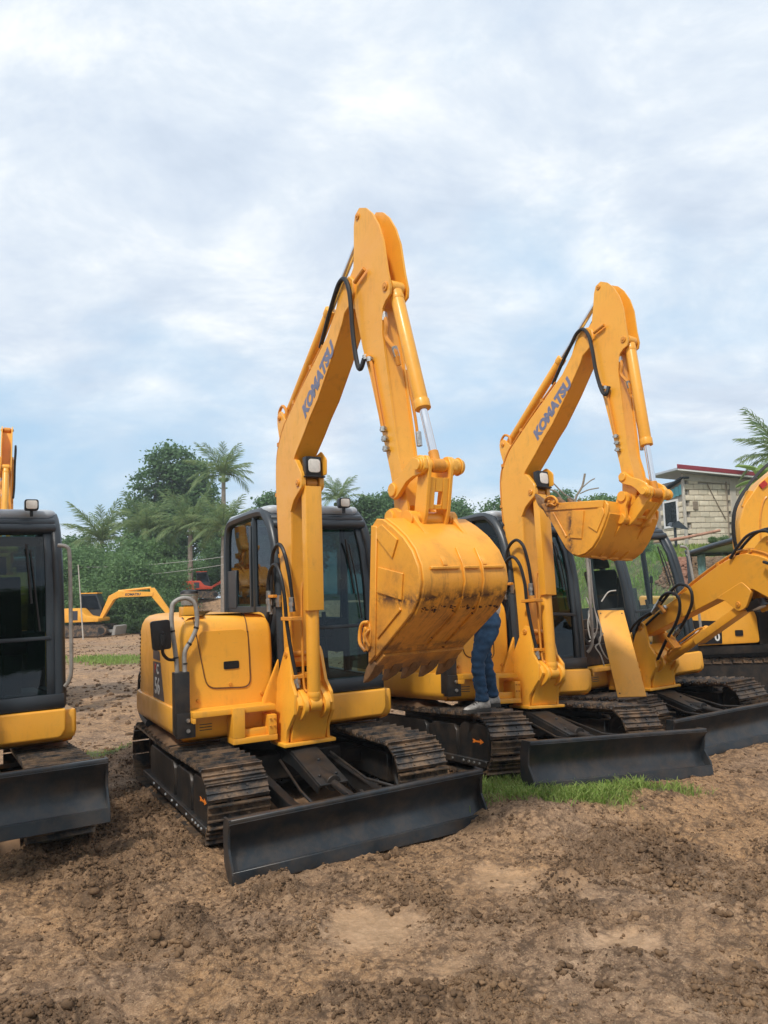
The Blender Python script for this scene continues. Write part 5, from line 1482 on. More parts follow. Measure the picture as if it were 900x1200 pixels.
build_machine('E', 'yellow excavator behind the left one, only its raised arm showing over the cab roof', PIN_A, 0.0, ('far',))

# ================================================================== the person on the second machine's track
def skin_mesh(name, verts, edges, radii, mat, root=0, sub=2):
    """grows one continuous surface round a jointed skeleton"""
    me = bpy.data.meshes.new(name); me.from_pydata(verts, edges, []); ob = bpy.data.objects.new(name, me); COL.objects.link(ob)
    md = ob.modifiers.new('s', 'SKIN'); md.use_smooth_shade = True
    for i, r in enumerate(radii):
        r = r if isinstance(r, tuple) else (r, r)
        me.skin_vertices[0].data[i].radius = r
        me.skin_vertices[0].data[i].use_root = (i == root)
    sb = ob.modifiers.new('d', 'SUBSURF'); sb.levels = sub; sb.render_levels = sub
    dg = bpy.context.evaluated_depsgraph_get(); out = bpy.data.meshes.new_from_object(ob.evaluated_get(dg)); out.name = name
    bpy.data.objects.remove(ob); out.materials.clear(); out.materials.append(M[mat])
    for p in out.polygons: p.use_smooth = True
    return out
def bend(me, amp, scale, seed):
    """small cloth wrinkles"""
    n = len(me.vertices); co = np.empty(n*3, np.float32); me.vertices.foreach_get('co', co); co = co.reshape(-1, 3)
    nr = np.empty(n*3, np.float32); me.vertices.foreach_get('normal', nr); nr = nr.reshape(-1, 3)
    w = fbm(co[:, 0]*scale+co[:, 1]*scale, co[:, 2]*scale*1.6, 3, seed)+0.6*fbm(co[:, 1]*scale*1.7, co[:, 2]*scale*2.3, 2, seed+3)
    co += nr*(w[:, None]*amp); me.vertices.foreach_set('co', co.ravel()); me.update(); return me
MBm = posemat('B')
pw = MBm @ Vector((-0.90, -0.80, 0.565))+Vector((0.075, 0.0, 0.0))
# person frame: x = towards the person's front (to the left of the picture and a little forward), y = person's left
ang = math.radians(200)
pf = Vector((math.cos(ang), math.sin(ang), 0)); pl = Vector((-pf.y, pf.x, 0))
sc_ = 0.97
PMt = frame(pw, pf*sc_, pl*sc_, (0, 0, sc_))
person = thing('person', 'person in blue jeans and white trainers standing on the track behind the bucket', 'person', PMt)
hl, kl_, al = (0.0, 0.085, 0.84), (0.17, 0.10, 0.47), (0.12, 0.09, 0.09)        # left leg: hip, knee, ankle
hr, kr_, ar_ = (0.0, -0.085, 0.84), (-0.01, -0.12, 0.46), (-0.10, -0.125, 0.09)
torso = [(0, 0, 0.90), (0.0, 0, 1.02), (0.01, 0, 1.16), (0.0, 0, 1.32), (0.0, 0, 1.40), (0.01, 0, 1.47), (0.02, 0, 1.545), (0.02, 0, 1.62)]
# body (skin), one continuous surface: torso, neck, head, arms
V = torso+[hl, kl_, al, hr, kr_, ar_, (0.0, 0.155, 1.34), (0.03, 0.20, 1.10), (0.20, 0.17, 1.12), (0.27, 0.15, 1.15), (0.0, -0.155, 1.34), (-0.02, -0.21, 1.09), (0.10, -0.21, 0.90), (0.13, -0.205, 0.84)]
Ed = [(0, 1), (1, 2), (2, 3), (3, 4), (4, 5), (5, 6), (6, 7), (0, 8), (8, 9), (9, 10), (0, 11), (11, 12), (12, 13), (3, 14), (14, 15), (15, 16), (16, 17), (3, 18), (18, 19), (19, 20), (20, 21)]
Rd = [(0.095, 0.08), (0.105, 0.08), (0.13, 0.095), (0.12, 0.09), (0.065, 0.06), (0.052, 0.052), (0.085, 0.075), (0.075, 0.068), 0.05, 0.038, 0.030, 0.05, 0.038, 0.030, 0.052, 0.040, 0.030, 0.026, 0.052, 0.040, 0.030, 0.026]
bodyo = link('body', skin_mesh('body', V, Ed, Rd, 'skin'), person)
def hand(wrist, d, side, name='hand'):
    w = Vector(wrist); d = Vector(d).normalized(); s = Vector(side).normalized(); up = d.cross(s)
    V = [w-d*0.02, w+d*0.03, w+d*0.075]; E_ = [(0, 1), (1, 2)]; R = [(0.022, 0.022), (0.036, 0.016), (0.038, 0.014)]
    for i, (o, L) in enumerate(((-0.030, 0.062), (-0.010, 0.072), (0.010, 0.068), (0.029, 0.054))):
        b = len(V); V += [w+d*0.088+s*o, w+d*(0.088+L*0.45)+s*o*1.1-up*0.004, w+d*(0.088+L*0.75)+s*o*1.1-up*0.016, w+d*(0.088+L*0.9)+s*o*1.05-up*0.032]
        E_ += [(2, b), (b, b+1), (b+1, b+2), (b+2, b+3)]; R += [0.0095, 0.0088, 0.0082, 0.007]
    b = len(V); V += [w+d*0.035-s*0.036, w+d*0.065-s*0.056-up*0.010, w+d*0.088-s*0.060-up*0.022]; E_ += [(1, b), (b, b+1), (b+1, b+2)]; R += [0.012, 0.010, 0.0085]
    return skin_mesh(name, [tuple(v) for v in V], E_, R, 'skin')
link('hand', hand((0.27, 0.15, 1.15), (0.9, -0.1, 0.25), (0, 0, -1)), person); link('hand', hand((0.13, -0.205, 0.84), (0.35, 0, -0.9), (1, 0, 0.3)), person)
def lean(me):
    for v in me.vertices:
        if v.co.z > 0.95: v.co.x += 0.13*(v.co.z-0.95)/0.65
    return me
# face: nose, eyes, mouth, ears and hair on the head
def head_bits():
    m = MB(); m.loft([[Vector((0.094, -0.006, 1.60)), Vector((0.094, 0.006, 1.60)), Vector((0.088, 0.004, 1.61)), Vector((0.088, -0.004, 1.61))], [Vector((0.090, -0.016, 1.560)), Vector((0.090, 0.016, 1.560)), Vector((0.118, 0.008, 1.568)), Vector((0.118, -0.008, 1.568))]])
    m.bevel(0.004, 2); return m.mesh('nose', 'skin')
hd_ = link('nose', head_bits(), person)
for y in (-0.033, 0.033):
    m = MB(); m.cyl((0.088, y, 1.602), (0.097, y, 1.602), 0.010, 0.006, n=10); link('eye', m.mesh('eye', 'hair'), person)
for y in (-0.088, 0.088):
    m = MB(); m.prism(rnd_poly([(0.0, 1.555), (0.03, 1.56), (0.035, 1.61), (0.005, 1.615)], 0.012, 3), y-0.008, y+0.008); m.bevel(0.004, 1); link('ear', m.mesh('ear', 'skin'), person)
m = MB(); m.box((0.085, -0.022, 1.532), (0.098, 0.022, 1.540)); m.bevel(0.003, 1); link('mouth', m.mesh('mouth', 'letter_red'), person)
hv = [(0.0, 0, 1.66), (-0.03, 0, 1.62), (-0.05, 0, 1.54), (-0.055, 0, 1.46)]
link('hair', skin_mesh('hair', hv, [(0, 1), (1, 2), (2, 3)], [(0.075, 0.08), (0.092, 0.09), (0.085, 0.075), (0.05, 0.04)], 'hair'), person)
for o_ in person.children:
    if 'lean' not in o_.data: o_.data['lean'] = 1; lean(o_.data)
# white shirt over torso and upper arms
V = [(0, 0, 0.80), (0.0, 0, 0.98), (0.01, 0, 1.16), (0.0, 0, 1.31), (0.0, 0, 1.385), (0.0, 0.155, 1.335), (0.02, 0.185, 1.19), (0.0, -0.155, 1.335), (-0.01, -0.19, 1.19)]
sh_ = skin_mesh('shirt', V, [(0, 1), (1, 2), (2, 3), (3, 4), (3, 5), (5, 6), (3, 7), (7, 8)], [(0.15, 0.125), (0.145, 0.118), (0.150, 0.118), (0.135, 0.105), (0.075, 0.07), 0.068, 0.062, 0.068, 0.062], 'shirt_white')
link('shirt', lean(bend(sh_, 0.006, 7, 3)), person)
# jeans: one surface from waist to both hems
V = [(0, 0, 0.93), (0, 0, 0.85), (0.005, 0.088, 0.76), (0.11, 0.095, 0.60), kl_, (0.155, 0.097, 0.30), (0.135, 0.092, 0.14), (0.13, 0.09, 0.085),
     (0.005, -0.088, 0.76), (0.0, -0.105, 0.60), kr_, (-0.055, -0.122, 0.29), (-0.085, -0.125, 0.14), (-0.09, -0.125, 0.085)]
jn = skin_mesh('jeans', V, [(0, 1), (1, 2), (2, 3), (3, 4), (4, 5), (5, 6), (6, 7), (1, 8), (8, 9), (9, 10), (10, 11), (11, 12), (12, 13)],
    [(0.125, 0.105), (0.128, 0.108), (0.100, 0.098), (0.086, 0.084), (0.070, 0.070), (0.064, 0.066), (0.058, 0.060), (0.066, 0.068), (0.100, 0.098), (0.086, 0.084), (0.070, 0.070), (0.064, 0.066), (0.058, 0.060), (0.066, 0.068)], 'jeans', 0, 3)
link('jeans', bend(jn, 0.016, 15, 9), person)
def sneaker(c, yaw):
    c = Vector(c); T = Matrix.Translation(c) @ Matrix.Rotation(yaw, 4, 'Z')
    def ring(x, w, z0, z1, n=12):
        return [T @ Vector((x, w*math.cos(2*PI*k/n), (z0+z1)/2+(z1-z0)/2*math.sin(2*PI*k/n))) for k in range(n)]
    m = MB(); m.loft([ring(-0.085, 0.022, 0.03, 0.075), ring(-0.07, 0.036, 0.022, 0.11), ring(-0.03, 0.042, 0.02, 0.125), ring(0.02, 0.042, 0.02, 0.115), ring(0.07, 0.044, 0.02, 0.085), ring(0.12, 0.046, 0.018, 0.065), ring(0.16, 0.036, 0.018, 0.052), ring(0.18, 0.014, 0.022, 0.040)])
    up = m.mesh('trainer', 'shoe_white', 60)
    m = MB(); pl = [(-0.095, 0.0), (-0.08, -0.035), (0.0, -0.040), (0.08, -0.050), (0.15, -0.042), (0.188, -0.012), (0.188, 0.012), (0.15, 0.042), (0.08, 0.05), (0.0, 0.040), (-0.08, 0.035)]
    a = [[T @ Vector((x, y*k, z)) for x, y in pl] for z, k in ((0.0, 0.95), (0.012, 1.0), (0.035, 0.98))]; m.loft(a); so = m.mesh('sole', 'shoe_dark')
    m = MB()
    for k in range(4):
        x = 0.02+0.022*k; z = 0.113-0.010*k; m.tube([T @ Vector((x, -0.030, z-0.012)), T @ Vector((x+0.008, 0, z+0.002)), T @ Vector((x, 0.030, z-0.012))], 0.0035, 5, 2)
    la = m.mesh('laces', 'shoe_dark'); o = link('trainer', up, person); link('sole', so, o); la_ = link('laces', la, o); return o
sneaker((0.14, 0.09, 0.0), 0.05); sneaker((-0.07, -0.125, 0.0), -0.12)

# ================================================================== loose engine cover and cable bundle at the third machine
def wpt(px, d):
    f, p, r, h = 902.8, 0.104, -0.028, 1.762
    x, y = px[0]-450, px[1]-600; cr, sr = math.cos(r), math.sin(r)
    a = (x*cr+y*sr)/f; b = (-x*sr+y*cr)/f; c, s = math.cos(p), math.sin(p)
    v = Vector((a, c+b*s, s-b*c)); t = d/v.y
    return Vector((v.x*t, d, h+v.z*t))
a, b, c, d = wpt((700, 715), 8.85), wpt((731, 715), 8.80), wpt((758, 816), 8.20), wpt((724, 817), 8.25)
m = MB(); nrm = (b-a).cross(d-a).normalized()*0.018
m.loft([[a, b, c, d], [a+nrm, b+nrm, c+nrm, d+nrm]]); m.bevel(0.005, 2)
pn = thing('engine_cover', 'loose yellow cover plate leaning upright beside the third excavator', 'cover plate', None, None, m.mesh('engine_cover', 'yellow'))
for u, v in ((0.1, 0.04), (0.9, 0.04), (0.1, 0.96), (0.9, 0.96)):
    q = a+(b-a)*u+(d-a)*v; m = MB(); nn = nrm.normalized(); m.cyl(q-nn*0.003, q+nn*0.021, 0.008, n=8); link('bolt_hole', m.mesh('bolt_hole', 'dark_void'), pn)
cb_ = thing('cable_bundle', 'bundle of pale cables hanging down beside the open engine bay', 'cables')
pth = [[(689, 655), (692, 680), (695, 705), (700, 732), (696, 748), (690, 752)], [(691, 655), (694, 690), (697, 715), (704, 735), (703, 752), (698, 758), (704, 768), (708, 780)], [(687, 700), (692, 715), (689, 730), (692, 748), (697, 742)], [(690, 668), (693, 700), (690, 722), (694, 740)], [(707, 742), (702, 752), (712, 772), (722, 764)], [(705, 705), (713, 694), (722, 692)]]
for i, pp in enumerate(pth):
    m = MB(); m.tube([wpt(p, 8.55+0.02*i) for p in pp], 0.0075, 6, 5); link('cable', m.mesh('cable', 'cable_white'), cb_)

# ================================================================== black and yellow machine at the far right
def W_(px, d): return wpt(px, d)
m4 = thing('excavator', 'yellow and black excavator behind the lowered boom, HX lettering on its side', 'excavator', Matrix.Translation((4.6, 11.4, 0.25)))
iv = Matrix.Translation((-4.6, -11.4, -0.25))
def part(name, m, mat, par=m4, **k):
    bmesh.ops.transform(m.bm, matrix=iv, verts=m.bm.verts[:]); return link(name, m.mesh(name, mat, **k), par)
m = MB(); m.prism(rnd_poly([(3.95, 0.90), (5.13, 0.93), (5.11, 1.30), (4.98, 1.56), (3.97, 1.60)], 0.05, 4), 10.75, 12.2); m.bevel(0.02, 2); hb = part('side_body', m, 'yellow')
m = MB(); m.prism([(3.97, 0.925), (4.60, 0.935), (4.61, 1.24), (3.97, 1.27)], 10.735, 10.749); part('black_panel', m, 'mirror_black', hb)
m = MB(); m.prism(rnd_poly([(4.79, 1.03), (4.90, 1.03), (4.90, 1.11), (4.79, 1.11)], 0.015, 3), 10.738, 10.749); part('hatch_latch', m, 'mirror_black', hb)
for txt, mt, sz, pos in (('H', 'letter_red', 0.15, (4.10, 1.04)), ('X', 'letter_white', 0.15, (4.20, 1.045)), ('0', 'letter_white', 0.15, (4.50, 0.975))):
    link('lettering', textmesh('lettering', txt, sz, mt, 0, 0.004, 0.001), hb, iv @ frame((pos[0], 10.733, pos[1]), (1, 0, 0), (0, 0, 1), (0, -1, 0)))
m = MB(); m.prism(rnd_poly([(4.15, 0.78), (5.9, 0.80), (5.9, 0.905), (4.02, 0.895)], 0.03, 3), 10.78, 12.3); m.box((4.4, 10.95, 0.6), (5.7, 12.2, 0.79)); m.box((5.15, 10.8, 0.9), (5.9, 12.2, 1.35)); m.bevel(0.012, 2); part('lower_frame', m, 'frame_black')
for yy in (10.55, 12.1):
    m = MB(); st = rnd_poly([(3.9, 0.22), (6.6, 0.22), (6.78, 0.45), (6.6, 0.68), (3.9, 0.68), (3.72, 0.45)], 0.12, 5); m.prism(st, yy, yy+0.40); m.bevel(0.01, 1); tk = part('crawler_track', m, 'frame_black')
    sh = cached('shoe', shoe_mesh); P_ = rnd_poly([(3.9, 0.21), (6.6, 0.21), (6.79, 0.45), (6.6, 0.69), (3.9, 0.69), (3.71, 0.45)], 0.12, 5)
    pts = [Vector(p) for p in P_]; per = sum((pts[(i+1) % len(pts)]-pts[i]).length for i in range(len(pts))); n_ = int(per/0.136); step = per/n_; acc = 0; k = 0
    for i in range(len(pts)):
        aa, bb = pts[i], pts[(i+1) % len(pts)]; L = (bb-aa).length
        while k*step < acc+L-1e-6 and L > 1e-6:
            t = (k*step-acc)/L; q = aa+(bb-aa)*t; e = (bb-aa).normalized()
            link('track_shoe', sh, tk, iv @ frame((q.x, yy+0.20, q.y), (-e.x, 0, -e.y), (0, 1, 0), (e.y, 0, -e.x))); k += 1
        acc += L
# cab
c0, c1 = Vector((4.96, 12.6, 0)), Vector((5.17, 11.0, 0)); ux = (c1-c0).normalized(); wy = Vector((1, 0.12, 0))
def cp(u, w, z): return c0+ux*u*1.61+wy*w+Vector((0, 0, z+0.14*u))
m = MB()
for w in (0.0, 0.95):
    m.tube([cp(0, w, 0.95), cp(0, w, 2.18), cp(0.05, w, 2.25), cp(0.92, w, 2.27), cp(1.0, w, 2.2), cp(1.03, w, 0.95)], 0.045, 8, 2)
for u, z in ((0.02, 2.24), (0.97, 2.25), (0.0, 1.45), (1.02, 1.3)):
    m.tube([cp(u, 0, z), cp(u, 0.95, z)], 0.04, 8)
m.tube([cp(0.0, 0, 1.45), cp(1.0, 0, 1.40)], 0.03, 8)
cb4 = part('cab', m, 'charcoal', sharp=50)
m = MB(); m.loft([[cp(0, 0, 2.25), cp(1, 0, 2.26), cp(1, 0.95, 2.26), cp(0, 0.95, 2.25)], [cp(0.02, 0.02, 2.31), cp(0.97, 0.02, 2.31), cp(0.97, 0.93, 2.31), cp(0.02, 0.93, 2.31)]]); m.bevel(0.015, 2); part('cab_roof', m, 'roof_grey', cb4)
for w in (0.0, 0.95):
    m = MB(); m.quad(cp(0.03, w, 1.46), cp(0.97, w, 1.42), cp(0.95, w, 2.22), cp(0.05, w, 2.22)); part('side_window', m, 'glass_clear', cb4)
for u in (0.0, 1.0):
    m = MB(); m.quad(cp(u, 0.05, 1.46), cp(u, 0.9, 1.42), cp(u, 0.9, 2.2), cp(u, 0.05, 2.2)); part('end_window', m, 'glass_clear', cb4)
m = MB(); m.box((0, 0, 0), (1, 1, 1)); m.bm.clear() if False else None
m = MB()
rings = []
for k in range(9):
    z = 2.20-0.085*k; wd = 0.13*(1-0.75*math.exp(-((k-6)/1.6)**2))
    rings.append([cp(0.14-wd*0.5+wd*j/7, 0.07+0.02*math.sin(j*2.2), z) for j in range(8)]+[cp(0.14+wd*0.5-wd*j/7, 0.085+0.02*math.sin((7-j)*2.2), z) for j in range(8)])
m.loft(rings); part('curtain', m, 'curtain', cb4)
m = MB(); m.cyl(cp(0.55, 0.4, 1.4), cp(0.55, 0.4, 1.95), 0.07, 0.09, n=10); m.box((5.2, 11.6, 1.4), (5.7, 12.1, 1.62)); m.bevel(0.01, 1); part('seat', m, 'seat_black', cb4)
# boom rising behind the lowered boom of the third machine
d4 = 10.35
bpx = [(905, 705), (884, 690), (872, 655), (868, 640), (866, 612), (872, 592), (890, 566), (915, 545), (955, 528), (1010, 520), (1090, 528), (1096, 560), (1010, 560), (962, 572), (935, 600), (928, 640), (935, 690)]
bp3 = [W_(p, d4) for p in bpx]
m = MB(); m.prism([(p.x, p.z) for p in bp3], d4-0.02, d4+0.24)
m.bevel(0.008, 1); bm4 = part('boom', m, 'yellow')
m = MB(); m.prism([(p.x, p.z) for p in bp3], d4-0.030, d4-0.021); m.bevel(0.003, 1); part('boom_side_plate', m, 'yellow', bm4)
arc = [W_((900-9*math.sin(t), 616-34*math.cos(t)), d4-0.034) for t in np.linspace(0.15, 2.9, 12)]
m = MB(); m.tube(arc, 0.012, 6); part('weld_arc', m, 'yellow2', bm4)
m = MB()
for o, dd in ((0, -0.02), (1.5, 0.06), (3, 0.14)):
    m.tube([W_((877-o, 668), d4+dd), W_((864-o, 640), d4+dd), W_((861-o, 612), d4+dd), W_((866-o, 589), d4+dd), W_((884-o, 562), d4+dd), W_((910-o, 538), d4+dd), W_((950, 518), d4+dd)], 0.0095, 7, 4)
part('boom_hoses', m, 'rubber', bm4)
m = MB(); m.box((0, -0.02, 0), (0.10, 0, 0.07), frame(W_((893, 573), d4-0.034), (0.8, 0, 0.6), (0, 1, 0), (-0.6, 0, 0.8))); part('red_mark', m, 'letter_red', bm4)
m = MB(); m.prism(rnd_poly([(bp3[5].x-0.03, bp3[5].z-0.03), (bp3[5].x+0.06, bp3[5].z+0.20), (bp3[5].x+0.15, bp3[5].z+0.19), (bp3[5].x+0.14, bp3[5].z+0.04)], 0.03, 4), d4+0.0, d4+0.05); m.bevel(0.004, 1); part('pipe_bracket', m, 'yellow', bm4)
m = MB(); m.box((5.3, d4+0.02, 0.85), (5.75, d4+0.5, 1.6)); m.bevel(0.03, 2); part('boom_foot', m, 'black_steel')

# ================================================================== small excavators far off
def far_machine(label, loc, yaw, col, s=1.0, pose=0, text=True):
    T = Matrix.Translation(loc) @ Matrix.Rotation(yaw, 4, 'Z') @ Matrix.Scale(s, 4)
    r = thing('excavator', label, 'excavator', T)
    for y in (-0.95, 0.95):
        m = MB(); m.prism(rnd_poly([(-1.5, 0.06), (1.45, 0.06), (1.75, 0.38), (1.5, 0.72), (-1.5, 0.72), (-1.8, 0.38)], 0.2, 4), y-0.22, y+0.22)
        m.bevel(0.02, 1); t = link('crawler_track', m.mesh('crawler_track', 'track_steel'), r)
        m = MB()
        for k in range(18):
            m.box((-1.5+0.17*k, y-0.225, 0.725), (-1.40+0.17*k, y+0.225, 0.75))
        link('track_shoes', m.mesh('track_shoes', 'track_steel'), t)['kind'] = 'stuff'
        for x in (-1.45, 1.4):
            m = MB(); m.cyl((x, y-0.235, 0.39), (x, y+0.235, 0.39), 0.2, n=16); link('track_wheel', m.mesh('track_wheel', 'black_steel'), t)
    m = MB(); m.box((-0.9, -0.8, 0.35), (0.9, 0.8, 0.8)); m.cyl((0, 0, 0.8), (0, 0, 0.92), 0.6, n=20); link('centre_frame', m.mesh('centre_frame', 'black_steel'), r)
    m = MB(); m.prism(rnd_poly([(-1.75, 0.92), (1.15, 0.92), (1.15, 1.15), (0.4, 1.3), (0.0, 1.75), (-1.5, 1.75), (-1.8, 1.5)], 0.1, 4), -0.98, 0.98); m.bevel(0.03, 2); b = link('body', m.mesh('body', col), r)
    m = MB(); m.box((-0.6, -0.995, 1.05), (-0.1, -0.981, 1.6)); link('side_panel', m.mesh('side_panel', 'sticker_grey'), b)
    m = MB(); m.prism(rnd_poly([(-0.35, 1.3), (0.95, 1.2), (0.95, 1.7), (0.62, 2.62), (-0.35, 2.62)], 0.06, 4), 0.1, 0.95); m.bevel(0.02, 1); c = link('cab', m.mesh('cab', 'charcoal' if col == 'yellow' else 'charcoal'), r)
    m = MB(); m.prism([(-0.28, 1.65), (0.84, 1.65), (0.58, 2.5), (-0.28, 2.5)], 0.09, 0.098); link('side_window', m.mesh('side_window', 'glass_smoke'), c)
    m = MB(); m.prism(rnd_poly([(-0.4, 2.62), (0.66, 2.62), (0.66, 2.68), (-0.4, 2.68)], 0.02, 2), 0.08, 0.97); link('cab_roof', m.mesh('cab_roof', col), c)
    if pose == 0:
        bo_ = [(0.85, 1.05), (1.05, 1.02), (1.75, 2.20), (2.1, 2.34), (4.15, 2.36), (4.2, 2.62), (2.0, 2.72), (1.45, 2.45)]
        am = [(3.95, 2.85), (4.2, 2.88), (5.4, 1.15), (5.3, 1.0), (5.12, 1.05), (4.05, 2.35)]
        cyl_ = [((0.9, 0.9), (1.85, 2.35)), ((2.0, 2.72), (4.0, 2.88))]
        bk = [(5.2, 1.1), (5.35, 0.95), (5.5, 0.5), (5.2, 0.15), (4.8, 0.2), (4.7, 0.55)]
    else:
        bo_ = [(0.85, 1.05), (1.05, 1.02), (2.2, 1.55), (3.2, 1.5), (3.2, 1.7), (2.1, 1.85)]; am = [(3.0, 1.8), (3.2, 1.8), (3.5, 0.6), (3.3, 0.55)]; cyl_ = [((0.9, 0.9), (2.0, 1.55))]
        bk = [(3.3, 0.6), (3.5, 0.55), (3.6, 0.2), (3.3, 0.02), (3.0, 0.1)]
    m = MB(); m.prism(bo_, -0.15, 0.15); m.bevel(0.02, 1); bo2 = link('boom', m.mesh('boom', col), r)
    m = MB(); m.prism(am, -0.11, 0.11); m.bevel(0.02, 1); link('arm', m.mesh('arm', col), r)
    for p, q in cyl_:
        m = MB(); m.cyl((p[0], 0.0, p[1]), (q[0], 0.0, q[1]), 0.07, n=10); link('cylinder', m.mesh('cylinder', col), r)
    m = MB(); m.prism(rnd_poly(bk, 0.08, 3), -0.4, 0.4); m.bevel(0.02, 1); link('bucket', m.mesh('bucket', 'yellow2' if col == 'yellow' else 'black_steel'), r)
    m = MB(); m.prism([(1.95, 0.1), (2.12, 0.1), (2.22, 0.62), (2.08, 0.68)], -1.0, 1.0); m.box((1.2, -0.5, 0.25), (2.0, -0.35, 0.4)); m.box((1.2, 0.35, 0.25), (2.0, 0.5, 0.4)); link('blade', m.mesh('blade', 'rail_grey'), r)
    if text:
        link('lettering', textmesh('lettering', 'KOMATSU', 0.20, 'letter_dark', 0.2, 0.008, 0.002), bo2, frame((2.45, -0.153, 2.44), (1, 0, 0), (0, 0, 1), (0, -1, 0)))
    return r
far_machine('small yellow excavator parked far off by the bushes with its arm reaching right', (-14.75, 38.0, float(base_h(-14.75, 38.0))+0.0), 0.0, 'yellow', 0.80)
far_machine('small orange red excavator standing on the embankment far off', (-11.2, 46.6, float(base_h(-11.2, 46.6))+0.02), 0.25, 'red_paint', 0.62, 1, False)

# ================================================================== foliage
def leaves(name, blobs, n, size, mat, seed, hang=0.3):
    """many leaf-sized faces spread through uneven lobes"""
    g = np.random.default_rng(seed); B = np.array(blobs, float); vol = B[:, 3]*B[:, 4]*B[:, 5]; pk = g.choice(len(B), n, p=vol/vol.sum())
    # twig clusters inside each lobe give light and dark clumps and gaps
    nc = max(6, n//26); cb_k = g.choice(len(B), nc, p=vol/vol.sum()); u = g.normal(size=(nc, 3)); u /= np.linalg.norm(u, axis=1)[:, None]
    rad = g.uniform(0.35, 1.08, nc)**0.6
    cc_ = B[cb_k, :3]+u*rad[:, None]*B[cb_k, 3:6]
    ci = g.integers(0, nc, n); sp = size*2.3
    P = cc_[ci]+g.normal(size=(n, 3))*sp*np.array([1, 1, 0.6])*0.55
    a = g.normal(size=(n, 3)); a[:, 2] = a[:, 2]*0.5-hang; a /= np.linalg.norm(a, axis=1)[:, None]
    b = g.normal(size=(n, 3)); b -= (b*a).sum(1)[:, None]*a; b /= np.linalg.norm(b, axis=1)[:, None]
    s = size*(0.6+0.8*g.random(n))[:, None]
    V = np.stack([P-a*s*0.5, P+b*s*0.28, P+a*s*0.5, P-b*s*0.28], 1).reshape(-1, 3)
    F = np.arange(n*4).reshape(-1, 4); return joined(name, V, F, mat, False)
def limbs(name, trunk, blobs, r0, seed, mat='bark'):
    g = random.Random(seed); m = MB(); T = [Vector(p) for p in trunk]; nT = len(T)
    m.tube(T, r0, 8, 3, True, None) if False else None
    P = spline(T, 4); m.tube(P, r0, 8, 0, True, [r0*(1-0.7*i/(len(P)-1)) for i in range(len(P))])
    for b in blobs:
        k = P[int(len(P)*g.uniform(0.35, 0.95))]; e = Vector(b[:3]); mid = (k+e)/2+Vector((g.uniform(-.3, .3), g.uniform(-.3, .3), -0.2*abs(e.z-k.z)))
        Q = spline([k, mid, e], 4); m.tube(Q, r0*0.3, 6, 0, True, [r0*0.38*(1-0.8*i/(len(Q)-1)) for i in range(len(Q))])
        for j in range(3):
            e2 = e+Vector((g.uniform(-1, 1)*b[3], g.uniform(-1, 1)*b[4], g.uniform(-0.3, 1)*b[5]))*0.75; Q = spline([mid.lerp(e, 0.6), (mid.lerp(e, 0.6)+e2)/2+Vector((0, 0, 0.15)), e2], 3); m.tube(Q, r0*0.1, 5, 0, True, [r0*0.14*(1-0.8*i/(len(Q)-1)) for i in range(len(Q))])
    return m.mesh(name, mat)
def tree(label, cat, loc, h, blobs, n, size, mat, seed, r0=0.22, group=None, name='broadleaf_tree'):
    r = thing(name, label, cat, Matrix.Translation(loc), group)
    link('trunk', limbs('trunk', [(0, 0, -0.3), (0.1, 0, h*0.35), (-0.05, 0.1, h*0.7), (0.05, 0, h*0.92)], blobs, r0, seed), r)
    link('crown', leaves('crown', blobs, n, size, mat, seed), r); return r
def gz(x, y): return float(base_h(x, y))
# tall broadleaf tree left of the main machine
g = random.Random(4)
bl_ = [(-2.2, 0, 6.2, 1.2, 1.2, 1.1), (-2.4, 0.3, 8.2, 1.1, 1.2, 1.0), (-1.5, 0, 10.0, 1.2, 1.2, 1.0), (-0.1, 0, 11.6, 1.5, 1.3, 1.1), (1.3, 0, 10.4, 1.3, 1.3, 1.2), (2.2, 0, 8.6, 1.3, 1.3, 1.1), (2.9, 0, 7.0, 1.3, 1.2, 1.0), (0.2, 0.6, 8.6, 1.5, 1.3, 1.5), (-0.8, -0.5, 6.9, 1.3, 1.2, 1.1), (1.2, -0.6, 6.4, 1.4, 1.2, 1.1), (-0.3, 0, 4.6, 2.2, 1.5, 1.2), (3.3, 0.2, 5.0, 1.3, 1.2, 1.2), (-2.6, 0.2, 4.3, 1.4, 1.2, 1.2)]
tree('tall dark green broadleaf tree rising above the palms on the left', 'tree', (-16.6, 60, gz(-16.6, 60)), 12.5, [(b[0]*1.08, b[1], b[2]+0.75, b[3]*1.12, b[4], b[5]*1.1) for b in bl_], 34000, 0.27, 'leaf_broad', 31, 0.32)
tree('thin leafy tree between the palms and the raised boom', 'tree', (-8.4, 57, gz(-8.4, 57)), 8.0, [(0, 0, 6.8, 1.0, 1, 0.8), (-0.9, 0, 5.6, 1.0, 1, 0.8), (1.1, 0, 5.9, 1.0, 1, 0.8), (0.1, 0, 4.2, 1.3, 1, 1.1), (1.6, 0, 8.2, 0.6, 0.6, 0.5)], 9000, 0.24, 'leaf_broad', 32, 0.16)
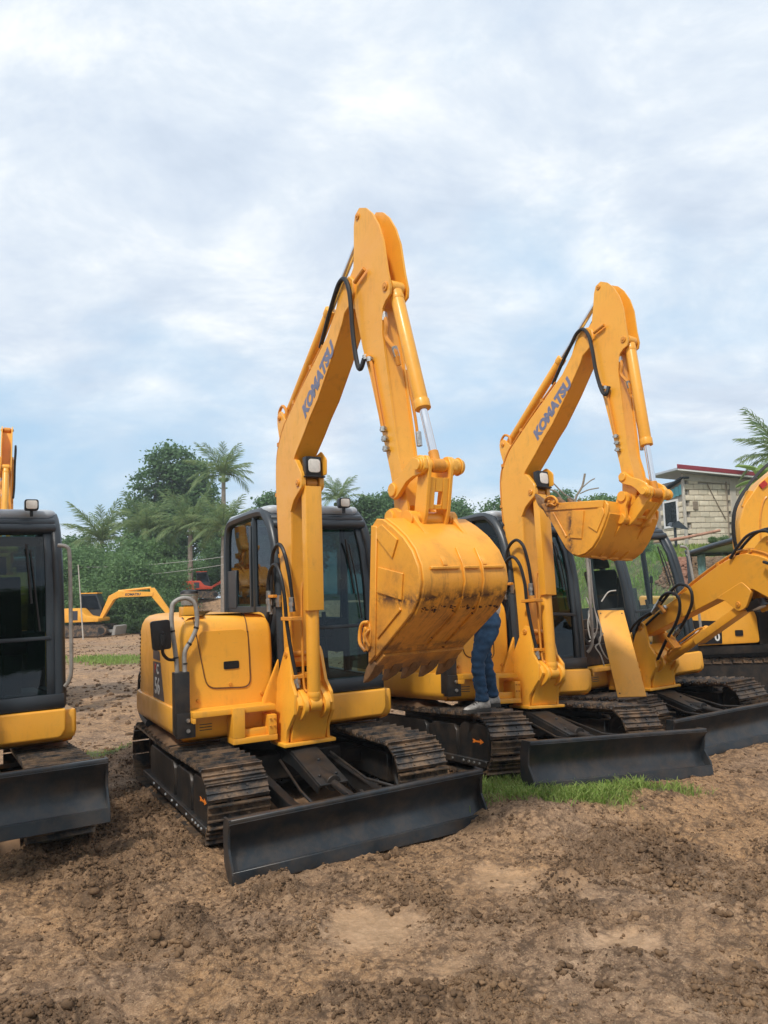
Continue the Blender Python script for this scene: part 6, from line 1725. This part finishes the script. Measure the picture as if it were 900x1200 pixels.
def frond_mesh(seed, droop):
    g = np.random.default_rng(seed); m = MB(); n = 14; P = []
    for i in range(n+1):
        t = i/n; P.append(Vector((t*(1-0.22*droop*t), 0, 0.30*t-(0.12+0.62*droop)*t*t)))
    m.tube(P, 0.012, 5, 0, True, [0.014*(1-0.85*i/n) for i in range(n+1)])
    bm_ = m.bm; PP = spline(P, 2)
    for i in range(3, len(PP)-1):
        t = i/(len(PP)-1); tg = (PP[min(i+1, len(PP)-1)]-PP[i-1]).normalized(); L = 0.36*math.sin(PI*(0.16+0.80*t))**0.8*(0.7+0.5*g.random())
        for s in (-1, 1):
            side = Vector((0, s, 0)); d = (side*0.6+tg*(0.65+0.4*t)+Vector((0, 0, 0.12-0.30*g.random()))).normalized(); b = PP[i]+tg*0.012*g.normal(); mid = b+d*L*0.5; e = mid+(d+Vector((0, 0, -0.55-0.5*g.random()))).normalized()*L*0.55; w = tg*0.0125
            v = [bm_.verts.new(q) for q in (b-w, b+w, mid+w, mid-w, e)]
            bm_.faces.new(v[:4]); bm_.faces.new((v[3], v[2], v[4]))
    return m.mesh('frond', 'leaf_palm')
for i in range(4):
    CACHE['frond%d' % i] = frond_mesh(40+i, (0.12, 0.42, 0.85, 0.65)[i])
def palm(label, loc, h, R, nf, seed, lean=(0, 0), group='coconut palms', r0=0.17):
    g = random.Random(seed); r = thing('coconut_palm', label, 'palm tree', Matrix.Translation(loc), group)
    top = Vector((lean[0], lean[1], h)); m = MB(); P = spline([(0, 0, -0.3), (lean[0]*0.2, lean[1]*0.2, h*0.35), (lean[0]*0.6, lean[1]*0.6, h*0.7), top], 5)
    m.tube(P, r0, 9, 0, True, [r0*(1.15-0.45*i/(len(P)-1)) for i in range(len(P))]); link('trunk', m.mesh('trunk', 'bark_pale'), r)
    for k in range(nf):
        az = k*2.399+g.uniform(-.2, .2); t = k/nf; el = math.radians(78-92*t+g.uniform(-9, 9)); ty = 0 if t < 0.3 else (1 if t < 0.65 else 2+(k % 2))
        s = R*(0.8+0.3*g.random())*(0.8 if t < 0.15 else 1.0)
        link('frond', CACHE['frond%d' % ty], r, Matrix.Translation(top) @ Matrix.Rotation(az, 4, 'Z') @ Matrix.Rotation(-el*0.75, 4, 'Y') @ Matrix.Scale(s, 4))
    m = MB()
    for k in range(5):
        a_ = k*1.26; q = top+Vector((math.cos(a_)*0.22, math.sin(a_)*0.22, -0.28)); bmesh.ops.create_icosphere(m.bm, subdivisions=1, radius=0.14, matrix=Matrix.Translation(q))
    link('coconuts', m.mesh('coconuts', 'leaf_palm'), r); return r
palm('coconut palm furthest left, standing clear against the sky', (-18.4, 50, gz(-18.4, 50)), 5.6, 3.0, 24, 51)
palm('coconut palm with a bushy crown in front of the tall broadleaf tree', (-14.9, 48, gz(-14.9, 48)), 5.0, 2.7, 28, 52)
palm('tallest coconut palm, right of the broadleaf tree', (-10.05, 48, gz(-10, 48)), 7.7, 2.6, 26, 53)
palm('coconut palm just below the tallest palm, near the dark cab', (-9.35, 44.5, gz(-9.35, 44.5)), 5.6, 2.6, 26, 54)
palm('low coconut palm in the gap between the two palm groups', (-11.9, 47, gz(-11.9, 47)), 4.3, 2.9, 26, 55)
palm('coconut palm showing only its crown above the cab roof', (-3.1, 52, gz(-3.1, 52)), 6.4, 2.3, 22, 56)
palm('coconut palm hanging over the right end of the red roof', (14.2, 27.2, gz(14.2, 27.2)), 3.0, 2.05, 24, 57, (-0.2, -0.6))
# banana plant
bn = thing('banana_plant', 'banana plant with broad bright green leaves by the house', 'plant', Matrix.Translation((12.75, 25.0, gz(12.75, 25.0))))
m = MB(); m.tube([(0, 0, -0.2), (0.03, 0, 0.9), (-0.05, 0, 1.9)], 0.12, 9, 3); link('stem', m.mesh('stem', 'leaf_banana'), bn)
def banana_leaf():
    m = MB(); n = 10; R = []
    for i in range(n+1):
        t = i/n; c = Vector((t*0.85, 0, 0.75*t-0.85*t*t)); w = 0.17*math.sin(PI*(0.06+0.93*t))**0.6
        R.append([m.bm.verts.new(c+Vector((0, s*w, (0.03 if s == 0 else -0.03*abs(s)) ))) for s in (-1, -0.5, 0, 0.5, 1)])
    for i in range(n):
        for j in range(4): m.bm.faces.new((R[i][j], R[i][j+1], R[i+1][j+1], R[i+1][j]))
    return m.mesh('leaf', 'leaf_banana')
bl0 = banana_leaf()
for k, (az, el, s) in enumerate(((3.0, 50, 1.7), (3.9, 35, 1.7), (2.2, 25, 1.5), (4.8, 45, 1.6), (5.7, 20, 1.5), (0.6, 35, 1.6), (3.4, 8, 1.5), (1.5, 60, 1.6))):
    link('leaf', bl0, bn, Matrix.Translation((-0.05, 0, 1.85)) @ Matrix.Rotation(az, 4, 'Z') @ Matrix.Rotation(-math.radians(el), 4, 'Y') @ Matrix.Scale(s, 4))
# bushes and background trees
bush_blobs = []
for i in range(4):
    g = random.Random(60+i); B_ = [(g.uniform(-1, 1)*1.1, g.uniform(-0.8, 0.8), g.uniform(0.5, 1.9), g.uniform(0.5, 0.9), g.uniform(0.5, 0.8), g.uniform(0.4, 0.7)) for _ in range(11)]
    CACHE['bush%d' % i] = leaves('foliage', B_, 15000, 0.095, 'leaf_bush', 61+i, 0.4); CACHE['bushw%d' % i] = limbs('stems', [(0, 0, -0.2), (0.05, 0, 0.5), (0, 0, 1.2)], B_, 0.06, 61+i)
    B_ = [(g.uniform(-1, 1)*1.8, g.uniform(-1.2, 1.2), g.uniform(2.2, 6.3), g.uniform(0.8, 1.4), g.uniform(0.8, 1.2), g.uniform(0.6, 1.0)) for _ in range(12)]
    CACHE['tr%d' % i] = leaves('crown', B_, 15000, 0.19, 'leaf_broad', 71+i, 0.3); CACHE['trw%d' % i] = limbs('trunk', [(0, 0, -0.3), (0.1, 0, 2), (0, 0.1, 4), (0, 0, 5.5)], B_, 0.16, 71+i)
def shrub(kind, i, x, y, s, label, group, rz):
    k = ('bush', 'bushw') if kind == 'shrub' else ('tr', 'trw')
    r = thing('shrub' if kind == 'shrub' else 'broadleaf_tree', label, 'shrub' if kind == 'shrub' else 'tree', Matrix.Translation((x, y, gz(x, y)-0.05)) @ Matrix.Rotation(rz, 4, 'Z') @ Matrix.Scale(s, 4), group)
    link('stems' if kind == 'shrub' else 'trunk', CACHE[k[1]+str(i % 4)], r); link('foliage' if kind == 'shrub' else 'crown', CACHE[k[0]+str(i % 4)], r); return r
g = random.Random(9)
ORD = 'first second third fourth fifth sixth seventh eighth ninth tenth eleventh twelfth thirteenth fourteenth fifteenth sixteenth seventeenth eighteenth nineteenth twentieth'.split()
THK = ['far green shrub at x %s of the thicket' % i for i in range(20)]
BL = 'dense green shrub in the thicket behind the small yellow excavator'
def orders(T, n):
    xs = sorted(range(len(T)), key=lambda i: T[i][0]/1.0); return {i: ORD[k] for k, i in enumerate(xs)}
TT = ((60, 43, 2.0), (82, 43.5, 2.1), (97, 44.5, 2.2), (112, 43.2, 1.8), (126, 43.5, 1.75), (140, 43, 1.7), (154, 43.2, 1.75), (168, 43, 1.5), (180, 42.6, 1.35), (189, 42.2, 1.15), (118, 46.5, 2.0), (148, 46.5, 1.9), (172, 46, 1.6), (136, 41, 1.1), (152, 40.8, 1.1), (170, 40.6, 1.0), (185, 40.4, 0.9), (100, 41.8, 1.5), (196, 41.4, 0.8))
od = orders(TT, 0)
THK = ['%s shrub of the thicket behind the small yellow excavator, %s from the left' % (('low front' if TT[i][1] < 41.1 else ('tall rear' if TT[i][1] > 45 else 'rounded')), od[i]) for i in range(len(TT))]
for i, (px, yy, s) in enumerate(TT):
    x = (px-450)/902.8*yy; shrub('shrub', i, x, yy, s, THK[i], 'shrubs of the thicket', g.uniform(0, 6))
for i, (px, yy, s) in enumerate(((222, 55, 1.5), (243, 56, 1.4), (268, 51, 0.8), (284, 51, 1.7), (300, 50, 2.0), (318, 50, 2.2))):
    x = (px-450)/902.8*yy; shrub('shrub', i, x, yy, s, '%s shrub from the left on the embankment behind the orange red excavator' % ORD[i], 'shrubs on the embankment', g.uniform(0, 6))
TT2 = ((35, 57, 1.05), (70, 58, 1.0), (97, 56, 0.95), (150, 60, 0.95), (285, 60, 1.0), (325, 58, 1.0), (358, 57, 1.0), (425, 55, 1.05), (452, 53, 1.06), (478, 54, 0.98), (505, 54, 1.02), (535, 52, 1.03), (560, 53, 1.05), (585, 52, 1.0), (615, 50, 1.0), (650, 50, 0.80), (690, 47, 0.60), (735, 47, 0.55), (940, 44, 0.9))
def tlabel(px):
    k = [q[0] for q in sorted(TT2)].index(px)
    where = 'behind the thicket' if px < 200 else ('behind the front cab' if px < 400 else ('above the roof beside the front bucket' if px < 600 else ('behind the second excavator' if px < 800 else 'behind the house')))
    return 'tree %s, %s from the left in the far line' % (where, ORD[k])
for i, (px, yy, s) in enumerate(TT2):
    x = (px-450)/902.8*yy; shrub('tree', i, x, yy, s, tlabel(px), 'trees of the far tree line', g.uniform(0, 6))
for i, (x, yy, s) in enumerate(((-16, -16, 1.7), (-9, -19, 1.9), (-3, -16, 1.6), (3, -20, 2.0), (9, -16, 1.7), (15, -19, 1.9), (21, -15, 1.6), (-23, -13, 1.6))):
    shrub('tree', i, x, yy, s, 'tree across the yard, mirrored as a dark shape in the cab windows', 'trees mirrored in the cab windows', i*1.3)
# bare-limbed tree above the second bucket
bt = thing('bare_tree', 'half bare tree with dark crooked branches above the level bucket', 'tree', Matrix.Translation((11.3, 44, gz(11.3, 44)-0.2)))
m = MB(); zb = 8.1-gz(11.3, 44)
for pts, r_ in (([(0, 0, -0.3), (0.1, 0, 2), (-0.1, 0, zb-2.2)], 0.14), ([(-0.1, 0, zb-2.4), (-0.3, 0, zb-1.2), (0.15, 0, zb-0.4), (0.35, 0, zb+0.35)], 0.06), ([(-0.1, 0, zb-2.2), (-0.9, 0, zb-1.4), (-1.3, 0, zb-0.7), (-1.9, 0, zb-0.45)], 0.05), ([(-0.3, 0, zb-1.2), (-0.9, 0, zb-0.8), (-1.5, 0, zb-0.15)], 0.04), ([(0.1, 0, zb-0.5), (0.6, 0, zb-0.1), (0.9, 0, zb+0.05)], 0.035), ([(0.0, 0, zb-0.8), (0.5, 0, zb-0.6), (1.1, 0, zb-0.5)], 0.035)):
    m.tube(pts, r_, 6, 3, True)
link('branches', m.mesh('branches', 'timber'), bt)
link('foliage', leaves('foliage', [(-0.9, 0, zb-1.9, 1.0, 0.8, 0.4), (0.9, 0, zb-1.5, 1.1, 0.8, 0.45), (0, 0, zb-2.6, 1.5, 1, 0.6), (1.8, 0, zb-2.2, 0.9, 0.8, 0.4), (0.3, 0, zb-3.8, 2.0, 1, 0.8)], 4200, 0.24, 'leaf_bush', 99), bt)
# weeds at the foot of the house
for i, (x, y, s) in enumerate(((12.05, 27.2, 0.22), (12.6, 27.1, 0.25), (13.1, 27.0, 0.28), (11.6, 27.0, 0.18), (8.2, 24.5, 0.3), (13.3, 23.5, 0.45))):
    shrub('shrub', i, x, y, s, '%s weed clump from the left around the block house' % ORD[(3, 4, 5, 1, 0, 2)[i]], 'weed clumps by the house', g.uniform(0, 6))

# ================================================================== block house on the bank
HO = Vector((11.0, 28.0, 2.93)); e1 = Vector((1, 0.25, 0)).normalized(); e2 = Vector((-0.25, 1, 0)).normalized()
house = thing('block_house', 'unfinished house of pale concrete blocks with a red edged roof on the bank', 'house', frame(HO, e1*1.04, e2, (0, 0, 1.07)))
def hm(m, name, mat, par=house, **k): return link(name, m.mesh(name, mat), par, **k)
m = MB(); m.box((0.06, 0.06, -1.0), (4.6, 0.16, 2.62)); m.box((0.06, 0.06, -1.0), (0.16, 1.6, 2.5)); m.box((4.5, 0.06, -0.6), (4.6, 4, 2.4)); m.box((0.06, 3.9, -0.6), (4.6, 4, 2.3)); wall = hm(m, 'wall', 'mortar')
blk = {}
for i in range(6):
    g2 = random.Random(i); m = MB(); w = 0.372; m.box((0.006, 0.0, 0.006), (w, 0.12, 0.176)); m.bevel(0.010, 2)
    for v in m.bm.verts: v.co += Vector((g2.uniform(-.003, .003), g2.uniform(-.004, .004), g2.uniform(-.003, .003)))
    blk[i] = m.mesh('block', 'block' if i % 2 else 'block_b')
g2 = random.Random(77)
def inr(x, z, R): return any(a-0.02 < x+0.19 < b+0.02 and c-0.02 < z+0.09 < d+0.02 for a, b, c, d in R)
for r in range(16):
    z = -0.53+r*0.190
    for k in range(13):
        x = 0.02-(0.19 if r % 2 else 0)+k*0.385
        if x < -0.05 or x > 4.25 or inr(x, z, [(1.86, 2.10, -1, 3), (2.50, 2.95, 1.20, 1.82), (2.40, 3.0, -1, 1.15)]): continue
        if z+0.18 > 2.52-0.06*x: continue
        link('block', blk[g2.randrange(6)], house, Matrix.Translation((x, g2.uniform(-0.008, 0.006), z)) @ Matrix.Rotation(g2.uniform(-.008, .008), 4, 'Y'))
for r in range(14):
    z = -0.53+r*0.190
    for k in range(4):
        y = 0.01-(0.19 if r % 2 else 0)+k*0.385
        if y < -0.05 or y > 1.35 or inr(y, z, [(0.45, 1.25, 0.95, 1.75)]): continue
        if z > 1.75: continue
        link('block', blk[g2.randrange(6)], house, Matrix.Translation((0.12, y, z)) @ Matrix.Rotation(PI/2, 4, 'Z') @ Matrix.Translation((0, 0.0, 0)))
m = MB(); m.prism([(-0.02, 2.45), (4.62, 2.12), (4.62, 2.36), (-0.02, 2.69)], -0.02, 0.10); m.bevel(0.008, 1); hm(m, 'lintel_band', 'concrete')
for x0, x1, nm in ((1.86, 2.10, 'pilaster'), (-0.05, 0.02, 'corner_post')):
    m = MB(); m.box((x0, -0.045, -0.9), (x1, 0.08, 2.50)); m.bevel(0.01, 1); hm(m, nm, 'concrete')
m = MB(); m.prism([(-0.4, 2.74), (4.9, 2.32), (4.9, 2.40), (-0.4, 2.83)], -0.62, -0.56); m.bevel(0.006, 1); rf0 = m
m = MB(); m.prism([(-0.42, 2.755), (4.9, 2.36), (4.9, 2.43), (-0.42, 2.835)], -0.36, 1.5); m.bevel(0.006, 1); roof = hm(m, 'roof', 'roof_grey')
m = MB(); m.prism([(-0.46, 2.79), (4.95, 2.395), (4.95, 2.545), (-0.46, 2.94)], -0.395, -0.362); m.bevel(0.006, 1); hm(m, 'roof_fascia', 'roof_red', roof)
rf0.bm.free()
m = MB(); m.prism([(-0.44, 2.735), (4.93, 2.34), (4.93, 2.394), (-0.44, 2.789)], -0.385, -0.361); hm(m, 'roof_trim', 'white_trim', roof)
# side wall: teal gable boards, lower roof edge, window
m = MB()
for k in range(6):
    y0 = 0.05+k*0.26; zt = 2.40-0.30*(y0+0.26)/1.6; m.box((0.0, y0, 1.98-0.03*k), (0.05, y0+0.25, zt-0.02))
m.bevel(0.004, 1); me_ = m.mesh('gable_boards', 'teal_board'); link('gable_boards', me_, house)
m = MB(); m.prism([(-0.1, 2.50), (1.9, 2.05), (1.9, 2.12), (-0.1, 2.57)], -0.30, 0.10, axis=0) if False else None
m.bm.free() if False else None
q = MB(); a_ = [Vector((-0.14, -0.08, 2.50)), Vector((0.2, -0.08, 2.50)), Vector((0.2, 1.8, 2.08)), Vector((-0.14, 1.8, 2.08))]; q.loft([a_, [v+Vector((0, 0, 0.06)) for v in a_]]); q.bevel(0.005, 1); hm(q, 'side_roof', 'charcoal')
m = MB(); m.box((-0.03, 0.42, 0.88), (0.04, 1.32, 0.95)); m.box((-0.03, 0.42, 1.78), (0.04, 1.32, 1.85)); m.box((-0.03, 0.42, 0.95), (0.04, 0.49, 1.78)); m.box((-0.03, 1.25, 0.95), (0.04, 1.32, 1.78)); wf = hm(m, 'window', 'white_trim')
m = MB(); m.box((-0.005, 0.49, 0.95), (0.01, 0.86, 1.78)); hm(m, 'pane', 'dark_void', wf); m = MB(); m.box((-0.005, 0.88, 0.95), (0.01, 1.25, 1.78)); hm(m, 'pane', 'dark_void', wf)
m = MB(); m.box((-0.02, 0.86, 0.95), (0.02, 0.88, 1.78)); hm(m, 'mullion', 'charcoal', wf)
m = MB(); m.box((2.46, -0.05, 1.20), (2.98, 0.02, 1.27)); m.box((2.46, -0.05, 1.76), (2.98, 0.02, 1.83)); m.box((2.46, -0.05, 1.27), (2.53, 0.02, 1.76)); m.box((2.91, -0.05, 1.27), (2.98, 0.02, 1.76)); wf = hm(m, 'window', 'white_trim')
m = MB(); m.box((2.53, -0.01, 1.27), (2.91, 0.01, 1.76)); hm(m, 'pane', 'dark_void', wf)
m = MB()
for k in range(9):
    m.cyl((2.44+0.065*k, -0.03, -0.2), (2.44+0.065*k, -0.03, 1.12), 0.035, n=8)
hm(m, 'metal_sheet', 'rail_grey')
m = MB(); m.tube([(1.72, -0.04, 2.4), (1.70, -0.05, 1.4), (1.66, -0.04, 0.0)], 0.025, 6, 3); hm(m, 'downpipe', 'timber')
m = MB(); m.tube([(0.95, -0.02, 2.35), (1.0, -0.03, 2.2), (1.35, -0.02, 1.55), (1.60, -0.03, 1.1)], 0.018, 6, 3); hm(m, 'hanging_cable', 'timber')
m = MB(); m.box((0.32, -0.03, 1.42), (0.52, 0.02, 1.72)); m.bevel(0.01, 1); hm(m, 'wall_patch', 'timber')
for x in (2.25, 2.32):
    m = MB(); m.cyl((x, -0.25, -0.3), (x+0.02, -0.06, 1.3), 0.03, n=7); m_ = m.mesh('leaning_pole', 'timber'); link('leaning_pole', m_, None, frame(HO, e1, e2, (0, 0, 1)), label='%s timber pole leaning on the block wall by the small window' % ('left' if x < 2.3 else 'right'), category='pole', group='poles leaning on the house')
pp = thing('long_pipe', 'long rust red pipe lying along the foot of the block house', 'pipe', None, None, (lambda m: m.mesh('long_pipe', 'pipe_rust'))(MB().tube([(9.0, 26.2, gz(9.0, 26.2)+0.25), (10.2, 26.4, gz(10.2, 26.4)+0.38), (11.6, 26.6, gz(11.6, 26.6)+0.62)], 0.05, 8, 3)))
m = MB(); m.loft([[Vector((9.85, 26.4, 3.72)), Vector((10.55, 26.6, 3.62)), Vector((10.45, 27.1, 3.74)), Vector((9.9, 26.9, 3.84))], [Vector((9.9, 26.42, 3.86)), Vector((10.2, 26.6, 3.95)), Vector((10.2, 26.9, 3.92)), Vector((9.95, 26.8, 3.92))]]); m.cyl((10.05, 26.6, 2.6), (10.05, 26.6, 3.75), 0.05, n=8)
thing('covered_post', 'post topped with a dark rag beside the block house', 'post', None, None, m.mesh('covered_post', 'charcoal'))
# ================================================================== pole and wires at the far left
z0 = gz(-13.9, 37)
m = MB(); m.cyl((-14.05, 36, z0-0.3), (-14.35, 36, 3.45), 0.035, 0.025, n=8); thing('thin_pole', 'thin pale pole leaning beside the small yellow excavator', 'pole', None, None, m.mesh('thin_pole', 'concrete'))
for a_, b_, lb in (((-20, 43.0, 3.7), (-5.5, 41.0, 4.25), 'upper thin wire crossing in front of the palms'), ((-20, 43.0, 3.0), (-5.5, 41.0, 3.9), 'lower thin wire crossing in front of the palms')):
    A_, B2 = Vector(a_), Vector(b_); m = MB(); m.tube([A_.lerp(B2, t)+Vector((0, 0, -0.35*math.sin(PI*t))) for t in np.linspace(0, 1, 12)], 0.014, 5); thing('overhead_wire', lb, 'wire', None, None, m.mesh('overhead_wire', 'rail_grey'))

# ================================================================== the humid air between the yard and the far trees
m = MB(); m.box((-185, -60, -2.2), (185, 262, 19.0)); hz = m.mesh('haze', 'clod'); hz.materials.clear()
hmat = bpy.data.materials.new('humid_air'); hmat.use_nodes = True; ht = hmat.node_tree; ht.nodes.clear()
pv = ht.nodes.new('ShaderNodeVolumePrincipled'); pv.inputs['Color'].default_value = (0.86, 0.93, 1.0, 1); pv.inputs['Density'].default_value = 0.0011; pv.inputs['Anisotropy'].default_value = 0.2
ho = ht.nodes.new('ShaderNodeOutputMaterial'); ht.links.new(pv.outputs[0], ho.inputs['Volume']); hz.materials.append(hmat)
link('haze', hz, None, None, kind='stuff')
